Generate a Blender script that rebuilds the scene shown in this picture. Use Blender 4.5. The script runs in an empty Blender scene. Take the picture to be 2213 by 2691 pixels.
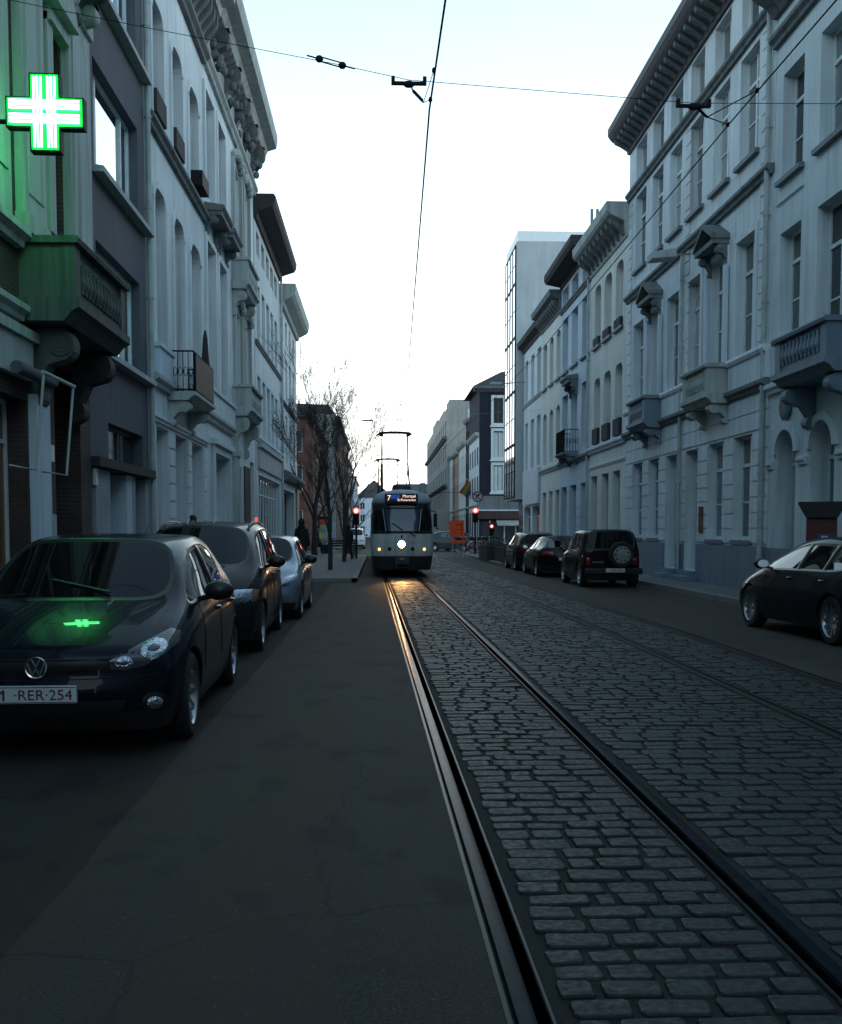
import bpy, bmesh, math, random
from mathutils import Vector, Matrix
from mathutils.bvhtree import BVHTree
R = math.radians
random.seed(7)
sc = bpy.context.scene
col = sc.collection

# ---------------------------------------------------------------- camera
cam_d = bpy.data.cameras.new('camera')
cam = bpy.data.objects.new('camera', cam_d)
col.objects.link(cam)
cam_d.sensor_fit = 'HORIZONTAL'
cam_d.sensor_width = 36
cam_d.lens = 36 * 2664 / 2213
cam_d.shift_x = 0.0
cam_d.shift_y = (1555 - 2691 / 2) / 2213
cam_d.clip_end = 2000
cam_d.clip_start = 0.05
cam.location = (0, 0, 1.5)
cam.rotation_euler = (R(90 - 3.437), 0, R(-2.375))
sc.camera = cam

# ---------------------------------------------------------------- sky, sun, exposure
SKY_GAIN = 3.75
W = bpy.data.worlds.new('World')
sc.world = W
W.use_nodes = True
wn = W.node_tree
wn.nodes.clear()
wo = wn.nodes.new('ShaderNodeOutputWorld')
bg = wn.nodes.new('ShaderNodeBackground')
sky = wn.nodes.new('ShaderNodeTexSky')
sky.sky_type = 'NISHITA'
sky.sun_disc = False
sky.sun_elevation = R(4)
sky.sun_rotation = R(8)
sky.air_density = 1.0
sky.dust_density = 0.6
sky.ozone_density = 1.0
hs = wn.nodes.new('ShaderNodeHueSaturation')
hs.inputs['Saturation'].default_value = 0.35
mixw = wn.nodes.new('ShaderNodeMix')
mixw.data_type = 'RGBA'
mixw.blend_type = 'MIX'
mixw.inputs[0].default_value = 0.85
# thin high overcast: bright towards the horizon, deeper blue overhead, as after sunset
wtc = wn.nodes.new('ShaderNodeTexCoord'); wsx = wn.nodes.new('ShaderNodeSeparateXYZ'); wrp = wn.nodes.new('ShaderNodeValToRGB')
wn.links.new(wtc.outputs['Generated'], wsx.inputs[0]); wn.links.new(wsx.outputs[2], wrp.inputs[0])
we = wrp.color_ramp.elements
we[0].position = 0.0; we[0].color = (.92, .95, .97, 1)
we[1].position = 1.0; we[1].color = (.10, .175, .28, 1)
for p_, c_ in ((.10, (.84, .97, 1.04, 1)), (.28, (.68, .92, 1.04, 1)), (.47, (.40, .66, .83, 1)), (.70, (.22, .36, .50, 1))):
    x_ = we.new(p_); x_.color = c_
wcl = wn.nodes.new('ShaderNodeTexNoise'); wcl.inputs['Scale'].default_value = 2.2; wcl.inputs['Detail'].default_value = 5
wmp = wn.nodes.new('ShaderNodeMapping'); wmp.inputs['Scale'].default_value = (1, 1, 4)
wn.links.new(wtc.outputs['Generated'], wmp.inputs[0]); wn.links.new(wmp.outputs[0], wcl.inputs['Vector'])
wmr = wn.nodes.new('ShaderNodeMapRange'); wmr.inputs[1].default_value = .3; wmr.inputs[2].default_value = .7; wmr.inputs[3].default_value = SKY_GAIN * .94; wmr.inputs[4].default_value = SKY_GAIN * 1.06
wn.links.new(wcl.outputs['Fac'], wmr.inputs[0])
wml = wn.nodes.new('ShaderNodeVectorMath'); wml.operation = 'SCALE'
wn.links.new(wrp.outputs[0], wml.inputs[0]); wn.links.new(wmr.outputs[0], wml.inputs['Scale'])
wn.links.new(wml.outputs[0], mixw.inputs[7])
wn.links.new(sky.outputs[0], hs.inputs['Color'])
wn.links.new(hs.outputs[0], mixw.inputs[6])
wn.links.new(mixw.outputs[2], bg.inputs[0])
wn.links.new(bg.outputs[0], wo.inputs[0])
bg.inputs[1].default_value = 0.15

sun_d = bpy.data.lights.new('sun', 'SUN')
sun_d.energy = 0.12
sun_d.angle = R(12)
sun_d.color = (1.0, 0.9, 0.8)
sun = bpy.data.objects.new('sun', sun_d)
col.objects.link(sun)
sun.rotation_euler = (R(-86), 0, R(-8))

sc.view_settings.view_transform = 'Standard'
sc.view_settings.look = 'None'
sc.view_settings.exposure = 1.68
sc.view_settings.gamma = 1
sc.cycles.use_denoising = True
sc.cycles.max_bounces = 6
sc.cycles.diffuse_bounces = 2
sc.cycles.glossy_bounces = 3
sc.cycles.sample_clamp_indirect = 6

# ---------------------------------------------------------------- helpers
class MB:
    def __init__(s):
        s.v = []; s.f = []
    def quad(s, *p):
        n = len(s.v); s.v += [tuple(q) for q in p]; s.f.append(tuple(range(n, n + len(p))))
        return s
    def box(s, x0, x1, y0, y1, z0, z1):
        n = len(s.v)
        s.v += [(x0, y0, z0), (x1, y0, z0), (x1, y1, z0), (x0, y1, z0), (x0, y0, z1), (x1, y0, z1), (x1, y1, z1), (x0, y1, z1)]
        s.f += [tuple(n + i for i in q) for q in ((0, 3, 2, 1), (4, 5, 6, 7), (0, 1, 5, 4), (1, 2, 6, 5), (2, 3, 7, 6), (3, 0, 4, 7))]
        return s
    def prism(s, pts, axis, a, b):
        """closed 2-D outline swept along an axis: x -> pts are (y,z), y -> (x,z), z -> (x,y)"""
        n = len(s.v); m = len(pts)
        for c in (a, b):
            for p in pts:
                s.v.append((c, p[0], p[1]) if axis == 'x' else (p[0], c, p[1]) if axis == 'y' else (p[0], p[1], c))
        s.f.append(tuple(range(n, n + m))[::-1]); s.f.append(tuple(range(n + m, n + 2 * m)))
        for i in range(m):
            j = (i + 1) % m
            s.f.append((n + i, n + j, n + m + j, n + m + i))
        return s
    def tube(s, path, r, k=8, caps=True):
        path = [Vector(p) for p in path]
        n0 = len(s.v); N = len(path)
        rr = r if isinstance(r, (list, tuple)) else [r] * N
        prev = None
        for i, p in enumerate(path):
            t = (path[min(i + 1, N - 1)] - path[max(i - 1, 0)])
            t = t.normalized() if t.length > 1e-9 else Vector((0, 0, 1))
            if prev is None:
                a = t.orthogonal().normalized()
            else:
                a = prev - t * prev.dot(t)
                a = a.normalized() if a.length > 1e-6 else t.orthogonal().normalized()
            prev = a
            b = t.cross(a)
            for q in range(k):
                an = 2 * math.pi * q / k
                s.v.append(tuple(p + (a * math.cos(an) + b * math.sin(an)) * rr[i]))
        for i in range(N - 1):
            for q in range(k):
                q2 = (q + 1) % k
                s.f.append((n0 + i * k + q, n0 + i * k + q2, n0 + (i + 1) * k + q2, n0 + (i + 1) * k + q))
        if caps:
            s.f.append(tuple(n0 + q for q in range(k))[::-1])
            s.f.append(tuple(n0 + (N - 1) * k + q for q in range(k)))
        return s
    def lathe(s, prof, c=(0, 0, 0), axis='z', k=24, ang=2 * math.pi):
        n0 = len(s.v); closed = abs(ang - 2 * math.pi) < 1e-6
        kk = k if closed else k + 1
        for (r, h) in prof:
            for q in range(kk):
                a = ang * q / k
                x, y = r * math.cos(a), r * math.sin(a)
                p = (x, y, h) if axis == 'z' else (h, x, y) if axis == 'x' else (x, h, y)
                s.v.append((p[0] + c[0], p[1] + c[1], p[2] + c[2]))
        for i in range(len(prof) - 1):
            for q in range(k):
                q2 = (q + 1) % kk
                s.f.append((n0 + i * kk + q, n0 + i * kk + q2, n0 + (i + 1) * kk + q2, n0 + (i + 1) * kk + q))
        return s
    def blob(s, c, rx, ry, rz, k=10, m=7):
        n0 = len(s.v)
        for i in range(m + 1):
            th = math.pi * i / m
            for q in range(k):
                a = 2 * math.pi * q / k
                s.v.append((c[0] + rx * math.sin(th) * math.cos(a), c[1] + ry * math.sin(th) * math.sin(a), c[2] + rz * math.cos(th)))
        for i in range(m):
            for q in range(k):
                q2 = (q + 1) % k
                s.f.append((n0 + i * k + q, n0 + i * k + q2, n0 + (i + 1) * k + q2, n0 + (i + 1) * k + q))
        return s
    up = False
    def mesh(s, name, m, smooth=False, bevel=0):
        me = bpy.data.meshes.new(name)
        me.from_pydata(s.v, [], s.f)
        if m is not None:
            me.materials.append(m)
        bm = bmesh.new(); bm.from_mesh(me)
        bmesh.ops.remove_doubles(bm, verts=bm.verts, dist=1e-5)
        bmesh.ops.recalc_face_normals(bm, faces=bm.faces)
        if s.up or not any(abs(f.normal.z) < .9 for f in bm.faces):
            for f in bm.faces:
                if f.normal.z < -1e-4 and (s.up or len(bm.faces) < 400 and all(e.is_boundary for e in f.edges[:1]) or any(e.is_boundary for e in f.edges)): f.normal_flip()
        bm.to_mesh(me); bm.free()
        if smooth:
            me.polygons.foreach_set('use_smooth', [True] * len(me.polygons))
            try:
                me.set_sharp_from_angle(angle=R(38))
            except Exception:
                pass
        me.update()
        return me
    def build(s, name, m, parent=None, smooth=False, bevel=0):
        if parent is not None and len(s.f) < 6000:
            P = s.pieces()
            if 1 < len(P) <= 60:
                return [q.build1(name, m, parent, smooth, bevel) for q in P][0]
        return s.build1(name, m, parent, smooth, bevel)
    def pieces(s):
        """far-apart pieces as meshes of their own: parts one could count become objects one can count"""
        n = len(s.v); par = list(range(n))
        def find(a):
            while par[a] != a:
                par[a] = par[par[a]]; a = par[a]
            return a
        for f in s.f:
            for i in f[1:]: par[find(i)] = find(f[0])
        key = {}
        for i, p in enumerate(s.v):
            k = (round(p[0], 4), round(p[1], 4), round(p[2], 4))
            if k in key: par[find(i)] = find(key[k])
            else: key[k] = i
        g = {}
        for f in s.f: g.setdefault(find(f[0]), []).append(f)
        R_ = list(g)
        if len(R_) == 1 or len(R_) > 120: return [s]
        bx = []
        for r in R_:
            vs = [s.v[i] for f in g[r] for i in f]
            bx.append(([min(v[k] for v in vs) for k in range(3)], [max(v[k] for v in vs) for k in range(3)]))
        m = len(R_); p2 = list(range(m))
        def f2(a):
            while p2[a] != a: a = p2[a]
            return a
        for i in range(m):
            for j in range(i + 1, m):
                gap = math.sqrt(sum(max(0, bx[j][0][k] - bx[i][1][k], bx[i][0][k] - bx[j][1][k]) ** 2 for k in range(3)))
                sz = max(max(b[1][k] - b[0][k] for k in range(3)) for b in (bx[i], bx[j]))
                if gap <= max(.02, .5 * sz): p2[f2(j)] = f2(i)
        out = {}
        for i, r in enumerate(R_): out.setdefault(f2(i), []).extend(g[r])
        if len(out) == 1: return [s]
        res = []
        for fs in out.values():
            q = MB(); mp = {}
            for f in fs:
                for i in f:
                    if i not in mp: mp[i] = len(q.v); q.v.append(s.v[i])
                q.f.append(tuple(mp[i] for i in f))
            res.append(q)
        return res
    def build1(s, name, m, parent=None, smooth=False, bevel=0):
        o = link(name, s.mesh(name, m, smooth), parent)
        if bevel:
            md = o.modifiers.new('bevel', 'BEVEL'); md.width = bevel; md.segments = 2; md.limit_method = 'ANGLE'
        return o

def link(name, me, parent=None, loc=None, rot=None):
    o = bpy.data.objects.new(name, me)
    col.objects.link(o)
    if parent is not None:
        o.parent = parent
    if loc is not None:
        o.location = loc
    if rot is not None:
        o.rotation_euler = rot
    return o

def tag(o, label=None, cat=None, group=None, kind=None):
    if label: o['label'] = label
    if cat: o['category'] = cat
    if group: o['group'] = group
    if kind: o['kind'] = kind
    return o

def thing(name, label, cat, loc=(0, 0, 0), rz=0.0, group=None):
    o = link(name, None, None, loc, (0, 0, rz))
    o.empty_display_size = 0.3
    return tag(o, label, cat, group)

def struct(name, b, m, label=None, smooth=False):
    o = b.build(name, m, None, smooth)
    return tag(o, label, None, None, 'structure')

# ---------------------------------------------------------------- materials
def new_mat(name):
    m = bpy.data.materials.new(name); m.use_nodes = True
    nt = m.node_tree
    return m, nt, nt.nodes['Principled BSDF']

def N(nt, t, **kw):
    n = nt.nodes.new(t)
    for k, v in kw.items():
        if k.startswith('i_'):
            n.inputs[k[2:].replace('_', ' ')].default_value = v
        else:
            setattr(n, k, v)
    return n

def noise_fac(nt, scale, detail=4, mapping=(1, 1, 1), lo=0.35, hi=0.65, coord='Object'):
    tc = N(nt, 'ShaderNodeTexCoord')
    mp = N(nt, 'ShaderNodeMapping'); mp.inputs['Scale'].default_value = mapping
    nz = N(nt, 'ShaderNodeTexNoise'); nz.inputs['Scale'].default_value = scale; nz.inputs['Detail'].default_value = detail
    rp = N(nt, 'ShaderNodeMapRange'); rp.inputs[1].default_value = lo; rp.inputs[2].default_value = hi
    nt.links.new(tc.outputs[coord], mp.inputs[0]); nt.links.new(mp.outputs[0], nz.inputs['Vector']); nt.links.new(nz.outputs['Fac'], rp.inputs[0])
    return rp.outputs[0], nz.outputs['Fac']

def mixc(nt, fac, a, b, mode='MIX'):
    m = N(nt, 'ShaderNodeMix', data_type='RGBA', blend_type=mode)
    if isinstance(fac, (int, float)): m.inputs[0].default_value = fac
    else: nt.links.new(fac, m.inputs[0])
    for i, c in ((6, a), (7, b)):
        if isinstance(c, (tuple, list)): m.inputs[i].default_value = (*c[:3], 1)
        else: nt.links.new(c, m.inputs[i])
    return m.outputs[2]

def bump(nt, bs, h, strength=0.3, dist=0.01):
    b = N(nt, 'ShaderNodeBump'); b.inputs['Strength'].default_value = strength; b.inputs['Distance'].default_value = dist
    nt.links.new(h, b.inputs['Height']); nt.links.new(b.outputs[0], bs.inputs['Normal'])

def dk(c, k): return tuple(x * k for x in c)

def plaster(name, c, dirt=0.75, rough=0.85):
    m, nt, bs = new_mat(name)
    f1, _ = noise_fac(nt, 0.6, 7, lo=.3, hi=.7)
    f2, _ = noise_fac(nt, 2.6, 7, (1.8, 1.8, 0.10), 0.48, 0.74)
    f4, _ = noise_fac(nt, 7.0, 5, (1.6, 1.6, 0.06), 0.55, 0.72)
    f5, _ = noise_fac(nt, 1.1, 8, (1, 1, 1), 0.56, 0.66)
    f3, h = noise_fac(nt, 40, 3)
    a = mixc(nt, f1, dk(c, 0.84), dk(c, 1.08))
    b = mixc(nt, f2, a, (c[0] * dirt, c[1] * dirt * .99, c[2] * dirt * .96))
    mm = N(nt, 'ShaderNodeMath', operation='MULTIPLY'); mm.inputs[1].default_value = .55; nt.links.new(f4, mm.inputs[0])
    e = mixc(nt, mm.outputs[0], b, dk(c, dirt * .8))
    m5 = N(nt, 'ShaderNodeMath', operation='MULTIPLY'); m5.inputs[1].default_value = .35; nt.links.new(f5, m5.inputs[0])
    g = mixc(nt, m5.outputs[0], e, (c[0] * .80, c[1] * .82, c[2] * .84))
    nt.links.new(g, bs.inputs['Base Color'])
    bs.inputs['Roughness'].default_value = rough
    bs.inputs['Specular IOR Level'].default_value = 0.25
    bump(nt, bs, h, 0.3, 0.006)
    return m

def simple(name, c, rough=0.5, metal=0.0, var=0.15, scale=6, spec=0.5):
    m, nt, bs = new_mat(name)
    f, _ = noise_fac(nt, scale, 4)
    nt.links.new(mixc(nt, f, dk(c, 1 - var), dk(c, 1 + var)), bs.inputs['Base Color'])
    bs.inputs['Roughness'].default_value = rough
    bs.inputs['Metallic'].default_value = metal
    bs.inputs['Specular IOR Level'].default_value = spec
    return m

def brick(name, c1, c2, mortar):
    m, nt, bs = new_mat(name)
    tc = N(nt, 'ShaderNodeTexCoord'); sx = N(nt, 'ShaderNodeSeparateXYZ'); ad = N(nt, 'ShaderNodeMath', operation='ADD'); cb = N(nt, 'ShaderNodeCombineXYZ')
    bt = N(nt, 'ShaderNodeTexBrick'); bt.inputs['Scale'].default_value = 1
    bt.inputs['Brick Width'].default_value = 0.22; bt.inputs['Row Height'].default_value = 0.07; bt.inputs['Mortar Size'].default_value = 0.008
    bt.inputs['Color1'].default_value = (*c1, 1); bt.inputs['Color2'].default_value = (*c2, 1); bt.inputs['Mortar'].default_value = (*mortar, 1)
    L = nt.links.new
    L(tc.outputs['Object'], sx.inputs[0]); L(sx.outputs[0], ad.inputs[0]); L(sx.outputs[1], ad.inputs[1]); L(ad.outputs[0], cb.inputs[0]); L(sx.outputs[2], cb.inputs[1]); L(cb.outputs[0], bt.inputs['Vector'])
    f, _ = noise_fac(nt, 1.3, 5)
    L(mixc(nt, f, bt.outputs['Color'], dk(c1, 0.7)), bs.inputs['Base Color'])
    bs.inputs['Roughness'].default_value = 0.9
    bump(nt, bs, bt.outputs['Fac'], -0.4, 0.01)
    return m

def glass_mat(name, c, rough=0.04, spec=0.5, metal=0.0, ior=1.5):
    m, nt, bs = new_mat(name)
    bs.inputs['Base Color'].default_value = (*c, 1)
    bs.inputs['Roughness'].default_value = rough
    bs.inputs['Metallic'].default_value = metal
    bs.inputs['Specular IOR Level'].default_value = spec
    bs.inputs['IOR'].default_value = ior
    f, h = noise_fac(nt, 0.8, 2)
    bump(nt, bs, h, 0.04, 0.02)
    return m

def curtain_mat(name, c, lo):
    """glass with a net curtain close behind it: soft vertical folds that vary from pane to pane"""
    m, nt, bs = new_mat(name)
    f, h = noise_fac(nt, 5, 3, (3.0, 3.0, .08), .3, .7)
    oi = N(nt, 'ShaderNodeObjectInfo'); mr = N(nt, 'ShaderNodeMapRange'); mr.inputs[3].default_value = .25; mr.inputs[4].default_value = 1.25
    nt.links.new(oi.outputs['Random'], mr.inputs[0])
    a = mixc(nt, f, dk(c, lo), c)
    sc_ = N(nt, 'ShaderNodeVectorMath', operation='SCALE'); nt.links.new(a, sc_.inputs[0]); nt.links.new(mr.outputs[0], sc_.inputs['Scale'])
    nt.links.new(sc_.outputs[0], bs.inputs['Base Color'])
    bs.inputs['Roughness'].default_value = .06
    f2, h2 = noise_fac(nt, .9, 2)
    bump(nt, bs, h2, .05, .02)
    return m

def emit(name, c, s):
    m, nt, bs = new_mat(name)
    bs.inputs['Base Color'].default_value = (*c, 1)
    bs.inputs['Emission Color'].default_value = (*c, 1)
    bs.inputs['Emission Strength'].default_value = s
    return m

def paint(name, c, flake=0.0, rough=0.25):
    m, nt, bs = new_mat(name)
    f, _ = noise_fac(nt, 3, 5)
    nt.links.new(mixc(nt, f, dk(c, 0.9), dk(c, 1.15)), bs.inputs['Base Color'])
    bs.inputs['Roughness'].default_value = rough
    bs.inputs['Metallic'].default_value = flake
    bs.inputs['Coat Weight'].default_value = 0.3
    bs.inputs['Specular IOR Level'].default_value = 0.03
    bs.inputs['Coat Roughness'].default_value = 0.05
    fr, _ = noise_fac(nt, 5, 6, lo=0.4, hi=0.8)
    mr = N(nt, 'ShaderNodeMapRange'); mr.inputs[3].default_value = 0.015; mr.inputs[4].default_value = 0.05
    nt.links.new(fr, mr.inputs[0]); nt.links.new(mr.outputs[0], bs.inputs['Coat Roughness'])
    return m

M = {}
M['white_wall'] = plaster('white_wall_plaster', (0.715, 0.780, 0.819))
M['pale_wall'] = plaster('pale_grey_plaster', (0.638, 0.715, 0.753))
M['pale_wall_b'] = plaster('cool_white_plaster', (0.677, 0.754, 0.819))
M['cream_wall'] = plaster('cream_plaster', (0.741, 0.767, 0.740))
M['blue_wall'] = plaster('bluish_plaster', (0.587, 0.689, 0.793))
M['grey_wall'] = plaster('grey_plaster', (0.448, 0.482, 0.493))
M['stone'] = plaster('pale_stone', (0.440, 0.490, 0.480), 0.6)
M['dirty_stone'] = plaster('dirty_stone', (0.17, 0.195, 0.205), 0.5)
M['plinth'] = plaster('bluestone_plinth', (0.180, 0.234, 0.297), 0.8, 0.6)
M['dark_render'] = plaster('dark_grey_render', (0.115, 0.125, 0.15), 0.8)
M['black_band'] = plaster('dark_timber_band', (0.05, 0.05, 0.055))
M['navy_wall'] = plaster('navy_painted_wall', (0.022, 0.026, 0.045))
M['concrete'] = plaster('bare_concrete', (0.36, 0.36, 0.34))
M['ochre'] = plaster('ochre_plaster', (0.45, 0.36, 0.25))
M['pink'] = plaster('faded_red_plaster', (0.36, 0.13, 0.12))
M['brick'] = brick('brown_brick', (0.062, 0.038, 0.034), (0.085, 0.052, 0.044), (0.10, 0.092, 0.09))
M['red_brick'] = brick('red_brick', (0.15, 0.055, 0.045), (0.19, 0.075, 0.06), (0.17, 0.15, 0.14))
M['dark_brick'] = brick('dark_brick', (0.12, 0.055, 0.045), (0.16, 0.07, 0.055), (0.18, 0.15, 0.14))
M['white_brick'] = brick('white_painted_brick', (0.36, 0.4, 0.44), (0.4, 0.44, 0.48), (0.28, 0.31, 0.34))
M['roof'] = simple('slate_roof', (0.06, 0.065, 0.075), 0.7)
M['frame'] = simple('grey_white_window_frame', (0.64, 0.70, 0.72), 0.5, 0, 0.08)
M['frame_dark'] = simple('dark_window_frame', (0.05, 0.055, 0.065), 0.4)
M['glass'] = glass_mat('window_glass', (0.03, 0.04, 0.045))
M['glass_cur'] = curtain_mat('curtained_glass', (0.24, 0.27, 0.285), .5)
M['glass_blind'] = curtain_mat('blind_glass', (0.36, 0.40, 0.42), .75)
M['glass_mirror'] = glass_mat('coated_glass', (0.75, 0.82, 0.9), 0.03, 0.5, 1.0)
M['door'] = simple('pale_painted_door', (0.42, 0.46, 0.49), 0.5, 0, 0.08, 2)
M['door_dark'] = simple('dark_painted_door', (0.05, 0.06, 0.075), 0.45, 0, 0.15, 2)
M['pipe'] = simple('zinc_downpipe', (0.38, 0.43, 0.43), 0.55, 0, 0.15, 3)
M['iron'] = simple('black_iron', (0.014, 0.015, 0.017), 0.65, 0, .15, 6, .15)
M['steel'] = simple('galvanised_steel', (0.3, 0.32, 0.34), 0.4, 0.8)
M['black'] = simple('matt_black', (0.012, 0.012, 0.013), 0.7)
M['rubber'] = simple('tyre_rubber', (0.015, 0.015, 0.016), 0.8)
M['alloy'] = simple('alloy_wheel', (0.42, 0.44, 0.47), 0.32, 0.9)
M['chrome'] = simple('chrome', (0.75, 0.78, 0.82), 0.12, 1.0, 0.03)
M['trim'] = simple('black_car_trim', (0.012, 0.012, 0.014), 0.35)
def reflector():
    m, nt, bs = new_mat('lamp_reflector')
    f, h = noise_fac(nt, 38, 2)
    bs.inputs['Base Color'].default_value = (.42, .47, .53, 1); bs.inputs['Metallic'].default_value = .9; bs.inputs['Roughness'].default_value = .12
    bump(nt, bs, h, .7, .02)
    return m
M['reflector'] = reflector()
M['car_side_glass'] = glass_mat('car_side_glass', (0.006, 0.008, 0.009), 0.02, 0.6, 0.0, 1.7)
M['weathered_stone'] = plaster('weathered_dark_stone', (0.105, 0.125, 0.125), 0.5)
M['old_stone'] = plaster('old_grey_green_stone', (0.42, 0.47, 0.46), 0.6)
M['car_glass'] = glass_mat('car_glass', (0.004, 0.006, 0.006), 0.02, 0.22)
M['lamp_glass'] = glass_mat('lamp_glass', (0.17, 0.19, 0.22), 0.08, 0.8)
M['tail'] = glass_mat('tail_lamp_red', (0.22, 0.012, 0.015), 0.08)
M['amber'] = glass_mat('amber_lens', (0.22, 0.085, 0.05), 0.12)
M['plate'] = simple('number_plate_white', (0.55, 0.6, 0.6), 0.5, 0, 0.05)
M['plate_red'] = simple('plate_dark_red', (0.10, 0.012, 0.02), 0.5)
# ================================================================ ground, road, rails
def lerp_table(tab, y):
    for (a, va), (b, vb) in zip(tab, tab[1:]):
        if y <= b:
            t = (y - a) / (b - a)
            return va + (vb - va) * max(t, 0)
    return tab[-1][1]

def XL1(y): return 0.533 - 0.0095 * min(max(y, 0), 60) - 0.006 * max(y - 60, 0)
def XR1(y): return XL1(y) + 1.0
def XR2(y): return lerp_table([(0, 4.42), (15, 4.42), (24, 4.2), (34.5, 3.95), (60, 3.45), (130, 2.9)], y)
def XL2(y): return XR2(y) - 1.0

def asphalt(name, c, rough, rugged=0.5):
    m, nt, bs = new_mat(name)
    f1, _ = noise_fac(nt, 0.5, 6, (1, 0.35, 1))
    f2, h = noise_fac(nt, 130, 2, lo=.45, hi=.7)
    f3, _ = noise_fac(nt, 1.6, 3, (1, 0.04, 1), 0.4, 0.7)
    f4, _ = noise_fac(nt, 2.3, 7, (1, .6, 1), .56, .62)
    f5, _ = noise_fac(nt, 55, 2, lo=.70, hi=.74)
    a = mixc(nt, f1, dk(c, 0.7), dk(c, 1.25))
    b = mixc(nt, f2, a, dk(c, 1.7))
    d = mixc(nt, f3, b, (c[0] * 1.35, c[1] * 1.15, c[2] * 0.95))
    e = mixc(nt, f4, d, dk(c, .85))
    g = mixc(nt, f5, e, dk(c, 3.2))
    tc = N(nt, 'ShaderNodeTexCoord'); wz = N(nt, 'ShaderNodeTexNoise'); wz.inputs['Scale'].default_value = 1.4; wz.inputs['Detail'].default_value = 6
    wv = N(nt, 'ShaderNodeMix', data_type='RGBA', blend_type='ADD'); wv.inputs[0].default_value = .55
    vo = N(nt, 'ShaderNodeTexVoronoi', feature='DISTANCE_TO_EDGE'); vo.inputs['Scale'].default_value = .42
    nt.links.new(tc.outputs['Object'], wz.inputs['Vector']); nt.links.new(tc.outputs['Object'], wv.inputs[6]); nt.links.new(wz.outputs['Color'], wv.inputs[7]); nt.links.new(wv.outputs[2], vo.inputs['Vector'])
    cm = N(nt, 'ShaderNodeMapRange'); cm.inputs[1].default_value = .001; cm.inputs[2].default_value = .006; cm.inputs[3].default_value = .4; cm.inputs[4].default_value = 0
    nt.links.new(vo.outputs['Distance'], cm.inputs[0])
    g = mixc(nt, cm.outputs[0], g, dk(c, .35))
    nt.links.new(g, bs.inputs['Base Color'])
    bs.inputs['Roughness'].default_value = rough
    bs.inputs['Specular IOR Level'].default_value = 0.2
    bump(nt, bs, h, rugged, 0.01)
    return m
M['asphalt'] = asphalt('road_asphalt', (0.040, 0.0372, 0.0345), 0.8)
M['asphalt_b'] = asphalt('parking_asphalt', (0.020, 0.022, 0.022), 0.9, 1.0)
M['joint'] = asphalt('tar_joint', (0.023, 0.0238, 0.0242), 0.9)

def stone_mat():
    m, nt, bs = new_mat('granite_setts')
    g = N(nt, 'ShaderNodeNewGeometry')
    rp = N(nt, 'ShaderNodeValToRGB')
    e = rp.color_ramp.elements
    e[0].position = 0; e[0].color = (0.020, 0.025, 0.029, 1)
    e[1].position = 1; e[1].color = (0.037, 0.046, 0.055, 1)
    x = e.new(0.6); x.color = (0.036, 0.037, 0.036, 1)
    x = e.new(0.85); x.color = (0.029, 0.036, 0.043, 1)
    nt.links.new(g.outputs['Random Per Island'], rp.inputs[0])
    f, h = noise_fac(nt, 30, 5)
    f2, _ = noise_fac(nt, 0.45, 4)
    a = mixc(nt, f, rp.outputs[0], (0.027, 0.032, 0.038))
    b = mixc(nt, f2, a, (0.02, 0.025, 0.027))
    nt.links.new(b, bs.inputs['Base Color'])
    mr = N(nt, 'ShaderNodeMapRange'); mr.inputs[3].default_value = 0.48; mr.inputs[4].default_value = 0.72
    nt.links.new(f, mr.inputs[0]); nt.links.new(mr.outputs[0], bs.inputs['Roughness'])
    bs.inputs['Specular IOR Level'].default_value = .3
    bump(nt, bs, h, 0.5, 0.014)
    return m
M['setts'] = stone_mat()

def paving(name, c, sx, sy):
    m, nt, bs = new_mat(name)
    tc = N(nt, 'ShaderNodeTexCoord'); bt = N(nt, 'ShaderNodeTexBrick')
    bt.inputs['Scale'].default_value = 1; bt.inputs['Brick Width'].default_value = sx; bt.inputs['Row Height'].default_value = sy; bt.inputs['Mortar Size'].default_value = 0.006
    bt.inputs['Color1'].default_value = (*dk(c, 0.9), 1); bt.inputs['Color2'].default_value = (*dk(c, 1.1), 1); bt.inputs['Mortar'].default_value = (*dk(c, 0.45), 1)
    nt.links.new(tc.outputs['Object'], bt.inputs['Vector'])
    f, _ = noise_fac(nt, 0.8, 5)
    nt.links.new(mixc(nt, f, bt.outputs['Color'], dk(c, 0.75)), bs.inputs['Base Color'])
    bs.inputs['Roughness'].default_value = 0.7
    bump(nt, bs, bt.outputs['Fac'], -0.4, 0.006)
    return m
M['paving'] = paving('grey_paving_slabs', (0.11, 0.116, 0.122), 0.3, 0.3)
M['kerb'] = plaster('kerb_stone', (0.21, 0.215, 0.215), 0.7, 0.7)
M['rail'] = simple('worn_steel_rail', (0.012, 0.016, 0.021), 0.24, 0.0, 0.3, 9, 0.02)
M['rail_lip'] = simple('rusty_rail_lip', (0.022, 0.024, 0.029), 0.36, 0.0, 0.3, 9, .12)

ys = [-80, -12, -6, -3, 0, 3, 6, 9, 12, 15, 18, 21, 24, 28, 31, 34.5, 40, 46, 52, 60, 70, 85, 100, 130, 180, 260]
struct('ground', MB().quad((-400, -200, -0.06), (400, -200, -0.06), (400, 900, -0.06), (-400, 900, -0.06)), M['asphalt_b'])

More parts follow.
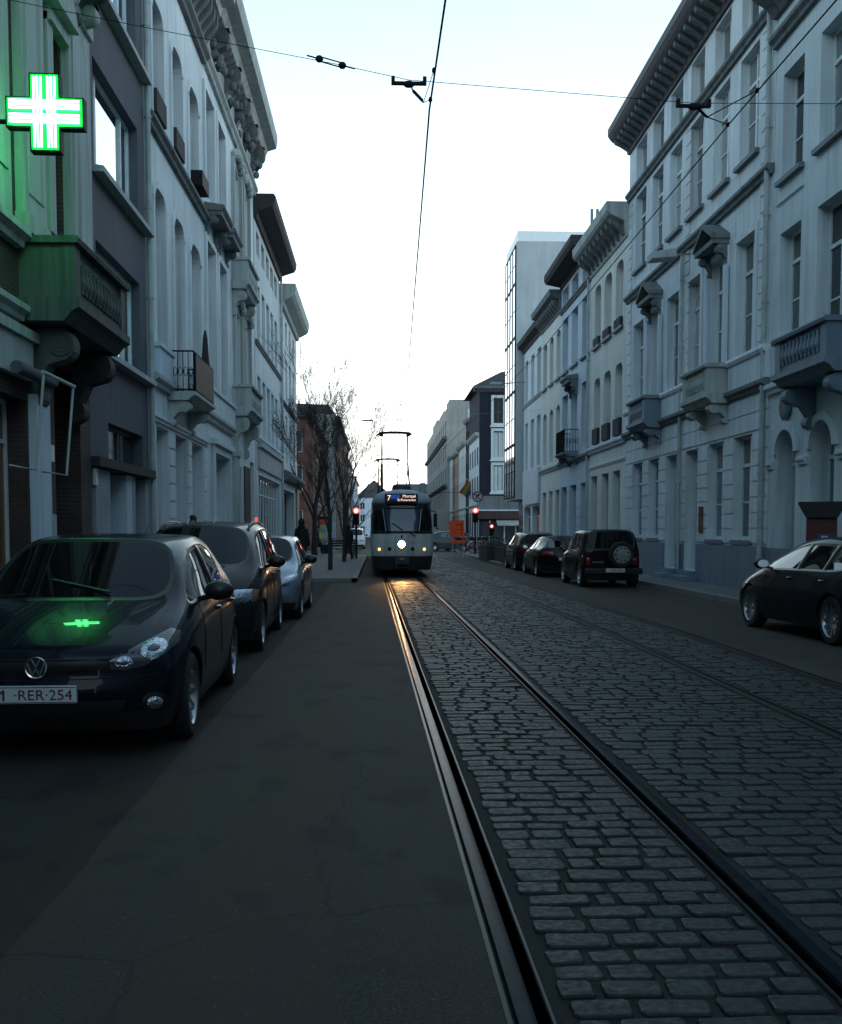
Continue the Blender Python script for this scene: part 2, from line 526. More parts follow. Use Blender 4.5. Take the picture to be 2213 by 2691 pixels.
def strip(fa, fb, z, yy=ys):
    b = MB(); b.up = True
    for a, c in zip(yy, yy[1:]):
        b.quad((fa(a), a, z), (fb(a), a, z), (fb(c), c, z), (fa(c), c, z))
    return b
_r = random.Random(9)
ragged = [(-80, -1.32)] + [(y * .35 - 12, -1.32 + _r.uniform(-.012, .012) + .012 * math.sin(y * .21)) for y in range(0, 130)]
struct('left_lane', strip(lambda y: lerp_table(ragged, min(y, 33)), lambda y: XL1(y) - 0.12, 0.004, [q[0] for q in ragged] + [40, 60, 100, 260]), M['asphalt'])
M['old_setts'] = asphalt('worn_parking_asphalt', (0.036, 0.0358, 0.0342), 0.9, 1.2)
struct('parking_strip', strip(lambda y: -3.4, lambda y: -1.2, 0.0), M['old_setts'])
struct('right_lane', strip(lambda y: XR2(y) + 0.12, lambda y: 7.4, 0.0), M['asphalt'])
struct('track_bed', strip(lambda y: XL1(y) - 0.12, lambda y: XR2(y) + 0.12, -0.012), M['joint'])
def side(y0, y1, x0, x1):
    return MB().quad((x0, y0, 0.0), (x1, y0, 0.0), (x1, y1, 0.0), (x0, y1, 0.0))
struct('side_street', side(63.2, 79, -80, -3.4), M['asphalt'])
struct('cross_street', side(67.2, 88, 7.4, 80), M['asphalt'])

# ---- grooved rails (one object per rail): head, groove, lip
M['rail_dull'] = simple('dull_rusty_rail', (0.030, 0.031, 0.033), 0.5, 0.0, 0.3, 9, 0.05)
def rail(xf, sgn, name, label):
    """sgn -1: running head on the left of the groove, +1: on the right"""
    yy = [-78, -10, -4, 0, 2, 4, 6, 8, 10, 12, 14, 16, 18, 20, 22, 24, 27, 31, 34.5, 38, 42, 46, 52, 60, 75, 95, 130]
    r = thing(name, label, 'tram rail', (0, 0, 0))
    def sweep(prof):
        b = MB(); n = len(prof); b.up = True
        for i, y in enumerate(yy):
            for (px, pz) in prof:
                b.v.append((xf(y) + sgn * px, y, pz))
        for i in range(len(yy) - 1):
            for j in range(n - 1):
                b.f.append((i * n + j, i * n + j + 1, (i + 1) * n + j + 1, (i + 1) * n + j))
        return b
    head = [(0.02, -0.05), (0.02, -0.004), (0.026, 0.004), (0.05, 0.007), (0.082, 0.004), (0.088, -0.003), (0.088, -0.03)]
    lip = [(-0.02, -0.05), (-0.02, -0.003), (-0.024, 0.001), (-0.034, 0.001), (-0.038, -0.004), (-0.038, -0.03)]
    dull = xf in (XL2, XR2)
    sweep(head).build('rail_head', M['rail_dull' if dull else 'rail'], r, True)
    sweep(lip).build('rail_lip', M['rail_dull' if dull else 'rail_lip'], r, True)
    sweep([(-0.03, -0.012), (0.03, -0.012)]).build('groove', M['black'], r)
    if abs(sgn) and xf in (XL1,):
        sweep([(0.1, -0.03), (0.1, 0.003), (0.118, 0.004), (0.125, -0.02)]).build('edge_strip', M['rail_lip'], r, True)
    return r
rail(XL1, -1, 'tram_rail', 'grooved rail at the edge of the dark asphalt lane, under the left tram wheels')
rail(XR1, 1, 'tram_rail', 'wide grooved rail running diagonally between two cobbled strips, under the right wheels of the tram')
rail(XL2, -1, 'tram_rail', 'thin grooved rail in the middle of the cobbles of the empty right track')
rail(XR2, 1, 'tram_rail', 'grooved rail along the border of cobbles and right asphalt lane')

# ---- granite setts, laid in rows across the tracks
def setts():
    rnd = random.Random(3)
    b = MB()
    tmpl = [(-1, -.72), (-.86, -1), (.86, -1), (1, -.72), (1, .72), (.86, 1), (-.86, 1), (-1, .72)]
    y = 1.6
    while y < 62:
        pitch = rnd.uniform(0.128, 0.158)
        yc = y + pitch / 2
        for (xa, xb) in ((XL1(yc) + 0.075, XR1(yc) - 0.055), (XR1(yc) + 0.115, XL2(yc) - 0.115), (XL2(yc) + 0.06, XR2(yc) - 0.06)):
            x = xa + rnd.uniform(-0.01, 0.02)
            while x < xb - 0.08:
                w = rnd.uniform(0.15, 0.29)
                if rnd.random() < 0.12: w *= 0.62
                if x + w > xb - 0.07: w = xb - x
                if w < 0.05: break
                hw = w / 2 - rnd.uniform(0.003, 0.010); hd = pitch / 2 - rnd.uniform(0.005, 0.012)
                cx = x + w / 2; cy = yc + rnd.uniform(-0.004, 0.004)
                dz = rnd.uniform(-0.005, 0.004); tx = rnd.uniform(-0.03, 0.03); ty = rnd.uniform(-0.04, 0.04); an = rnd.uniform(-0.025, 0.025)
                ca, sa = math.cos(an), math.sin(an)
                n = len(b.v)
                jit = [(rnd.uniform(0.9, 1.0), rnd.uniform(0.88, 1.02)) for _ in tmpl]
                for (ins, z) in ((0.0, -0.05), (0.001, -0.008), (0.004, -0.002), (0.009, 0.0)):
                    for (a, c), (ja, jc) in zip(tmpl, jit):
                        px = a * ja * max(hw - ins, 0.008); py = c * jc * max(hd - ins, 0.008)
                        b.v.append((cx + px * ca - py * sa, cy + px * sa + py * ca, z + dz + px * tx + py * ty))
                for rr in range(3):
                    for q in range(8):
                        q2 = (q + 1) % 8
                        b.f.append((n + rr * 8 + q, n + rr * 8 + q2, n + rr * 8 + 8 + q2, n + rr * 8 + 8 + q))
                b.f.append(tuple(n + 24 + q for q in range(8)))
                x += w
        y += pitch
    me = bpy.data.meshes.new('cobbles')
    me.from_pydata(b.v, [], b.f)
    me.materials.append(M['setts'])
    me.polygons.foreach_set('use_smooth', [len(p.vertices) == 4 for p in me.polygons])
    me.set_sharp_from_angle(angle=R(9))
    me.update()
    o = link('cobbles', me)
    tag(o, None, None, None, 'structure')
setts()
far = MB(); far.up = True
for a, c in zip(ys, ys[1:]):
    if a >= 60:
        far.quad((XL1(a) - .1, a, -0.004), (XR2(a) + .1, a, -0.004), (XR2(c) + .1, c, -0.004), (XL1(c) - .1, c, -0.004))
struct('far_cobbles', far, M['setts'])

# ---- pavements and kerbs
def slab(name, pts, z0, z1, m):
    return struct(name, MB().prism(pts, 'z', z0, z1), m)
slab('left_pavement', [(-5.0, -80), (-3.55, -80), (-3.55, 29.72), (-0.8, 29.72), (-0.8, 58.5), (-3.55, 62.9), (-5.0, 63.0)], -0.05, 0.12, M['paving'])
slab('far_left_pavement', [(-5.2, 80.0), (-2.6, 80.0), (-3.2, 200), (-5.2, 200)], -0.05, 0.12, M['paving'])
slab('right_pavement', [(7.38, -80), (9.0, -80), (9.0, 67.0), (5.3, 67.0), (5.3, 42.9), (7.38, 42.6)], -0.05, 0.12, M['paving'])
slab('far_right_pavement', [(6.6, 88.2), (9.2, 88.2), (9.2, 200), (6.0, 200)], -0.05, 0.12, M['paving'])
def kerb(name, pts, w=0.16):
    """pts run with the pavement on their left side; stones are swept along them"""
    b = MB()
    P = [Vector((x, y, 0)) for x, y in pts]
    for a, c in zip(P, P[1:]):
        d = (c - a).normalized(); n = Vector((-d.y, d.x, 0))
        b.prism([(v.x, v.y) for v in (a, c, c + n * w, a + n * w)], 'z', -0.05, 0.123)
    return struct(name, b, M['kerb'])
kerb('left_kerb', [(-3.39, -80), (-3.39, 29.55), (-0.64, 29.55), (-0.64, 58.6), (-3.4, 63.0)])
kerb('right_kerb', [(5.14, 67.0), (5.14, 42.75), (7.22, 42.45), (7.22, -80)])

# small round iron covers and stains of the lane
def cover(x, y, r, label, name='manhole_cover', mat='iron'):
    o = MB().lathe([(0, 0.008), (r * .9, 0.008), (r, 0.006), (r, -0.02)], (0, 0, 0), 'z', 24).build(name, M[mat], None, True)
    o.location = (x, y, 0); o.scale = (1, 1, 1)
    tag(o, label, 'manhole cover')
cover(-2.2, 20.6, 0.0, '', ) if False else None
# ================================================================ buildings
def arc_pts(u0, u1, z1, kind):
    """polyline from left springing to right springing under the rectangular top z1"""
    w = u1 - u0
    if kind == 'round':
        r = w / 2; return [(u0 + r - r * math.cos(a), z1 - r + r * math.sin(a)) for a in [math.pi * i / 14 for i in range(15)]]
    if kind == 'seg':
        h = w * 0.16
        return [(u0 + w * t, z1 - h + h * math.sin(math.pi * t)) for t in [i / 10 for i in range(11)]]
    r = w * 0.3   # rounded corners
    L_ = [(u0 + r - r * math.cos(a), z1 - r + r * math.sin(a)) for a in [math.pi / 2 * i / 5 for i in range(6)]]
    return L_ + [(u0 + u1 - u, z) for u, z in L_[::-1]]

def wall(name, L, H, D, ops, m, parent, top=True, side_mat=None):
    """front wall with real openings and reveals; ops: (u0,u1,z0,z1,recess,arch)"""
    us = sorted({0.0, L} | {o[0] for o in ops} | {o[1] for o in ops})
    zs = sorted({0.0, H} | {o[2] for o in ops} | {o[3] for o in ops})
    b = MB()
    for a, c in zip(us, us[1:]):
        run = None
        for z, z2 in zip(zs, zs[1:]):
            um, zm = (a + c) / 2, (z + z2) / 2
            if any(o[0] < um < o[1] and o[2] < zm < o[3] for o in ops): continue
            b.quad((a, 0, z), (c, 0, z), (c, 0, z2), (a, 0, z2))
    for (u0, u1, z0, z1, d, arch) in ops:
        if arch:
            P = arc_pts(u0, u1, z1, arch)
            zz = P[0][1]
            for (ua, za), (uc, zc) in zip(P, P[1:]):
                if not (abs(za - z1) < 1e-4 and abs(zc - z1) < 1e-4):
                    b.quad((ua, 0, za), (uc, 0, zc), (uc, 0, z1), (ua, 0, z1))
                b.quad((ua, 0, za), (ua, d, za), (uc, d, zc), (uc, 0, zc))
            top_z = zz
        else:
            top_z = z1
            b.quad((u0, 0, z1), (u0, d, z1), (u1, d, z1), (u1, 0, z1))
        b.quad((u0, 0, z0), (u0, d, z0), (u0, d, top_z), (u0, 0, top_z))
        b.quad((u1, 0, z0), (u1, 0, top_z), (u1, d, top_z), (u1, d, z0))
        b.quad((u0, 0, z0), (u1, 0, z0), (u1, d, z0), (u0, d, z0))
        # masonry behind the frame, so nothing shows through
        b.quad((u0 - .1, d + .12, z0 - .1), (u1 + .1, d + .12, z0 - .1), (u1 + .1, d + .12, z1 + .1), (u0 - .1, d + .12, z1 + .1))
    b.quad((0, 0, 0), (0, 0, H), (0, D, H), (0, D, 0)); b.quad((L, 0, 0), (L, D, 0), (L, D, H), (L, 0, H))
    b.quad((0, D, 0), (L, D, 0), (L, D, H), (0, D, H)); b.quad((0, 0, H), (L, 0, H), (L, D, H), (0, D, H))
    me = bpy.data.meshes.new(name); me.from_pydata(b.v, [], b.f); me.materials.append(m); me.update()
    return link(name, me, parent)

WIN = {}
def window(parent, u0, u1, z0, z1, d, style='cas', pane='glass', sill=None, fm='frame', label=None):
    w, h = round(u1 - u0, 2), round(z1 - z0, 2)
    key = (w, h, style, fm)
    if key not in WIN:
        b = MB(); t = 0.065
        def bar(a, c, e, g, y0=-0.02, y1=0.05): b.box(a, c, y0, y1, e, g)
        bar(0, t, 0, h); bar(w - t, w, 0, h); bar(t, w - t, 0, t); bar(t, w - t, h - t, h)
        if style in ('cas', 'cas2', 'cas3'):
            tz = h * 0.72
            bar(t, w - t, tz - .04, tz + .04, -0.03); bar(w / 2 - .045, w / 2 + .045, t, tz - .04, -0.028); bar(w / 2 - .03, w / 2 + .03, tz + .04, h - t, -0.022)
            if style == 'cas3': bar(t, w - t, h * .36 - .02, h * .36 + .02, -0.012)
        elif style == 'cross':
            bar(w / 2 - .035, w / 2 + .035, t, h - t, -0.024)
        elif style == 'sash':
            bar(t, w - t, h * .5 - .03, h * .5 + .03, -0.024)
        elif style == 'wide':
            bar(t, t + .04, t, h - t); bar(w * .22, w * .22 + .09, t, h - t, -0.024); bar(w * .78, w * .78 + .09, t, h - t, -0.024)
        elif style == 'shop':
            k = max(2, int(w / 1.1))
            for i in range(1, k): bar(w * i / k - .03, w * i / k + .03, t, h - t, -0.022)
            bar(t, w - t, h * .76, h * .76 + .06, -0.015)
        WIN[key] = (b.mesh('window', M[fm]), {})
    me, panes = WIN[key]
    o = link('window', me, parent, (u0, d, z0))
    if label: o['label'] = label
    if pane not in panes:
        panes[pane] = MB().box(0.01, w - 0.01, 0.015, 0.03, 0.01, h - 0.01).mesh('pane', M[pane])
    link('pane', panes[pane], o)
    if sill:
        p = sill if isinstance(sill, float) else 0.12
        k2 = ('sill', w, p, d)
        if k2 not in WIN:
            WIN[k2] = MB().prism([(-d - p, -0.13), (-d - p, -0.03), (-0.03, 0.0), (-0.03, -0.13)], 'x', -0.1, w + 0.1).mesh('sill', M['sill'])
        link('sill', WIN[k2], o)
    return o
M['sill'] = plaster('bluestone_sill', (0.16, 0.19, 0.22), 0.7, 0.6)

def door(parent, u0, u1, z0, z1, d, m='door', trans=0.78, label=None):
    w, h = u1 - u0, z1 - z0
    th = h * trans
    b = MB(); b.box(0, w, 0, .06, 0, th)
    for (a, c) in ((.1, w / 2 - .05), (w / 2 + .05, w - .1)):
        for (e, g) in ((.12, th * .36), (th * .42, th - .12)):
            b.box(a, c, -.018, -0.0005, e, g)
            b.box(a + .07, c - .07, -.03, -0.0185, e + .07, g - .07)
    b.box(w / 2 - .014, w / 2 + .014, -.03, -.0005, 0.02, th - .02)
    o = b.build('door', M[m], parent); o.location = (u0, d, z0)
    if label: o['label'] = label
    f = MB(); f.box(0, w, -.03, .06, th + .001, th + .1); f.box(0, .06, -.02, .06, th + .1, h); f.box(w - .06, w, -.02, .06, th + .1, h); f.box(.06, w - .06, -.02, .06, h - .06, h)
    f.build('frame', M['frame'], o)
    MB().box(.05, w - .05, .02, .03, th + .09, h - .05).build('fanlight', M['glass_cur'], o)
    MB().blob((w / 2 - .09, -.06, th * .45), .03, .03, .03).build('handle', M['steel'], o, True)
    return o

def cornice(parent, L, z0, prof, m, name='cornice', u0=-0.02, u1=None, brackets=None, bm_=None):
    """prof: list of (projection, height above z0), from the wall up and out"""
    b = MB(); u1 = L + 0.02 if u1 is None else u1
    b.prism([(0.02, z0)] + [(-p, z0 + h) for p, h in prof] + [(0.02, z0 + prof[-1][1])], 'x', u0, u1)
    o = b.build(name, m, parent)
    if brackets:
        n, w, p, h, zz = brackets
        g = MB()
        g.prism([(0.01, zz), (-p * .25, zz), (-p * .45, zz + h * .25), (-p * .95, zz + h * .62), (-p, zz + h * .8), (-p, zz + h), (0.01, zz + h)], 'x', - w / 2, w / 2)
        bme = g.mesh('bracket', bm_ or m)
        for i in range(n): link('bracket', bme, o, (u0 + (u1 - u0) * (i + .5) / n, 0, 0))
    return o

def band(parent, L, z0, z1, p, m, name='string_course', u0=0.0, u1=None):
    u1 = L if u1 is None else u1
    b = MB(); h = z1 - z0
    b.prism([(0.01, z0), (-p * .5, z0), (-p * .6, z0 + h * .3), (-p, z0 + h * .55), (-p, z1 - h * .1), (-p * .85, z1), (0.01, z1)], 'x', u0, u1)
    return b.build(name, m, parent)

def scroll(mb, u, w, z_top, h, p, y0=0.0):
    """S-shaped console seen from the side, swept across its width"""
    pts = [(y0, z_top)]
    pts += [(y0 - p, z_top)]
    for i in range(9):
        a = math.pi / 2 - math.pi * i / 8
        pts.append((y0 - p * .72 - p * .30 * math.cos(a), z_top - h * .2 + h * .2 * math.sin(a)))
    pts += [(y0 - p * .42, z_top - h * .45), (y0 - p * .26, z_top - h * .62)]
    for i in range(7):
        a = math.pi / 2 - math.pi * i / 6
        pts.append((y0 - p * .18 - p * .14 * math.cos(a), z_top - h * .82 + h * .13 * math.sin(a)))
    pts += [(y0, z_top - h)]
    mb.prism(pts, 'x', u - w / 2, u + w / 2)
    for s in (-1, 1):   # raised volute
        for rr, t in ((.17, .03), (.11, .05), (.05, .07)):
            mb.lathe([(0, 0), (p * rr * 1.5, 0), (p * rr * 1.5 + .01, -t * .3), (0, -t * .3)], (u + s * (w / 2 + t * .6), y0 - p * .72, z_top - h * .2), 'x', 16)
    return mb

def balcony(parent, u0, u1, zs, p, m, slab_h=0.18, rail_h=0.8, kind='stone', consoles=True, ch=0.8, iron=None, label=None):
    """slab with moulded edge; parapet of stone piers and panels, or an iron railing"""
    b = MB()
    b.prism([(0.0, zs), (-p * .8, zs), (-p * .95, zs + slab_h * .45), (-p - .06, zs + slab_h * .6), (-p - .06, zs + slab_h), (0.0, zs + slab_h)], 'x', u0 - .06, u1 + .06)
    o = b.build('balcony', m, parent)
    if label: o['label'] = label
    z0, z1 = zs + slab_h, zs + slab_h + rail_h
    t = .12
    if kind == 'stone':
        g = MB()
        for a in (u0, u1 - .26): g.box(a, a + .26, -p, -p + .2, z0, z1 - .1)
        g.box(u0 + .26, u1 - .26, -p + .03, -p + .14, z0, z0 + .12)
        g.box(u0 + .26, u1 - .26, -p + .05, -p + .12, z0 + .12, z1 - .1)
        nb = max(3, int((u1 - u0 - .6) / .17))
        for i in range(nb):
            c = u0 + .3 + (u1 - u0 - .6) * (i + .5) / nb
            g.lathe([(.03, 0), (.03, .05), (.06, .15), (.035, .32), (.045, .4)], (c, -p + .02, z0 + .14), 'z', 6)
        for a in (u0 + .02, u1 - .14):
            g.box(a, a + .12, -p + .2, -.16, z0, z1 - .1); g.box(a - .01, a + .13, -.16, 0, z0, z1 - .1)
        g.prism([(-p - .06, z1 - .1), (-p - .08, z1 - .04), (-p - .05, z1), (-p + .22, z1), (-p + .22, z1 - .1)], 'x', u0 - .06, u1 + .06)
        for a in (u0 - .05, u1 - .17): g.box(a, a + .22, -p + .22, 0, z1 - .1, z1 - .002)
        g.build('parapet', m, o)
    elif kind == 'iron':
        g = MB()
        def run(a, c):
            a, c = Vector(a), Vector(c); n = max(2, int((c - a).length / .11))
            for zz in (z0 + .05, z1): g.tube([a + Vector((0, 0, zz)), c + Vector((0, 0, zz))], .02, 6)
            for i in range(n + 1):
                q = a.lerp(c, i / n)
                g.tube([q + Vector((0, 0, z0)), q + Vector((0, 0, z1))], .011, 5)
                if i < n:
                    m1 = a.lerp(c, (i + .5) / n); d = (c - a).normalized()
                    g.tube([m1 + Vector((0, 0, z0 + rail_h * .5)) + d * .045 * math.cos(x) + Vector((0, 0, .11 * math.sin(x))) for x in [k * math.pi / 4 for k in range(9)]], .009, 4)
        run((u0, 0, 0), (u0, -p, 0)); run((u0, -p, 0), (u1, -p, 0)); run((u1, -p, 0), (u1, 0, 0))
        g.build('railing', M['iron'], o)
    if consoles:
        for c in ([u0 + .2, u1 - .2] if u1 - u0 > 1.2 else [(u0 + u1) / 2]):
            cm = scroll(MB(), c, .26, zs - .005, ch, p * .85).build('console', m, o)
    return o

def rustic(parent, u0, u1, z0, z1, h, m, p=0.03, name='quoin_strip', alt=0.0):
    b = MB(); z = z0; i = 0
    while z < z1 - .05:
        e = alt * (i % 2)
        b.box(u0 + e, u1 - e if alt < 0 else u1, -p, -0.001, z + .016, min(z + h - .016, z1)); z += h; i += 1
    return b.build(name, m, parent)

def pediment(parent, u0, u1, z, p, m, tri=True):
    b = MB()
    b.box(u0 - .12, u1 + .12, -p, 0.01, z, z + .12)
    if tri:
        mid = (u0 + u1) / 2; h = .42
        for s in (-1, 1):
            ue = mid + s * ((u1 - u0) / 2 + .16)
            b.prism([(ue, z + .12), (mid, z + .12 + h), (mid, z + .24 + h), (ue, z + .24)], 'y', -p - .04, 0.01)
        b.prism([(u0 - .05, z + .121), (u1 + .05, z + .121), (mid, z + .1 + h)], 'y', -p * .45, 0.0)
    else:
        b.prism([(0.01, z + .121), (-p, z + .121), (-p - .08, z + .2), (-p - .08, z + .27), (0.01, z + .36)], 'x', u0 - .16, u1 + .16)
    for c in (u0 - .02, u1 + .02):
        scroll(b, c, .16, z - .002, .55, p * .75)
    return b.build('window_hood', m, parent)

def downpipe(parent, u, z0, z1, d=0.09, r=0.055):
    b = MB()
    b.tube([(u, -d, z0), (u, -d, z1)], r, 10)
    z = z0 + .6
    while z < z1:
        b.lathe([(r + .002, -.03), (r + .014, -.03), (r + .014, .03), (r + .002, .03)], (u, -d, z), 'z', 10); b.box(u - .02, u + .02, -d + r, 0.0, z - .015, z + .015); z += 1.9
    return b.build('downpipe', M['pipe'], parent)

def building(label, cat, side_, ya, yb, X, name='terraced_house', z=0.0):
    if side_ == 'L': o = thing(name, label, cat, (X, ya, z), R(90)); U = lambda y: y - ya
    else: o = thing(name, label, cat, (X, yb, z), R(-90)); U = lambda y: yb - y
    return o, U, yb - ya

def ranges(side_, U, lst):
    r = []
    for a, c in lst:
        p, q = U(a), U(c)
        r.append((min(p, q), max(p, q)))
    return sorted(r)

def roof(parent, L, H, D, rise=2.2, m=None, ov=0.0):
    b = MB().prism([(-ov, H), (D / 2, H + rise), (D, H)], 'x', 0.001, L - 0.001)
    return b.build('roof', m or M['roof'], parent)
# ---------------------------------------------------------------- left row
XL, XR = -5.0, 8.7
# pharmacy house
b_, U, L = building('brick and pale stone corner pharmacy house with scroll consoles behind the lit green cross', 'building', 'L', 8.0, 17.9, XL)
ops = []
for (a, c) in ((16.0, 16.65), (9.6, 11.2)): ops.append((U(a), U(c), 6.1, 9.07, .35, 'round'))
for (a, c) in ((16.0, 16.65), (12.6, 14.3), (9.6, 11.2)): ops.append((U(a), U(c), 11.2, 13.4, .35, None))
ops += [(U(12.3), U(14.75), .75, 3.35, .35, None), (U(8.6), U(11.4), .75, 3.35, .35, None), (U(16.0), U(17.35), .12, 4.1, .8, None)]
wall('wall', L, 14.6, 9, ops, M['brick'], b_)
for o in ops[:5]: window(b_, *o[:4], o[4], 'cas', 'glass')
g = MB(); g.box(U(12.5), U(14.18), -.07, -.001, 5.67, 10.0); g.box(U(12.7), U(14.0), -.1, -.0705, 6.3, 9.4); g.build('wall_panel', M['old_stone'], b_)
M['wood_pane'] = glass_mat('wooden_board_behind_glass', (0.17, 0.075, 0.03), 0.3)
window(b_, U(12.3), U(14.75), .75, 3.35, .3, 'shop', 'wood_pane', label='shop window with a brown wooden board behind the glass')
window(b_, U(8.6), U(11.4), .75, 3.35, .3, 'shop', 'glass')
door(b_, U(16.0), U(17.35), .12, 4.1, .8, 'door_dark', .72)
for (a, c) in ((14.5, 15.45), (16.68, 17.88), (11.6, 12.45)):
    g = MB(); g.box(U(a), U(c), -.13, -.001, 5.66, 9.75); g.box(U(a) - .06, U(c) + .03, -.19, -.001, 9.75, 10.0); g.box(U(a) - .04, U(c) + .02, -.18, -.001, 5.655, 5.9)
    g.box(U(a) + .16, U(c) - .16, -.15, -.1305, 6.2, 9.4)
    g.build('pilaster', M['old_stone'], b_)
for (a, c) in ((16.0, 16.65),):
    g = MB(); g.box(U(a) - .26, U(a) - .001, -.1, 0.0, 6.0, 9.2)
    P = arc_pts(U(a), U(c), 9.07, 'round')
    g.prism(P + [(U(c), 9.5), (U(a) - .26, 9.5)], 'y', -.1, -.002) if False else None
    g.box(U(a) - .26, U(c), -.16, 0, 9.09, 9.3); g.prism([(U(a) - .4, 9.3), (U(c) + .05, 9.3), ((U(a) + U(c)) / 2, 9.85)], 'y', -.3, 0)
    for k in range(7):
        g.blob((U(a) - .3 + k * .17, -.2, 9.95 + .12 * math.sin(k)), .13, .12, .16)
    for zz in (9.5, 9.9): scroll(g, U(c) + .75, .3, zz + .6, .7, .4)
    g.build('window_surround', M['old_stone'], b_)
balcony(b_, U(15.7), U(17.3), 10.35, .75, M['weathered_stone'], .25, .8, 'stone', True, .7)
band(b_, L, 5.4, 5.66, .22, M['old_stone'], 'string_course', 0, U(14.48))
band(b_, L, 4.4, 4.62, .18, M['old_stone'], 'string_course', 0, U(14.48))
balcony(b_, U(14.55), U(17.35), 4.42, .78, M['weathered_stone'], .32, .85, 'stone', False, label='stone balcony with pierced parapet over the dark doorway')
g = MB(); scroll(g, U(15.08), .34, 4.4, 1.15, .62); g.build('console', M['weathered_stone'], b_, False)
g = MB(); scroll(g, U(17.1), .34, 4.4, 1.15, .62); g.build('console', M['black_band'], b_, False)
g = MB(); g.box(U(14.82), U(15.42), -.12, -.001, .12, 3.45); g.box(U(12.0), U(12.28), -.12, -.001, .12, 3.45); g.box(U(14.82), U(15.42), -.16, -.001, .12, .7)
g.build('shop_pilaster', M['blue_wall'], b_)
g = MB(); g.box(U(12.0), U(14.8), -.1, -.001, 3.62, 4.15); g.build('shop_fascia', M['grey_wall'], b_)
g = MB(); g.box(U(11.9), U(14.9), -.16, -.001, 4.16, 4.3); g.build('fascia_moulding', M['old_stone'], b_)
g = MB(); g.box(U(15.5), U(15.78), -.06, -.002, 2.55, 2.8); g.build('wall_plaque', M['frame'], b_)
g = MB(); g.box(U(15.55), U(15.85), -.05, -.002, 1.1, 1.75); g.box(U(15.62), U(15.78), -.07, -.0505, 1.2, 1.65); g.build('letter_box', M['grey_wall'], b_)
cornice(b_, L, 13.6, [(.1, 0), (.3, .25), (.6, .5), (.65, .8), (.65, 1.0)], M['old_stone'])
# folded awning frame of the shop
aw = thing('awning_frame', 'pale folded awning frame with hinged arms over the pharmacy window', 'awning frame', (XL + .14, 12.4, 3.5), R(90))
MB().tube([(1.35, -.42, .1), (2.75, -.42, .1)], .028, 8).build('front_bar', M['grey_wall'], aw, True)
MB().tube([(1.3, -.1, .16), (2.8, -.1, .16)], .085, 10).build('fabric_roll', M['dark_render'], aw, True)
for a in (1.4, 2.7):
    MB().tube([(a, -.42, .1), (a - .2, -.36, -1.2), (a - .32, -.05, -1.15)], .02, 8).build('arm', M['grey_wall'], aw, True)

# dark rendered house
b_, U, L = building('dark grey rendered narrow house with wide sky-reflecting windows and garage doors', 'building', 'L', 17.93, 22.42, XL)
ops = [(U(18.5), U(21.82), z0, z1, .26, None) for z0, z1 in ((4.78, 6.66), (7.95, 9.82), (11.12, 13.0))]
ops += [(U(19.13), U(21.88), 2.82, 3.5, .25, None)]
wall('wall', L, 14.2, 9, ops + [(U(18.0), U(22.4), .12, 2.62, .5, None)], M['dark_render'], b_)
for o in ops[:3]:
    window(b_, *o[:4], .2, 'wide', 'glass_mirror')
    g = MB(); g.prism([(-.2, o[2] - .16), (-.2, o[2] - .06), (.2, o[2]), (.2, o[2] - .16)], 'x', o[0] - .12, L - .01); g.build('sill', M['grey_wall'], b_)
window(b_, *ops[3][:4], .2, 'cross', 'glass', fm='frame_dark')
MB().box(0.02, L - .02, -.16, -.001, 2.63, 2.8).build('lintel_ledge', M['black_band'], b_)
for (a, c, m_) in ((18.16, 19.12, 'white_brick'), (20.35, 20.78, 'blue_wall'), (20.78, 21.07, 'white_brick'), (21.98, 22.4, 'white_brick')):
    MB().box(U(a), U(c), -.02, .48, .12, 2.6).build('pier', M[m_], b_)
for (a, c) in ((19.12, 20.35), (21.07, 21.98)):
    g = MB(); g.box(U(a) + .01, U(c) - .01, .34, .4, .12, 2.6)
    for k in range(1, 9): g.box(U(a) + .01, U(c) - .01, .325, .3395, .12 + k * .28, .12 + k * .28 + .25)
    g.build('garage_door', M['door_dark'], b_)
cornice(b_, L, 13.6, [(.1, 0), (.2, .2), (.3, .5)], M['dark_render'])
g = MB(); g.box(U(18.05), U(18.2), -.05, -.002, 2.3, 2.6); g.build('wall_plaque', M['frame'], b_)
downpipe(b_, U(22.38), .2, 13.6, .1, .06)

# white house with rounded window heads
b_, U, L = building('white house with tall round-cornered windows and a black iron balcony beside the drainpipe', 'building', 'L', 22.62, 29.92, XL)
bays = [(23.25, 24.4), (25.42, 26.68), (27.64, 29.02)]
ops = [(U(a), U(c), 10.75, 13.3, .34, 'cor') for a, c in bays] + [(U(a), U(c), 5.15, 9.2, .34, 'cor') for a, c in bays]
gops = [(U(a), U(c), .9, 3.88, .42, None) for a, c in ((23.1, 24.58), (25.26, 26.85), (27.45, 29.3))]
wall('wall', L, 17.2, 9, ops + gops, M['white_wall'], b_)
for i, o in enumerate(ops): window(b_, *o[:4], .32, 'cas', 'glass_cur' if i % 2 else 'glass')
for o in gops: window(b_, *o[:4], .4, 'cas', 'glass_blind', 0.1)
for (a, c) in ((22.66, 23.06), (24.62, 25.22), (26.89, 27.41), (29.34, 29.88)):
    rustic(b_, U(a), U(c), .95, 3.85, .42, M['white_wall'], .035)
band(b_, L, 3.95, 4.1, .1, M['pale_wall']); band(b_, L, 4.72, 4.98, .2, M['stone'])
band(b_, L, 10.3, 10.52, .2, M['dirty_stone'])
band(b_, L, 14.75, 15.05, .25, M['dirty_stone'])
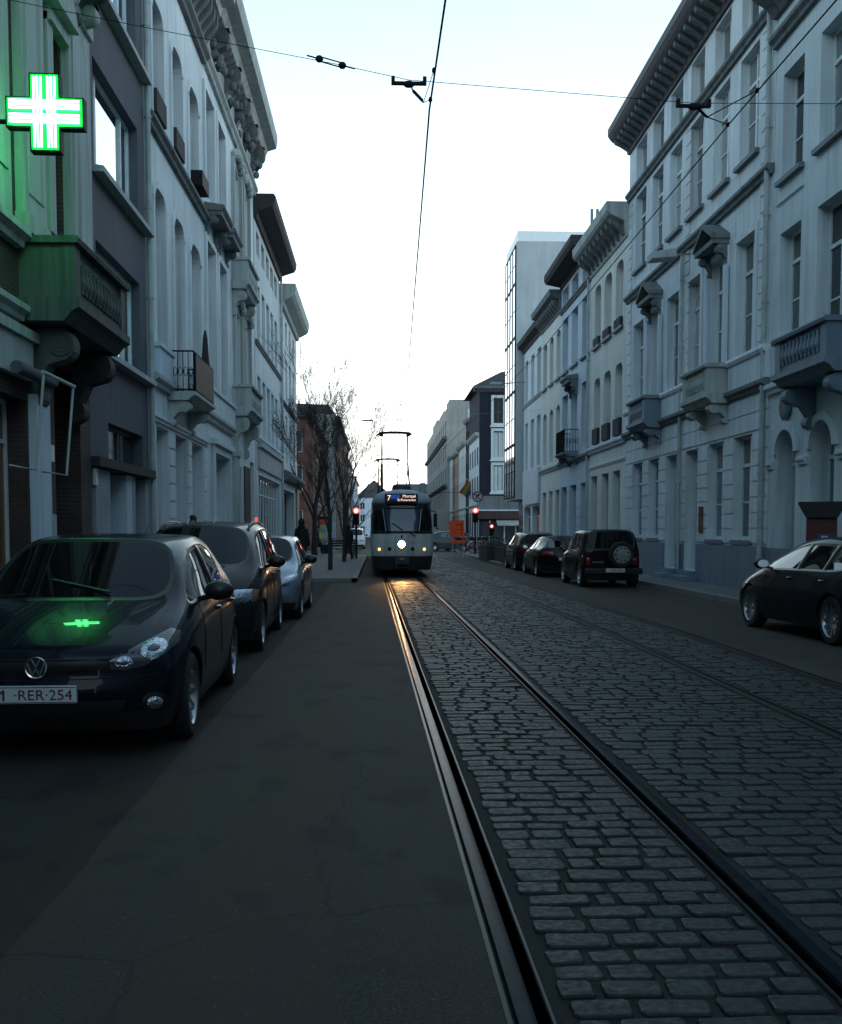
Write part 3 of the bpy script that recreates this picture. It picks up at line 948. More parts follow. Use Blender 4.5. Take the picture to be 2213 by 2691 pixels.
for (a, c) in bays:    # raised surrounds
    for z0, z1 in ((10.75, 13.3), (5.15, 9.2)):
        g = MB()
        for s in (U(a) - .16, U(c) + .001): g.box(s, s + .159, -.05, -.001, z0, z1 - .3)
        P = arc_pts(U(a), U(c), z1, 'cor'); Q = arc_pts(U(a) - .16, U(c) + .16, z1 + .16, 'cor')
        for (p, p2), (q, q2) in zip(zip(P, P[1:]), zip(Q, Q[1:])):
            g.prism([p, p2, q2, q], 'y', -.05, -.001)
        g.build('window_surround', M['white_wall'], b_)
for (a, c) in (bays[0], bays[2]):
    g = MB(); g.box(U(a) - .2, U(c) + .2, -.14, -.001, 4.99, 5.6); g.box(U(a) - .25, U(c) + .25, -.18, -.001, 5.6, 5.7); g.build('parapet_panel', M['blue_wall'], b_)
balcony(b_, U(24.5), U(27.3), 4.6, .62, M['stone'], .2, .95, 'iron', True, .62, label='iron balcony with scrolled bars and a dark screen')
MB().box(U(24.6), U(27.2), -.66, -.645, 4.85, 5.7).build('balcony_screen', M['iron'], b_)
for (a, z0) in ((23.2, 10.78), (25.4, 10.78)):
    MB().box(U(a) + .05, U(a) + 1.1, -.12, .05, z0, z0 + .5).build('window_box', M['black_band'], b_)
MB().box(U(28.0), U(29.05), -.3, .02, 10.76, 11.15).build('window_box', M['iron'], b_)
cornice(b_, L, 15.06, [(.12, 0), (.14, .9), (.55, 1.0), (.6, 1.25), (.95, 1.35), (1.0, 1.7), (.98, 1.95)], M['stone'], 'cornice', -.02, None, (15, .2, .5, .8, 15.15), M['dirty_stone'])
um = thing('folded_parasol', 'dark folded parasol standing upright on the iron balcony', 'parasol', (XL + .5, 26.9, 4.8), 0)
MB().tube([(0, 0, 0), (0, 0, 1.9)], .02, 6).build('pole', M['steel'], um)
MB().lathe([(.02, 1.9), (.06, 1.7), (.1, 1.1), (.17, .55), (.02, .6)], (0, 0, 0), 'z', 10).build('canopy', M['black_band'], um, True)

# ornate pair
def ornate_cornice(b_, L, top=True):
    band(b_, L, 14.85, 15.15, .22, M['stone'])
    o = cornice(b_, L, 15.15, [(.08, 0), (.1, 1.05), (.5, 1.2), (.62, 1.45), (.95, 1.55), (1.0, 1.8), (1.0, 2.05)], M['stone'], 'cornice', -.02, None, (int(L * 2.2), .16, .5, .5, 15.95), M['dirty_stone'])
    n = max(2, int(L / 1.7)); rnd = random.Random(int(L * 100))
    for i in range(n):
        g = MB()
        c = L * (i + .5) / n
        scroll(g, c, .34, 16.3, 1.35, .62)
        for k in range(8):
            g.blob((c + rnd.uniform(-.3, .3), -.15 - rnd.uniform(0, .3), 15.1 + rnd.uniform(.1, 1.1)), .13, .12, .14, 7, 5)
        g.build1('carved_bracket', M['dirty_stone'], o)
b_, U, L = building('white house with dark hoods over its first floor windows, left of the tiered stone balconies', 'building', 'L', 29.95, 34.98, XL)
ops = [(U(a), U(c), z0, z1, .3, None) for a, c in ((30.15, 31.65), (32.4, 33.9)) for z0, z1 in ((11.3, 14.2), (5.2, 9.92))]
gops = [(U(31.0), U(34.0), .14, 3.85, .6, None)]
wall('wall', L, 17.2, 9, ops + gops, M['white_wall'], b_)
for o in ops: window(b_, *o[:4], .28, 'cas', 'glass_cur')
door(b_, U(31.0), U(34.0), .14, 3.85, .6, 'door', .8)
for (a, c) in ((30.15, 31.65), (32.4, 33.9)):
    pediment(b_, U(a), U(c), 10.6, .5, M['dirty_stone'], False)
    for z0, z1 in ((11.3, 14.2), (5.2, 9.92)):
        g = MB()
        for s in (U(a) - .2, U(c) + .001): g.box(s, s + .199, -.07, -.001, z0, z1 + .18)
        g.box(U(a), U(c), -.07, -.001, z1, z1 + .18); g.build('window_surround', M['white_wall'], b_)
g = MB()
for s in (U(31.0) - .3, U(34.0) + .001): g.box(s, s + .299, -.1, -.001, .12, 4.1)
g.box(U(31.0), U(34.0), -.1, -.001, 3.86, 4.1); g.box(U(30.6), U(34.4), -.2, -.001, 4.1, 4.28); g.build('door_surround', M['pale_wall'], b_)
band(b_, L, 4.72, 4.98, .2, M['stone'])
g = MB(); g.box(0.02, L, -.14, -.001, 4.99, 5.6); g.box(0, L, -.2, -.001, 5.6, 5.72); g.build('parapet_panel', M['white_wall'], b_)
ornate_cornice(b_, L)
b_, U, L = building('ornate white house with two tiers of carved stone balconies on scroll consoles', 'building', 'L', 35.0, 41.6, XL)
ops = [(U(a), U(c), z0, z1, .28, arch) for a, c in ((35.75, 37.4), (38.25, 39.75)) for z0, z1, arch in ((10.7, 14.3, 'seg'), (6.2, 9.4, 'seg'))]
gops = [(U(36.0), U(37.4), .14, 3.8, .3, None), (U(39.9), U(41.2), .14, 4.2, .5, None)]
wall('wall', L, 17.2, 9, ops + gops, M['white_wall'], b_)
for o in ops: window(b_, *o[:4], .26, 'cas', 'glass_cur')
window(b_, *gops[0][:4], .28, 'shop', 'glass_cur'); door(b_, *gops[1][:4], .5, 'door_dark', .8)
balcony(b_, U(35.35), U(38.2), 9.75, .56, M['stone'], .28, .78, 'stone', True, .9, label='upper stone balcony on scroll consoles')
balcony(b_, U(35.35), U(38.6), 5.45, .62, M['stone'], .3, .78, 'stone', True, 1.3, label='lower stone balcony on large scroll consoles')
for (a, c) in ((35.75, 37.4), (38.25, 39.75)):
    for z1 in (14.35, 9.42):
        g = MB()
        for k in range(6): g.blob((U(a) + (c - a) * k / 5, -.12, z1 + .25 * math.sin(math.pi * k / 5)), .2, .14, .18, 8, 5)
        for s in (U(a) - .22, U(c) + .001): g.box(s, s + .219, -.12, -.001, z1 - 3.0, z1 - .1)
        g.build('carved_surround', M['stone'], b_)
g = MB(); g.box(U(35.1), U(35.8), -.16, -.001, .7, 4.05); g.box(U(35.05), U(35.85), -.2, -.001, .12, .7); g.box(U(35.05), U(35.85), -.22, -.001, 4.05, 4.25); g.build('pilaster', M['stone'], b_)
MB().box(U(38.0), U(39.6), -.05, -.001, .7, 3.9).build('brick_panel', M['brick'], b_)
ornate_cornice(b_, L)
lt = MB().blob((0, 0, 0), .06, .06, .07).build('wall_lamp', emit('red_lamp', (1.0, 0.05, 0.04), .8), None, True)
lt.location = (XL + .28, 39.4, 1.95); tag(lt, 'small glowing red lamp on the wall beside the brick panel', 'lamp')

# plain cream house with dark eaves
b_, U, L = building('plain house with five windows a floor, dark overhanging eaves and a vertical-boarded shopfront', 'building', 'L', 41.9, 52.42, XL)
bays = [(42.58, 43.7), (44.42, 45.6), (46.2, 47.4), (48.0, 49.2), (49.8, 51.05)]
ops = [(U(a), U(c), z0, z1, .22, None) for a, c in bays for z0, z1 in ((12.85, 13.8), (9.3, 11.68), (5.55, 7.94))]
gops = [(U(42.7), U(51.6), .5, 3.84, .25, None)]
wall('wall', L, 14.9, 9, ops + gops, M['pale_wall'], b_)
for i, o in enumerate(ops): window(b_, *o[:4], .2, 'cross' if o[3] > 13 else 'cas', 'glass_cur' if i % 3 else 'glass')
window(b_, *gops[0][:4], .2, 'shop', 'glass_cur')
band(b_, L, 9.1, 9.28, .12, M['dirty_stone']); band(b_, L, 5.2, 5.38, .14, M['pale_wall_b'])
MB().box(U(42.5), U(51.8), -.1, -.001, 4.1, 4.95).build('shop_fascia', M['grey_wall'], b_)
MB().box(U(42.4), U(51.9), -.2, -.001, 4.96, 5.1).build('fascia_moulding', M['grey_wall'], b_)
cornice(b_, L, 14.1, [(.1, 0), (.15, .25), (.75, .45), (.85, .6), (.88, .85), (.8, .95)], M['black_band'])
downpipe(b_, U(52.3), .2, 14.3, .1, .06)
roof(b_, L, 14.95, 9)

# corner house
b_, U, L = building('white corner house with broad pale cornice over a dark shopfront, beside the bare trees', 'building', 'L', 52.6, 62.7, XL)
bays = [(53.2, 54.3), (55.3, 56.45), (57.6, 58.75), (60.0, 61.2)]
ops = [(U(a), U(c), z0, z1, .2, None) for a, c in bays for z0, z1 in ((11.45, 12.7), (8.5, 10.75), (5.2, 7.7))]
gops = [(U(53.2), U(60.6), .5, 3.7, .6, None)]
wall('wall', L, 13.4, 9, ops + gops, M['white_wall'], b_)
for o in ops: window(b_, *o[:4], .18, 'cas', 'glass_cur')
window(b_, *gops[0][:4], .5, 'shop', 'glass', fm='frame_dark')
band(b_, L, 8.05, 8.25, .14, M['dirty_stone'])
cornice(b_, L, 4.05, [(.1, 0), (.35, .1), (.5, .3), (.5, .45), (.2, .6)], M['dirty_stone'], 'shop_cornice')
MB().box(U(61.3), U(62.65), -.12, -.001, .12, 4.0).build('corner_pier', M['ochre'], b_)
cornice(b_, L, 13.0, [(.15, 0), (.2, .2), (.6, .4), (.75, .55), (.8, .85), (.8, 1.05)], M['stone'])
roof(b_, L, 14.0, 9)

# beyond the side street
def plain(label, side_, ya, yb, X, H, m, bays, floors, pane='glass_cur', style='cross', rise=2.0, cm='stone', z_g=(.8, 3.2), gm='frame_dark', D=9, sill=None, cat='building', rm=None):
    b_, U, L = building(label, cat, side_, ya, yb, X)
    pitch = L / bays; ww = pitch * .5
    ops = [(pitch * (i + .5) - ww / 2, pitch * (i + .5) + ww / 2, z0, z1, .2, None) for i in range(bays) for z0, z1 in floors]
    gops = [(pitch * (i + .14), pitch * (i + .86), *z_g, .25, None) for i in range(bays)] if z_g else []
    wall('wall', L, H, D, ops + gops, m, b_)
    for o in ops: window(b_, *o[:4], .17, style, pane, sill)
    for o in gops: window(b_, *o[:4], .2, 'shop', 'glass', fm=gm)
    cornice(b_, L, H - .35, [(.1, 0), (.3, .15), (.4, .35)], M[cm])
    if z_g: band(b_, L, z_g[1] + .5, z_g[1] + .68, .1, M[cm])
    if rise: roof(b_, L, H + .01, D, rise, rm)
    return b_, U, L
def facing(label, x0, x1, Y, H, m, D=10, cat='building', name='terraced_house'):
    o = thing(name, label, cat, (x0, Y, 0), 0)
    return o, (lambda x: x - x0), x1 - x0

b_, U, L = facing('dark red brick house at the far corner of the side street, behind the bare trees', -12.5, -5.3, 82, 10.8, None)
ops = [(a, a + 1.1, z0, z1, .2, None) for a in (.7, 3.0, 5.3) for z0, z1 in ((7.8, 9.6), (4.6, 6.8), (.9, 3.2))]
wall('wall', L, 10.8, 26, ops, M['red_brick'], b_)
for o in ops: window(b_, *o[:4], .18, 'cross', 'glass')
cornice(b_, L, 10.45, [(.1, 0), (.25, .2), (.3, .4)], M['dark_brick'])
g = MB(); n_ = 6
for i in range(n_):
    for z0, z1 in ((7.8, 9.6), (4.6, 6.8), (.9, 3.4)):
        pass
plain('dark brick row house with large pale windows along the street, behind the bare trees', 'L', 82.25, 108, -5.28, 10.6, M['dark_brick'], 9, [(7.6, 9.7), (4.6, 6.7)], 'glass_blind', 'cross', 0)
b_, U, L = facing('tall greyish gabled block behind the bare trees, left of the tram', -12, -4.6, 110, 14.5, None)
ops = [(a, a + 1.0, z0, z0 + 1.7, .2, None) for a in (1.0, 3.2, 5.4) for z0 in (11.2, 8.2, 5.2)]
wall('wall', L, 14.0, 44, ops, M['grey_wall'], b_)
for o in ops: window(b_, *o[:4], .18, 'cross', 'glass')
b2 = MB().prism([(0, 14.0), (1.4, 15.2), (L - .8, 15.0), (L, 14.0)], 'y', 0, 43.9).build('roof', M['roof'], b_)
plain('brown brick street front with many small windows, behind the bare trees', 'L', 110.2, 154, -4.55, 13.8, M['dark_brick'], 13, [(10.8, 12.6), (7.8, 9.6), (4.8, 6.6)], 'glass', 'cross', 0, cm='dirty_stone')
plain('distant grey house closing the left side of the street', 'L', 156, 185, -4.9, 12.5, M['grey_wall'], 7, [(8.8, 10.8), (5.2, 7.4)], 'glass', 'cross', 3.5)
plain('distant bluish house far down the street beyond the traffic light', 'L', 186, 225, -4.6, 11.5, M['blue_wall'], 9, [(8.2, 10.0), (5.0, 7.0)], 'glass', 'cross', 4)
b_, U, L = facing('far gable-roofed house closing the end of the street behind the tram', -6, 3.6, 262, 10, None)
ops = [(a, a + 1.2, z0, z0 + 1.8, .2, None) for a in (1.2, 4.0, 6.8) for z0 in (7.0, 3.9, .9)]
wall('wall', L, 10.0, 12, ops, M['blue_wall'], b_)
for o in ops: window(b_, *o[:4], .18, 'cross', 'glass')
MB().prism([(-.3, 10.0), (L / 2, 14.6), (L + .3, 10.0)], 'y', -.2, 12).build('roof', M['roof'], b_)
b_, U, L = facing('far low dark-roofed house seen beside the tram roof', 4.4, 13, 235, 8, None)
ops = [(a, a + 1.2, z0, z0 + 1.8, .2, None) for a in (1.0, 3.6, 6.2) for z0 in (6.2, 3.2)]
wall('wall', L, 9.0, 12, ops, M['grey_wall'], b_)
for o in ops: window(b_, *o[:4], .18, 'cross', 'glass')
MB().prism([(-.3, -.3, ), (12.3, 0)] and [(-.3, 9.0), (6, 12.6), (12.3, 9.0)], 'x', -.2, L + .2).build('roof', M['roof'], b_)
# ---------------------------------------------------------------- right row
def quoin_strip(b_, ua, uc, z0, z1, m): rustic(b_, ua, uc, z0, z1, .36, m, .03, 'quoin_strip')
# nearest right house: arched door and window, big balcony
b_, U, L = building('tall white house with arched doorway and big stone balcony, nearest on the right', 'building', 'R', 10.0, 22.42, XR)
bays = [(20.93, 22.02), (18.95, 20.15), (16.9, 18.1), (14.8, 16.0), (12.6, 13.8)]
ops = [(*sorted((U(a), U(c))), 9.05, 11.24, .3, None) for a, c in bays] + [(*sorted((U(a), U(c))), 5.0 if i == 1 else 5.65, 7.9, .3, None) for i, (a, c) in enumerate(bays)]
gops = [(*sorted((U(20.95), U(21.95))), .35, 3.66, .4, 'round'), (*sorted((U(19.15), U(20.2))), 1.2, 3.67, .4, 'round'), (*sorted((U(16.9), U(18.0))), 1.2, 3.67, .4, 'round'), (*sorted((U(14.7), U(15.8))), 1.2, 3.67, .4, 'round')]
wall('wall', L, 13.2, 9, ops + gops, M['pale_wall'], b_)
for i, o in enumerate(ops): window(b_, *o[:4], .27, 'cas3', 'glass_cur' if i % 2 else 'glass', .12)
dr = door(b_, *gops[0][:4], .36, 'door', .77)
g = MB(); rnd = random.Random(5)
for k in range(14): g.blob((.5 + rnd.uniform(-.16, .16), -.035, 1.0 + rnd.uniform(-.5, .6)), .05, .025, .07, 7, 5)
g.box(.3, .7, -.07, -.02, 1.72, 1.78); g.box(.3, .7, -.07, -.02, .32, .38); g.build('ironwork', M['frame'], dr)
for o in gops[1:]: window(b_, *o[:4], .37, 'cas', 'glass_cur', .1)
for o in gops:
    g = MB(); P = arc_pts(o[0], o[1], o[3], 'round'); Q = arc_pts(o[0] - .17, o[1] + .17, o[3] + .17, 'round')
    for (p, p2), (q, q2) in zip(zip(P, P[1:]), zip(Q, Q[1:])): g.prism([p, p2, q2, q], 'y', -.07, -.001)
    c = (o[0] + o[1]) / 2
    g.build('arch_moulding', M['pale_wall'], b_)
g = MB(); c = U(21.45)
g.lathe([(.0, 0), (.26, 0), (.3, -.06), (.2, -.1), (0, -.1)], (c, -.002, 4.15), 'y', 20); g.build('roundel', M['dirty_stone'], b_)
edges = sorted([(o[0], o[1]) for o in gops])
cur = 0.0
for (a, c) in edges + [(L, L)]:
    if a - .18 > cur: band(b_, L, 2.86, 3.02, .09, M['pale_wall'], 'impost_band', cur, a - .18 if a < L else L)
    cur = c + .18
band(b_, L, 4.45, 4.72, .2, M['dirty_stone'], 'string_course', U(20.3), L) if False else band(b_, L, 4.5, 4.72, .16, M['pale_wall'])
balcony(b_, U(20.35), U(18.0), 4.36, .72, M['plinth'], .26, .72, 'stone', True, .85, label='big stone balcony with balusters above the arched window')
MB().box(0.02, L, -.05, -.001, .0, 1.12).build('plinth', M['plinth'], b_)
g = MB(); g.prism([(-.02, 9.0 - .42), (-.02, 8.55), (-.05, 8.55), (-.05, 8.58)], 'x', .2, 1.6); g.build('sill_moulding', M['pale_wall'], b_)
band(b_, L, 11.95, 12.2, .2, M['dirty_stone'])
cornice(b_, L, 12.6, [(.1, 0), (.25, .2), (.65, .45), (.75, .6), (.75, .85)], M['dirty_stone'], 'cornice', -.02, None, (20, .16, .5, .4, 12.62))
g = MB()
for o in gops[:1]: g.box(o[0] - .1, o[1] + .1, -.32, -.0505, .121, .22); g.box(o[0], o[1], -.2, -.0505, .2205, .34)
g.build('door_step', M['plinth'], b_)

# twin house, built as two mirrored three-bay houses
def twin(label, ya, yb, bays, pedbay, dbay, near):
    b_, U, L = building(label, 'building', 'R', ya, yb, XR)
    q = lambda a, c, z0, z1, d, arch=None: (*sorted((U(a), U(c))), z0, z1, d, arch)
    att = [q(a, c, 13.2, 14.38, .24) for a, c in bays]
    w2 = [q(a, c, 10.26, 12.7, .22) for a, c in bays]
    w1 = [q(a, c, 5.68, 8.43, .22) for a, c in bays]
    gw = [q(a, c, 1.3, 3.77, .24) for i, (a, c) in enumerate(bays) if i != dbay]
    dd = q(*bays[dbay], .4, 3.75, .34)
    wall('wall', L, 15.0, 9, att + w2 + w1 + gw + [dd], M['white_wall'] if near else M['pale_wall_b'], b_)
    for o in att: window(b_, *o[:4], .22, 'cross', 'glass_cur')
    for i, o in enumerate(w2): window(b_, *o[:4], .2, 'cas3', 'glass_blind' if i != 2 else 'glass_cur', .12)
    for i, o in enumerate(w1): window(b_, *o[:4], .2, 'cas3', 'glass_cur' if i == 0 else 'glass_blind')
    for i, o in enumerate(gw): window(b_, *o[:4], .22, 'cas3', 'glass_cur' if near else 'glass_blind', .05)
    door(b_, *dd[:4], .32, 'door', .74)
    # sunk surrounds
    for o in w1:
        g = MB()
        for s in (o[0] - .15, o[1] + .001): g.box(s, s + .149, -.04, -.001, o[2], o[3] + .15)
        g.box(o[0], o[1], -.04, -.001, o[3], o[3] + .15); g.build('window_surround', M['white_wall'], b_)
    band(b_, L, 12.84, 13.08, .16, M['dirty_stone']); band(b_, L, 9.36, 9.58, .18, M['dirty_stone'])
    cornice(b_, L, 14.45, [(.08, 0), (.12, .12), (.62, .42), (.7, .5), (.78, .62), (.78, .85), (.7, .9)], M['roof'], 'cornice', -.02, None, (14, .16, .6, .34, 14.52), M['dirty_stone'])
    # parapet below the first floor
    pb = pedbay; pc = (U(bays[pb][0]) + U(bays[pb][1])) / 2
    g = MB()
    for (a, c) in ((0.02, pc - 1.08), (pc + 1.08, L - .02)):
        g.box(a, c, -.1, -.001, 4.92, 5.5); g.prism([(0, 5.5), (-.14, 5.5), (-.18, 5.58), (-.16, 5.66), (0, 5.66)], 'x', a, c)
    g.build('parapet_panel', M['white_wall'], b_)
    band(b_, L, 4.68, 4.9, .2, M['dirty_stone'])
    balcony(b_, pc - 1.0, pc + 1.0, 4.66, .6, M['plinth'] if not near else M['stone'], .24, .74, 'stone', True, .5)
    pediment(b_, pc - .62, pc + .62, 8.62, .42, M['dirty_stone'], True)
    g = MB()
    for s in (pc - .82, pc + .62): g.box(s, s + .2, -.12, -.041, 5.68, 8.1)
    g.build('pilaster', M['blue_wall'], b_)
    # rusticated ground floor: grooves between courses
    g = MB(); spans = sorted([(o[0], o[1]) for o in gw] + [(dd[0], dd[1])])
    cur = 0.02
    for (a, c) in spans + [(L - .02, L)]:
        z = 1.2
        while z < 3.7:
            if a - .02 > cur + .05: g.box(cur, a - .02, -.03, -.001, z + .014, z + .346)
            z += .36
        cur = c + .02
    z = 3.82
    while z < 4.6:
        g.box(.02, L - .02, -.03, -.001, z + .012, min(z + .4, 4.62)); z += .412
    g.build('rustication', M['white_wall'], b_)
    e = (L - .55, L - .04) if near is None else ((.04, .5) if near else (L - .5, L - .04))
    if near: quoin_strip(b_, .04, .5, 5.8, 12.7, M['white_wall'])
    else: quoin_strip(b_, .04, .5, 5.8, 12.7, M['white_wall'])
    g = MB()
    cur = 0.02
    for (a, c) in ((dd[0], dd[1]), (L - .02, L)):
        if a > cur: g.box(cur, a - .02, -.05, -.001, 0, 1.14)
        cur = c + .02
    g.build('plinth', M['plinth'], b_)
    g = MB(); g.box(dd[0] - .08, dd[1] + .08, -.42, .3, .121, .25); g.box(dd[0], dd[1], -.2, .3, .2505, .39); g.build('door_step', M['plinth'], b_)
    return b_, U, L
b_, U, L = twin('white three-bay house with triangular hood and floodlight, next to the arched doorway house', 22.45, 28.98, [(23.45, 24.66), (25.4, 26.6), (27.42, 28.6)], 1, 2, True)
downpipe(b_, U(22.62), .3, 14.4, .1, .06); downpipe(b_, U(28.9), .4, 9.3, .1, .05)
quoin_strip(b_, U(23.2), U(22.75), 5.8, 12.7, M['white_wall'])
MB().box(U(27.15), U(26.85), -.07, -.0305, 1.45, 2.15).build('wall_plaque', M['dark_brick'], b_)
fl = thing('floodlight', 'grey box floodlight on a bracket under the string course of the twin house', 'floodlight', (XR - .2, 28.4, 9.15), R(-90))
MB().prism([(-.95, -.16), (-.95, .02), (-.3, .14), (-.25, -.1)], 'x', -.28, .28).build('housing', M['grey_wall'], fl, bevel=.02)
MB().tube([(0, -.3, 0), (0, .2, .05)], .03, 8).build('bracket', M['steel'], fl)
b_, U, L = twin('white three-bay house with triangular hood, behind the black off-roader with spare wheel', 29.0, 35.52, [(29.36, 30.56), (31.3, 32.52), (33.26, 34.6)], 1, 0, False)

# arched-window house with bracketed cornice
b_, U, L = building('cream house with three arched windows a floor and a heavily bracketed cornice', 'building', 'R', 35.56, 41.78, XR)
bays = [(36.25, 37.4), (38.05, 39.3), (39.9, 41.05)]
q = lambda a, c, z0, z1, d, arch=None: (*sorted((U(a), U(c))), z0, z1, d, arch)
ops = [q(a, c, 8.85, 11.2, .3, 'cor') for a, c in bays] + [q(a, c, 4.95, 7.55, .3, 'cor') for a, c in bays]
gops = [q(a, c, .9, 3.7, .3) for a, c in ((36.45, 37.6), (38.3, 39.5), (40.3, 41.45))]
wall('wall', L, 13.0, 9, ops + gops, M['cream_wall'], b_)
for i, o in enumerate(ops): window(b_, *o[:4], .28, 'cross', 'glass_cur', .12 if i < 3 else None)
for o in gops: window(b_, *o[:4], .28, 'cas', 'glass', fm='frame_dark')
for o in ops:
    MB().box(o[0] + .1, o[1] - .1, -.1, .1, o[2] + .01, o[2] + (.3 if o[2] > 8 else .62)).build('flower_box', M['black_band'], b_)
band(b_, L, 4.62, 4.86, .18, M['pale_wall_b']); band(b_, L, 4.0, 4.12, .06, M['cream_wall'])
cornice(b_, L, 11.75, [(.06, 0), (.12, .2), (.15, .5), (.7, .75), (.78, .85), (.8, 1.15)], M['stone'], 'cornice', -.02, None, (9, .22, .6, .62, 11.85), M['dirty_stone'])
roof(b_, L, 12.95, 9)
# blue-white house with dark eaves and iron balcony
b_, U, L = building('bluish white house with dark overhanging eaves and a black iron balcony', 'building', 'R', 41.82, 48.58, XR)
bays = [(42.15, 43.6), (44.5, 45.95), (46.75, 48.2)]
ops = [q(a, c, 8.9, 11.35, .3) for a, c in bays] + [q(a, c, 5.1, 7.8, .3) for a, c in bays] + [q(a, c, 11.98, 12.75, .2) for a, c in bays]
gops = [q(a, c, .8, 3.55, .3) for a, c in bays]
wall('wall', L, 13.5, 9, ops + gops, M['blue_wall'], b_)
for i, o in enumerate(ops): window(b_, *o[:4], .28 if o[2] < 11 else .18, 'cross', 'glass_cur', .12 if i < 3 else None)
for o in gops: window(b_, *o[:4], .28, 'cas', 'glass', fm='frame_dark')
band(b_, L, 11.7, 11.9, .14, M['dirty_stone']); band(b_, L, 4.5, 4.75, .16, M['dirty_stone'])
pediment(b_, U(45.95), U(44.5), 8.0, .42, M['dirty_stone'], False)
balcony(b_, U(46.3), U(44.2), 4.76, .6, M['dirty_stone'], .16, 1.0, 'iron', True, .35)
for (a, c) in ((41.86, 42.1), (43.65, 44.45), (46.0, 46.7), (48.25, 48.55)): rustic(b_, U(c), U(a), .9, 3.6, .4, M['blue_wall'], .03)
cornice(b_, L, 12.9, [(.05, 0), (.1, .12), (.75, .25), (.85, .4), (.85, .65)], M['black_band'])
downpipe(b_, U(41.95), .3, 12.9, .09, .05)
roof(b_, L, 13.56, 9)
cs = thing('chimney_stack', 'row of four thin flue pipes rising above the dark eaves on the right', 'chimney', (10.2, 49.4, 0), 0)
MB().box(-.1, 1.15, -.4, .4, 12.9, 15.5).build('stack', M['concrete'], cs)
for k in range(4): MB().tube([(.08 + k * .27, 0, 15.5), (.08 + k * .27, 0, 16.95)], .075, 8).build('flue_pipe', M['plinth'], cs)
# pair of lower houses
b_, U, L = building('low cream house with narrow windows and an ornate frieze, right of the white hoarding', 'building', 'R', 48.62, 54.4, XR)
bays = [(48.78, 49.9), (50.7, 51.8), (52.65, 53.8)]
ops = [q(a, c, 8.9, 11.2, .28, 'seg') for a, c in bays] + [q(a, c, 4.95, 7.6, .28, 'seg') for a, c in bays]
gops = [q(a, c, .8, 3.5, .28) for a, c in bays]
wall('wall', L, 12.9, 9, ops + gops, M['cream_wall'], b_)
for i, o in enumerate(ops): window(b_, *o[:4], .26, 'cross', 'glass_cur', .12 if i < 3 else None)
for o in gops: window(b_, *o[:4], .26, 'cas', 'glass_cur')
band(b_, L, 4.5, 4.72, .16, M['stone'])
cornice(b_, L, 11.9, [(.05, 0), (.1, .3), (.12, .6), (.55, .8), (.6, 1.05)], M['dirty_stone'], 'cornice', -.02, None, (10, .2, .42, .5, 12.0))
b_, U, L = building('plain white house with a blank white hoarding sheet over its shopfront', 'building', 'R', 54.42, 61.0, XR)
bays = [(54.7, 55.9), (57.0, 58.15), (59.35, 60.4)]
ops = [q(a, c, 9.0, 11.42, .28) for a, c in bays] + [q(a, c, 5.05, 7.8, .28) for a, c in bays]
gops = [q(54.7, 57.4, .4, 2.9, .3), q(58.0, 60.6, .4, 2.9, .3)]
wall('wall', L, 12.6, 9, ops + gops, M['white_wall'], b_)
for o in ops: window(b_, *o[:4], .26, 'cross', 'glass_cur')
for o in gops: window(b_, *o[:4], .26, 'shop', 'glass', fm='frame')
band(b_, L, 8.75, 8.95, .12, M['stone'])
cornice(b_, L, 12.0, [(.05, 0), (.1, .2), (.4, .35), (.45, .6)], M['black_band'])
MB().box(U(60.2), U(54.6), -.16, -.02, 3.0, 4.95).build('hoarding_sheet', simple('white_sheet', (.55, .62, .68), .6, 0, .04, 2), b_)
MB().box(U(56.4), U(54.9), .18, .2, .75, 2.3).build('orange_poster', simple('orange_poster', (.75, .13, .04), .5, 0, .35, 3), b_)

# modern block with blank gable
b_, U, L = building('tall modern block with blank pale gable wall and black gridded glass front', 'building', 'R', 61.1, 66.5, 8.25, 'modern_block')
H_ = 18.7
g = MB(); g.prism([(0, 3.4), (0, H_), (14, H_), (14, 0.0), (1.0, 0.0), (1.0, 3.4)], 'x', 0, L)
g.build('wall', plaster('tower_render', (.47, .51, .53), .85), b_)
gl = MB()
fr = MB()
for k in range(4):
    u = .25 + k * (L - .5) / 4
    for z0, z1 in ((3.6, 6.6), (6.8, 9.8), (10.0, 13.0), (13.2, 16.2), (16.4, 18.4)):
        a, c = u + .13, u + (L - .5) / 4 - .13
        f = MB(); f.box(a - .12, a, -.075, -.001, z0 - .1, z1 + .1); f.box(c, c + .12, -.075, -.001, z0 - .1, z1 + .1); f.box(a, c, -.065, -.001, z0 - .1, z0); f.box(a, c, -.065, -.001, z1, z1 + .16); f.box(a, c, -.06, -.001, (z0 + z1) / 2 - .03, (z0 + z1) / 2 + .03)
        w_ = f.build('window', M['iron'], b_)
        MB().box(a, c, -.055, -.04, z0, z1).build('pane', M['glass_mirror'], w_)
MB().box(.05, L - .02, .05, 13.8, H_ + .001, H_ + .6).build('parapet', simple('frosted_parapet', (.8, .84, .86), .4, 0, .03), b_)
MB().box(.2, L - .2, 1.1, 1.2, .12, 3.38).build('shopfront', M['glass'], b_) if False else MB().box(.3, L - .3, .9, .98, .2, 3.2).build('shopfront', M['glass'], b_)
wl = thing('street_lamp', 'grey box street lamp on a wall bracket in front of the gridded glass front', 'street lamp', (8.2, 60.4, 10.2), 0)
MB().box(-1.6, -.9, -.16, .16, -.08, .08).build('lamp_head', M['grey_wall'], wl, bevel=.03); MB().tube([(-.9, 0, 0), (.5, 0, .1)], .03, 6).build('bracket', M['steel'], wl)

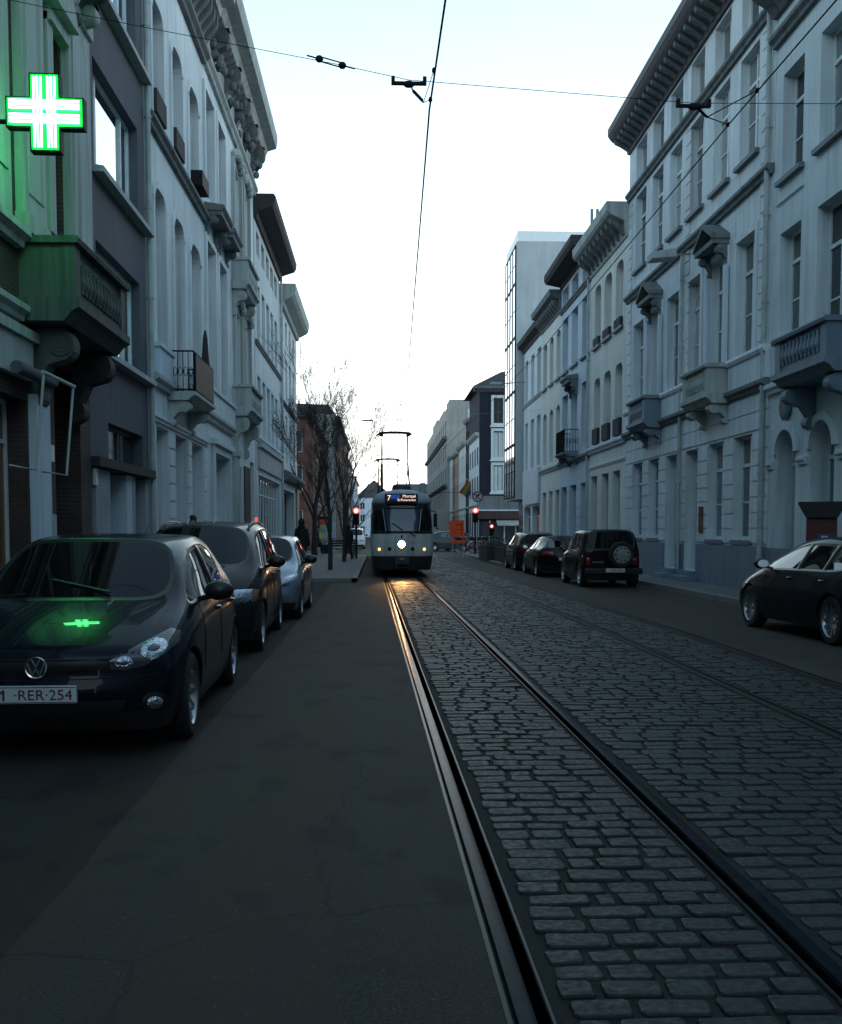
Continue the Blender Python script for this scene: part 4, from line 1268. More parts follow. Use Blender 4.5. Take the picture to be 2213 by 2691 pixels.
# navy corner house facing the camera, with white window frames
b_, U, L = facing('navy house with thick white window frames on the far street corner', 8.9, 16.5, 90, 14.3, None)
wx = [(10.15, 11.0), (13.0, 13.9)]
ops = [(U(a), U(c), z0, z1, .15, None) for a, c in wx for z0, z1 in ((10.5, 13.3), (7.1, 10.0) if False else (7.0, 9.6), (3.9, 6.2) if False else (4.0, 6.2))]
ops = [(U(a), U(c), z0, z1, .15, None) for a, c in wx for z0, z1 in ((11.0, 13.2), (8.0, 10.3), (5.1, 7.3))]
wall('wall', L, 14.2, 10, ops, M['navy_wall'], b_)
for o in ops: window(b_, *o[:4], .12, 'cross', 'glass', fm='frame_dark')
for o in ops:
    g = MB()
    for s in (o[0] - .22, o[1] + .001): g.box(s, s + .219, -.1, -.001, o[2] - .2, o[3] + .25)
    g.box(o[0], o[1], -.1, -.001, o[3], o[3] + .25); g.box(o[0], o[1], -.1, -.001, o[2] - .2, o[2]); g.box(o[0] - .32, o[1] + .32, -.2, -.001, o[2] - .36, o[2] - .201)
    g.build('window_surround', M['frame'], b_)
cornice(b_, L, 13.7, [(.1, 0), (.3, .15), (.55, .3), (.6, .5)], M['dirty_stone'], 'cornice', -.55)
MB().prism([(-.6, 14.2), (L, 14.2), (L, 16.5), (1.8, 15.4)], 'y', -.5, 10).build('roof', M['roof'], b_)
MB().box(0.02, 3.5, -.12, -.001, 3.4, 4.6).build('carved_frieze', M['dirty_stone'], b_)
MB().box(-.3, 6, -.5, -.121, 2.55, 3.25).build('shop_fascia', plaster('dark_shop_board', (.085, .055, .055)), b_)
MB().box(-.4, 6, -.55, -.122, 3.26, 3.38).build('fascia_moulding', M['frame'], b_)
awn = MB().prism([(-.12, 2.5), (-1.2, 2.1), (-1.2, 1.95), (-.12, 2.35)], 'x', 1.5, 6).build('shop_awning', M['stone'], b_)
g = MB(); g.box(.2, 6, -.03, -.001, .15, 2.3); g.build('shopfront', M['glass'], b_)
for a in (.9, 2.2, 3.2): MB().box(a, a + .1, -.1, -.031, .15, 2.4).build('shop_pilaster', M['frame'], b_)
b_, U, L = plain('dark narrow house with a white-framed window behind the navy corner house', 'R', 100.1, 104, 8.9, 12.6, M['navy_wall'], 2, [(9.6, 11.4), (6.2, 8.2)], 'glass', 'cross', 0)
plain('white house with small windows in the far row on the right, behind the round sign', 'R', 90.1, 100, 8.88, 10.2, M['white_wall'], 4, [(7.4, 9.0), (4.6, 6.4)], 'glass', 'cross', 1.5)
plain('cream house in the far row on the right, behind the rainbow flag', 'R', 104.1, 113, 8.9, 10.6, M['cream_wall'], 4, [(7.6, 9.4), (4.8, 6.6)], 'glass', 'cross', 2)
plain('narrow ochre house in the far row on the right', 'R', 113.1, 119, 8.9, 10.3, M['ochre'], 2, [(7.6, 9.2), (4.8, 6.6)], 'glass', 'cross', 1.5)
plain('narrow faded red house in the far row on the right', 'R', 119.1, 122.4, 8.9, 10.4, M['pink'], 1, [(7.6, 9.2), (4.8, 6.6)], 'glass', 'cross', 1.5)
plain('white house beside the tall concrete gable in the far row on the right', 'R', 122.5, 128, 8.9, 10.6, M['pale_wall_b'], 3, [(7.6, 9.4), (4.8, 6.6)], 'glass', 'cross', 1.2)
# concrete block with blank gable and a stepped street front
b_, U, L = building('tall concrete block with bare gable and brownish street front, far on the right', 'building', 'R', 128.1, 182, 8.6, 'concrete_block')
q = lambda a, c, z0, z1, d, arch=None: (*sorted((U(a), U(c))), z0, z1, d, arch)
ops = [q(130 + k * 4.3, 131.9 + k * 4.3, z0, z0 + 1.9, .25) for k in range(12) for z0 in (4.6, 7.6, 10.6, 13.6)]
wall('wall', L, 17.0, 16, ops, M['concrete'], b_)
for o in ops: window(b_, *o[:4], .2, 'cross', 'glass')
for z in (7.0, 13.0): band(b_, L, z, z + .4, .5, M['dirty_stone'])
for k, (a, c, h) in enumerate(((128.3, 134, 1.0), (140, 150, .9), (156, 168, 1.4))): MB().box(*sorted((U(a), U(c))), .3, 6, 17.001, 17 + h).build('roof_upstand', M['concrete'], b_)
for k in range(5): MB().tube([(L - 2 + (k > 2) * .4, 3.2 + k * .5 + (k > 2) * 1.0, 17.0), (L - 2 + (k > 2) * .4, 3.2 + k * .5 + (k > 2) * 1.0, 18.3)], .07, 6).build('flue_pipe', M['steel'], b_)
MB().box(L + .001, L + .12, 2.6, 3.0, 13.6, 16.8).build('wall_duct', M['frame'], b_)
plain('distant low brown houses beyond the concrete block', 'R', 183, 230, 8.0, 9.5, M['concrete'], 10, [(6.4, 8.2), (3.9, 5.6)], 'glass', 'cross', 2.5, z_g=None)

# the street goes on behind the viewer: plain row houses (they shade the foreground and show in the paintwork)
for k, (ya, yb, m_, lb) in enumerate(((-20, 7.95, 'pale_wall', 'plain pale row house beside the pharmacy, seen only in reflections'), (-52, -20.1, 'grey_wall', 'plain grey row house farther back on the pharmacy side'))):
    plain(lb, 'L', ya, yb, XL, 14.5, M[m_], 8, [(10.5, 12.8), (5.6, 8.6)], 'glass_cur', 'cross', 2)
for k, (ya, yb, m_, lb) in enumerate(((-18, 9.95, 'cream_wall', 'plain cream row house next to the house with the arched door'), (-52, -18.1, 'pale_wall_b', 'plain white row house farther back on the arched door side'))):
    plain(lb, 'R', ya, yb, XR, 14.5, M[m_], 8, [(10.5, 12.8), (5.6, 8.6)], 'glass_cur', 'cross', 2)
b_, U, L = facing('brown brick house closing the street behind the viewer', -9, 12, -75, 15, None)
b_.rotation_euler = (0, 0, R(180)); b_.location = (12, -75, 0)
ops = [(a, a + 1.2, z0, z0 + 2.0, .2, None) for a in (1.5, 5, 8.5, 12, 15.5, 18.5) for z0 in (11, 6.5, 1)]
wall('wall', L, 15.0, 8, ops, M['dark_brick'], b_)
for o in ops: window(b_, *o[:4], .18, 'cross', 'glass_cur')
# ================================================================ vehicles
def poly_mesh(name, verts, faces, m, parent=None, smooth=True):
    used = sorted({i for f in faces for i in f}); mp = {o: k for k, o in enumerate(used)}
    me = bpy.data.meshes.new(name)
    me.from_pydata([verts[i] for i in used], [], [tuple(mp[i] for i in f) for f in faces])
    me.materials.append(m)
    if smooth: me.polygons.foreach_set('use_smooth', [True] * len(me.polygons))
    me.update()
    return link(name, me, parent)

def islands(faces):
    par = {}
    def find(a):
        while par.setdefault(a, a) != a:
            par[a] = par[par[a]]; a = par[a]
        return a
    for f in faces:
        for i in f[1:]: par[find(i)] = find(f[0])
    g = {}
    for f in faces: g.setdefault(find(f[0]), []).append(f)
    return list(g.values())

TEMPL = {}
TEMPL['hatch'] = dict(L=4.2, W=.895, H=1.48, st=[
    ((.24, .77, .665), (.18, .64, .70), (.05, .71)),
    ((.70, .815, .835), (.64, .69, .885), (.54, .905)),
    ((1.14, .83, .945), (1.10, .72, .985), (.92, 1.0)),
    ((1.75, .845, .965), (1.80, .61, 1.415), (1.68, 1.445)),
    ((2.34, .85, .97), (2.36, .62, 1.468), (2.33, 1.488)),
    ((3.10, .845, .985), (3.10, .61, 1.452), (3.10, 1.472)),
    ((3.58, .82, 1.0), (3.72, .58, 1.375), (3.80, 1.40)),
    ((3.96, .77, 1.0), (4.04, .64, 1.0), (4.13, 1.0))],
    front=[.02, -.03, -.01, .08], rear=[.06, .10, .08, -.02], fa=.87, ra=3.448, wr=.316, glass=((2, 3), (3, 4), (4, 5)), cpil=True)
TEMPL['estate'] = dict(L=4.3, W=.9, H=1.44, st=[
    ((.30, .76, .66), (.22, .64, .69), (.05, .70)),
    ((.75, .82, .83), (.7, .68, .87), (.6, .89)),
    ((1.22, .845, .93), (1.18, .74, .965), (1.0, .98)),
    ((1.85, .86, .95), (1.98, .58, 1.36), (1.84, 1.405)),
    ((2.45, .86, .96), (2.5, .60, 1.425), (2.45, 1.455)),
    ((3.2, .855, .97), (3.25, .595, 1.415), (3.2, 1.445)),
    ((3.85, .83, .985), (3.85, .57, 1.35), (3.95, 1.385)),
    ((4.12, .78, .985), (4.18, .65, .985), (4.24, .985))],
    front=[.02, -.03, -.01, .08], rear=[.05, .09, .07, -.02], fa=.87, ra=3.45, wr=.325, glass=((2, 3), (3, 4), (4, 5), (5, 6)), cpil=True)
TEMPL['mpv'] = dict(L=4.25, W=.88, H=1.62, st=[
    ((.28, .72, .74), (.20, .62, .77), (.03, .78)),
    ((.60, .80, .90), (.55, .66, .95), (.42, .97)),
    ((.98, .83, 1.02), (.93, .72, 1.06), (.74, 1.07)),
    ((1.55, .845, 1.04), (1.70, .60, 1.53), (1.54, 1.575)),
    ((2.2, .85, 1.04), (2.22, .63, 1.60), (2.18, 1.635)),
    ((3.0, .845, 1.05), (3.0, .63, 1.60), (3.0, 1.64)),
    ((3.75, .83, 1.06), (3.8, .61, 1.56), (3.84, 1.60)),
    ((4.05, .79, 1.06), (4.1, .68, 1.06), (4.16, 1.06))],
    front=[.02, -.03, -.01, .08], rear=[.05, .09, .08, -.02], fa=.86, ra=3.55, wr=.315, glass=((2, 3), (3, 4), (4, 5), (5, 6)), cpil=False)
TEMPL['coupe'] = dict(L=4.45, W=.90, H=1.38, st=[
    ((.30, .74, .62), (.22, .62, .65), (.05, .66)),
    ((.85, .80, .78), (.8, .66, .82), (.7, .84)),
    ((1.40, .83, .88), (1.36, .72, .915), (1.2, .93)),
    ((2.10, .85, .90), (2.15, .56, 1.30), (2.03, 1.34)),
    ((2.65, .855, .91), (2.65, .57, 1.36), (2.62, 1.395)),
    ((3.25, .85, .92), (3.2, .56, 1.33), (3.2, 1.365)),
    ((3.72, .83, .94), (3.58, .54, 1.21), (3.6, 1.25)),
    ((4.14, .77, .95), (4.2, .64, .97), (4.3, .98))],
    front=[.02, -.03, -.01, .08], rear=[.06, .10, .08, -.02], fa=.88, ra=3.5, wr=.318, glass=((2, 3), (3, 4), (4, 5)), cpil=True)
TEMPL['offroad'] = dict(L=3.5, W=.80, H=1.58, st=[
    ((.14, .68, .84), (.10, .60, .87), (.02, .88)),
    ((.55, .70, .92), (.52, .60, .95), (.46, .96)),
    ((1.02, .73, .97), (.98, .64, 1.0), (.9, 1.0)),
    ((1.32, .74, .98), (1.42, .62, 1.50), (1.36, 1.53)),
    ((2.0, .745, .98), (2.0, .64, 1.54), (1.98, 1.57)),
    ((2.75, .745, .98), (2.75, .64, 1.54), (2.75, 1.57)),
    ((3.16, .74, .99), (3.10, .63, 1.52), (3.13, 1.55)),
    ((3.28, .73, .99), (3.28, .66, 1.0), (3.31, 1.0))],
    front=[.0, -.02, -.04, .02], rear=[.0, .01, .04, .0], fa=.62, ra=2.82, wr=.34, glass=((2, 3), (3, 4), (4, 5)), cpil=True)

def wheel(parent, x, y, r, side_, spokes=10, deep=True):
    w = .1
    o = MB().lathe([(r * .68, -w), (r * .9, -w * 1.02), (r * .985, -w * .8), (r, -w * .45), (r, w * .45), (r * .985, w * .8), (r * .9, w * 1.02), (r * .68, w)], (0, 0, 0), 'x', 28).build('wheel', M['rubber'], parent, True)
    o.location = (x, y, r)
    g = MB(); s = side_
    g.lathe([(r * .69, s * .098), (r * .66, s * .085), (r * .62, s * .03), (r * .60, -s * .02)], (0, 0, 0), 'x', 28)
    g.lathe([(0, s * .06), (r * .14, s * .062), (r * .17, s * .045), (r * .17, -s * .02)], (0, 0, 0), 'x', 14)
    for k in range(spokes):
        a = 2 * math.pi * k / spokes
        c, n = Vector((0, math.cos(a), math.sin(a))), Vector((0, -math.sin(a), math.cos(a)))
        A, B_ = c * r * .12, c * r * .64
        h1, h2 = r * .07, r * .055
        X = Vector((1, 0, 0)) * s
        p = [A - n * h1 + X * .05, A + n * h1 + X * .05, B_ + n * h2 + X * .08, B_ - n * h2 + X * .08]
        q = [v - X * .03 for v in p]
        g.quad(*p); g.quad(p[0], p[3], q[3], q[0]); g.quad(p[1], q[1], q[2], p[2])
    g.build('rim', M['alloy'], o, True)
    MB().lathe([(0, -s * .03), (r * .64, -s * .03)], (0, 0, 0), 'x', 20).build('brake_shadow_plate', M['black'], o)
    return o

class Car:
    def __init__(s, kind, label, cat, loc, rz, paint_m, L=None, W=None, H=None, group=None, name='parked_car', spokes=10, lod=2, low_trim=False):
        T = TEMPL[kind]; s.T = T
        s.ky = (L or T['L']) / T['L']; s.kx = (W or T['W']) / T['W']; s.kz = (H or T['H']) / T['H']
        ky, kx, kz = s.ky, s.kx, s.kz
        s.L = T['L'] * ky; s.W = T['W'] * kx
        s.root = thing(name, label, cat, loc, rz, group)
        st = T['st']; K = len(st)
        s.kind = kind
        verts = []; top = []; low = {-1: [], 1: []}
        def add(x, y, z): verts.append((x * kx, y * ky, z * kz)); return len(verts) - 1
        Wm = T['W']
        for k, (b, t, c) in enumerate(st):
            hood = k <= 2 or k == K - 1
            d5 = (.5 * (b[1] - t[1]), .35 * (t[2] - b[2])) if hood else (.05, .07)
            j4 = (b[1], b[0], b[2]); j6 = (t[1], t[0], t[2]); j5 = (t[1] + d5[0], (t[0] + b[0]) / 2 if hood else t[0], t[2] - d5[1])
            j7 = (t[1] * .55, t[0] + .75 * (c[0] - t[0]), t[2] + .8 * (c[1] - t[2])); j8 = (0, c[0], c[1])
            row = [add(*p) for p in (j4, j5, j6, j7, j8)] + [add(-p[0], p[1], p[2]) for p in (j7, j6, j5, j4)]
            top.append(row)
            end = {0: .07, 1: .015, K - 2: .01, K - 1: .06}.get(k, 0.0)
            wm = Wm - end * 1.1
            zb = b[2]
            L4 = [(max(wm - .012, b[1]), b[0], zb - .10), (wm, b[0], .2 + (zb - .2) * .58), (wm - .005, b[0], .2 + (zb - .2) * .25), (wm - .06, b[0], .19)]
            low[1].append([add(*p) for p in L4]); low[-1].append([add(-p[0], p[1], p[2]) for p in L4])
        F = []; mat_i = []
        def face(q, m): F.append(q); mat_i.append(m)
        for k in range(K - 1):
            for c in range(8):
                m = 0
                if k == 2 and 2 <= c <= 5: m = 1
                if k == K - 2 and 2 <= c <= 5: m = 3
                if c in (0, 7) and (k, k + 1) in T['glass']: m = 2
                face((top[k][c], top[k][c + 1], top[k + 1][c + 1], top[k + 1][c]), m)
            for sd, c4 in ((1, 0), (-1, 8)):
                ch0 = [top[k][c4]] + low[sd][k]; ch1 = [top[k + 1][c4]] + low[sd][k + 1]
                for j in range(4): face((ch0[j], ch0[j + 1], ch1[j + 1], ch1[j]), 0)
        for (k, prof, sg) in ((0, T['front'], -1), (K - 1, T['rear'], 1)):
            prev = top[k]
            for r in range(4):
                a, d = verts[low[1][k][r]], verts[low[-1][k][r]]
                ye = a[1] / ky; cy = (st[k][2][0]) + prof[r]
                row = [low[1][k][r]]
                for c in range(1, 8):
                    fx = verts[top[k][c]][0] / verts[top[k][0]][0]
                    yy = cy + (ye - cy) * abs(fx) ** 2.4
                    row.append(add(fx * a[0] / kx, yy, a[2] / kz))
                row.append(low[-1][k][r])
                for c in range(8): face((prev[c], prev[c + 1], row[c + 1], row[c]), 4 if (r == 3) else 0)
                prev = row
        me = bpy.data.meshes.new('tmp'); me.from_pydata(verts, [], F)
        me.polygons.foreach_set('material_index', mat_i)
        bm = bmesh.new(); bm.from_mesh(me)
        bm.faces.ensure_lookup_table()
        bmesh.ops.recalc_face_normals(bm, faces=bm.faces)
        def inset(fs, th):
            if fs:
                r_ = bmesh.ops.inset_region(bm, faces=fs, thickness=th, depth=-.006, use_even_offset=True, use_boundary=True)
                for f in r_['faces']: f.material_index = 5
        inset([f for f in bm.faces if f.material_index == 1], .03)
        inset([f for f in bm.faces if f.material_index == 3], .035)
        for sgn in (1, -1):
            fs = [f for f in bm.faces if f.material_index == 2 and f.calc_center_median().x * sgn > 0]
            inset(fs, .026)
        cl = bm.edges.layers.float.get('crease_edge') or bm.edges.layers.float.new('crease_edge')
        for e in bm.edges:
            ms = {f.material_index for f in e.link_faces}
            if len(ms) == 2 and 5 in ms: e[cl] = .92
        bm.verts.ensure_lookup_table()
        def crease(i, j, val):
            e = bm.edges.get((bm.verts[i], bm.verts[j]))
            if e: e[cl] = max(e[cl], val)
        for k in range(K - 1):
            for c4 in (0, 8): crease(top[k][c4], top[k + 1][c4], .55)
            for c6 in (2, 6): crease(top[k][c6], top[k + 1][c6], .5 if k > 1 else .35)
            for sd in (1, -1):
                crease(low[sd][k][3], low[sd][k + 1][3], .8); crease(low[sd][k][0], low[sd][k + 1][0], .25)
        for c in range(8):
            crease(top[0][c], top[0][c + 1], .45); crease(top[K - 1][c], top[K - 1][c + 1], .5); crease(top[K - 2][c], top[K - 2][c + 1], .5); crease(top[2][c], top[2][c + 1], .5)
        for sd, c4 in ((1, 0), (-1, 8)):
            for k, val in ((0, .2), (K - 1, .45)):
                ch = [top[k][c4]] + low[sd][k]
                for q in range(4): crease(ch[q], ch[q + 1], val)
        bm.to_mesh(me); bm.free()
        for _ in range(3): me.materials.append(None)
        tmp = bpy.data.objects.new('tmp', me); col.objects.link(tmp)
        md = tmp.modifiers.new('s', 'SUBSURF'); md.levels = lod; md.render_levels = lod
        dg = bpy.context.evaluated_depsgraph_get(); dg.update()
        ev = tmp.evaluated_get(dg).to_mesh()
        V = [v.co.copy() for v in ev.vertices]; P = [tuple(p.vertices) for p in ev.polygons]; MI = [p.material_index for p in ev.polygons]
        tmp.evaluated_get(dg).to_mesh_clear()
        bpy.data.objects.remove(tmp); bpy.data.meshes.remove(me)
        s.bvh = BVHTree.FromPolygons(V, P)
        s.zmax = max(v.z for v in V)
        # wheel arches
        wr = T['wr']; s.wr = wr
        ax = [T['fa'] * ky, T['ra'] * ky]; Ra = wr + .055
        s.ax = ax
        drop = set()
        rad = {}
        for i, v in enumerate(V):
            if abs(v.x) > s.W * .55:
                for a in ax:
                    d = math.hypot(v.y - a, v.z - wr)
                    if d < Ra: rad[i] = (a, d)
        keep = [];
        for f, m in zip(P, MI):
            if all(i in rad for i in f): continue
            keep.append((f, m))
        for i, (a, d) in rad.items():
            if d > 1e-4:
                q = Ra / d
                V[i] = Vector((V[i].x, a + (V[i].y - a) * q, wr + (V[i].z - wr) * q))
        by = {}
        for f, m in keep: by.setdefault(m, []).append(f)
        s.body = poly_mesh('body', V, by.get(0, []), paint_m, s.root)
        for isl in islands(by.get(4, [])): poly_mesh('lower_bumper', V, isl, M['trim'], s.root)
        if 1 in by: poly_mesh('windscreen', V, by[1], M['car_glass'], s.root)
        if 3 in by: poly_mesh('rear_window', V, by[3], M['car_glass'], s.root)
        if 5 in by: poly_mesh('window_trim', V, by[5], M['trim'], s.root)
        for isl in islands(by.get(2, [])): poly_mesh('side_window', V, isl, M['car_side_glass'], s.root)
        # floor, liners, wheels
        g = MB(); hw = s.W - .1
        g.box(-hw + .22, hw - .22, .3, s.L - .3, .2, .45); g.build('underbody', M['black'], s.root)
        lip = MB(); lin = MB()
        for a in ax:
            for sd in (1, -1):
                pts = []
                for i in range(15):
                    an = -.32 + (math.pi + .64) * i / 14
                    yy, zz = a + (Ra - .008) * math.cos(an), wr + (Ra - .008) * math.sin(an)
                    h = s.bvh.ray_cast(Vector((sd * 3, yy + .03 * math.cos(an), zz + .03 * math.sin(an))), Vector((-sd, 0, 0)))
                    xx = h[0].x if h[0] else sd * (s.W - .03)
                    if abs(xx) < s.W - .16: xx = sd * (s.W - .1)
                    pts.append((xx - sd * .012, yy, zz))
                lip.tube(pts, .016, 6)
                n = len(lin.v); kk = 12
                for xx in (pts[7][0], sd * (s.W - .36)):
                    for i in range(kk + 1):
                        an = -.4 + (math.pi + .8) * i / kk
                        lin.v.append((xx - (sd * .03 if xx == pts[7][0] else 0), a + (Ra + .004) * math.cos(an), wr + (Ra + .004) * math.sin(an)))
                for i in range(kk): lin.f.append((n + i, n + i + 1, n + kk + 2 + i, n + kk + 1 + i))
                lin.f.append(tuple(n + kk + 1 + i for i in range(kk + 1)))
                wheel(s.root, sd * (s.W - .125), a, wr, sd, spokes)
        lip.build('wheel_arch_lip', M['trim'] if low_trim else paint_m, s.root, True)
        lin.build('wheel_arch_liner', M['black'], s.root)
        s.door_details()
    def hit(s, dirn, u, v):
        if dirn == 'front': o, d = Vector((u, -2, v)), Vector((0, 1, 0))
        elif dirn == 'rear': o, d = Vector((u, s.L + 2, v)), Vector((0, -1, 0))
        elif dirn == 'right': o, d = Vector((3, u, v)), Vector((-1, 0, 0))
        elif dirn == 'left': o, d = Vector((-3, u, v)), Vector((1, 0, 0))
        else: o, d = Vector((u, v, 3)), Vector((0, 0, -1))
        h = s.bvh.ray_cast(o, d)
        return (h[0], h[1], d) if h[0] else (None, None, d)
    def patch(s, name, dirn, topl, botl, m, rows=5, off=.006, bulge=0.0, cols=3, parent=None):
        """skin between an upper and a lower outline, laid onto the body seen along dirn"""
        def sub(pl):
            r = []
            for a, b in zip(pl, pl[1:]):
                for i in range(cols): r.append((a[0] + (b[0] - a[0]) * i / cols, a[1] + (b[1] - a[1]) * i / cols))
            return r + [pl[-1]]
        T_, B_ = sub(topl), sub(botl); n = len(T_)
        g = MB(); grid = []
        last = None
        for r in range(rows + 1):
            row = []
            for i in range(n):
                f = r / rows
                u = T_[i][0] + (B_[i][0] - T_[i][0]) * f; v = T_[i][1] + (B_[i][1] - T_[i][1]) * f
                p, nn, d = s.hit(dirn, u, v)
                if p is None: p = (last or Vector((0, 0, 0))).copy(); nn = -d
                last = p
                e = off + bulge * math.sin(math.pi * f) * math.sin(math.pi * i / (n - 1))
                if r in (0, rows) or i in (0, n - 1): e = off * .3
                if nn.dot(d) > 0: nn = -nn
                q = p + nn * e
                g.v.append(tuple(q)); row.append(len(g.v) - 1)
            grid.append(row)
        for r in range(rows):
            for i in range(n - 1): g.f.append((grid[r][i], grid[r][i + 1], grid[r + 1][i + 1], grid[r + 1][i]))
        f0 = g.f[len(g.f) // 2]; A_, B_2, C_ = (Vector(g.v[q]) for q in f0[:3])
        if (B_2 - A_).cross(C_ - A_).dot(d) > 0: g.f = [f[::-1] for f in g.f]
        return poly_mesh(name, g.v, g.f, m, parent or s.root)
    def line(s, name, dirn, pts, m, r=.004, sub=6):
        P = []
        for a, b in zip(pts, pts[1:]):
            for i in range(sub):
                u, v = a[0] + (b[0] - a[0]) * i / sub, a[1] + (b[1] - a[1]) * i / sub
                p, nn, d = s.hit(dirn, u, v)
                if p is not None: P.append(tuple(p))
        if len(P) > 1: return MB().tube(P, r, 5).build(name, m, s.root, True)
    def door_details(s):
        ky, kz, T = s.ky, s.kz, s.T
        st = T['st']
        y0 = (st[2][0][0] + .12) * ky; y1 = st[4][0][0] * ky; y2 = (st[5][0][0] + .25) * ky
        zb = (st[4][0][2] - .03) * kz
        for k in range(4, 6):
            if not any(k == a for a, b in T['glass']) or not any(k == b for a, b in T['glass']): continue
            (by_, bw, bz), (ty, tw, tz), _ = st[k]
            wd = .05 if s.kind != 'offroad' else .06
            for d in ('right', 'left'):
                s.patch('pillar', d, [((ty - wd) * ky, (tz - .09) * kz), ((ty + wd) * ky, (tz - .09) * kz)], [((by_ - wd) * ky, (bz + .02) * kz), ((by_ + wd) * ky, (bz + .02) * kz)], M['trim'], 8, .014, .004, 4)
        for d in ('right', 'left'):
            for a in ((y0 + .1, y1) if s.kind in ('coupe', 'offroad') else (y0 + .1, y1, y2)):
                s.line('door_seam', d, [(a, zb), (a, .36)], M['trim'], .005)
            for a in ((y1 - .16,) if s.kind in ('coupe', 'offroad') else (y1 - .16, y2 - .2)):
                s.patch('door_handle', d, [(a - .1, zb - .07), (a + .08, zb - .07)], [(a - .1, zb - .105), (a + .08, zb - .105)], s.body.data.materials[0], 3, .018, .02, 4)
            sg = 1 if d == 'right' else -1
            p, nn, dd = s.hit(d, y0 + .22 * ky, zb + .02)
            if p is not None:
                g = MB()
                g.blob((sg * .15, -.01, .075), .115, .075, .078, 12, 8)
                g.tube([(-sg * .03, .02, 0), (sg * .08, 0, .03)], .022, 6)
                o = g.build('wing_mirror', M['trim'], s.root, True); o.location = p
                gl = MB().lathe([(0, 0), (.07, .0)], (sg * .15, .07, .078), 'y', 14).build('mirror_glass', M['chrome'], o); gl.scale = (1.2, 1, .85); gl.location = (-sg * .03, 0, .012)

def text_obj(s, size, m, parent, loc, rot, name='lettering', ext=.002, align='CENTER', sx=1.0):
    c = bpy.data.curves.new('tmp', 'FONT'); c.body = s; c.size = size; c.align_x = align; c.align_y = 'CENTER'; c.extrude = ext; c.resolution_u = 3
    t = bpy.data.objects.new('tmp', c); col.objects.link(t)
    dg = bpy.context.evaluated_depsgraph_get(); dg.update()
    me = bpy.data.meshes.new_from_object(t.evaluated_get(dg)); me.name = name
    bpy.data.objects.remove(t); bpy.data.curves.remove(c)
    me.materials.clear(); me.materials.append(m)
    o = link(name, me, parent, loc, rot); o.scale = (sx, 1, 1)
    return o

def num_plate(car, dirn, u, z, w, h, txt, size):
    p, nn, d = car.hit(dirn, u, z)
    y = p.y + (-.02 if dirn == 'front' else .02)
    rot = 0 if dirn == 'front' else math.pi
    g = MB().box(-w / 2, w / 2, -.008, .03, -h / 2, h / 2)
    o = g.build('number_plate', M['plate'], car.root, bevel=.004); o.location = (u, y, z); o.rotation_euler = (0, 0, rot)
    b = MB()
    for q in ((-w / 2 + .006, w / 2 - .006, -h / 2 + .005, -h / 2 + .01), (-w / 2 + .006, w / 2 - .006, h / 2 - .01, h / 2 - .005)): b.box(q[0], q[1], -.0095, -.0081, q[2], q[3])
    b.build('border', M['plate_red'], o)
    if txt: text_obj(txt, size, M['plate_red'], o, (0, -.0095, -.004), (R(90), 0, 0), sx=.92)
    return o

M['lamp_cover'] = glass_mat('lamp_cover', (0.05, 0.055, 0.065), 0.06, 0.8)
P_ = {}
P_['navy'] = paint('dark_blue_paint', (0.006, 0.008, 0.016), 0.2)
P_['black'] = paint('black_paint', (0.006, 0.006, 0.007))
P_['graphite'] = paint('graphite_paint', (0.014, 0.016, 0.020), 0.0)
P_['silver'] = paint('silver_blue_paint', (0.22, 0.26, 0.33), 0.6)
P_['blueblack'] = paint('blue_black_paint', (0.010, 0.016, 0.022), 0.2)
P_['white'] = paint('white_paint', (0.6, 0.62, 0.62))

# ---- nearest hatchback on the left
c = Car('hatch', 'dark navy hatchback with white front plate, nearest car parked at the left kerb', 'car', (-2.195, 6.49, 0.0), R(1.6), P_['navy'], group=None, spokes=10)
for sg in (1, -1):
    up = [(.445 * sg, .655), (.52 * sg, .70), (.64 * sg, .765), (.76 * sg, .825), (.815 * sg, .80)]
    lo = [(.45 * sg, .60), (.54 * sg, .592), (.66 * sg, .615), (.77 * sg, .68), (.825 * sg, .735)]
    hl = c.patch('headlight', 'front', up, lo, M['lamp_cover'], 6, .004, .004)
    for (u, v, r) in ((.70, .715, .078), (.535, .64, .058)):
        P = [(u * sg + r * math.cos(a), v + r * .82 * math.sin(a)) for a in [math.pi * i / 6 for i in range(7)]]
        Q = [(u * sg + r * math.cos(-a), v + r * .82 * math.sin(-a)) for a in [math.pi * i / 6 for i in range(7)]]
        c.patch('lamp', 'front', P, Q, M['reflector'], 6, .011, .003, 2, hl)
        P2 = [(u * sg + (p[0] - u * sg) * .45, v + (p[1] - v) * .45) for p in P]; Q2 = [(u * sg + (p[0] - u * sg) * .45, v + (p[1] - v) * .45) for p in Q]
        c.patch('bulb', 'front', P2, Q2, M['lamp_cover'], 5, .017, .004, 2, hl)
    P = [(.72 * sg + .062 * math.cos(a), .37 + .06 * math.sin(a)) for a in [math.pi * i / 6 for i in range(7)]]
    Q = [(.72 * sg + .062 * math.cos(a), .37 - .06 * math.sin(a)) for a in [math.pi * i / 6 for i in range(7)]]
    fo = c.patch('fog_lamp', 'front', [(.72 * sg + (a - .72 * sg) * 1.25, .37 + (b - .37) * 1.25) for a, b in P], [(.72 * sg + (a - .72 * sg) * 1.25, .37 + (b - .37) * 1.25) for a, b in Q], M['trim'], 5, .004, .002, 2)
    c.patch('lamp', 'front', [(.72 * sg + (a - .72 * sg) * .8, .37 + (b - .37) * .8) for a, b in P], [(.72 * sg + (a - .72 * sg) * .8, .37 + (b - .37) * .8) for a, b in Q], M['reflector'], 5, .008, .006, 2, fo)
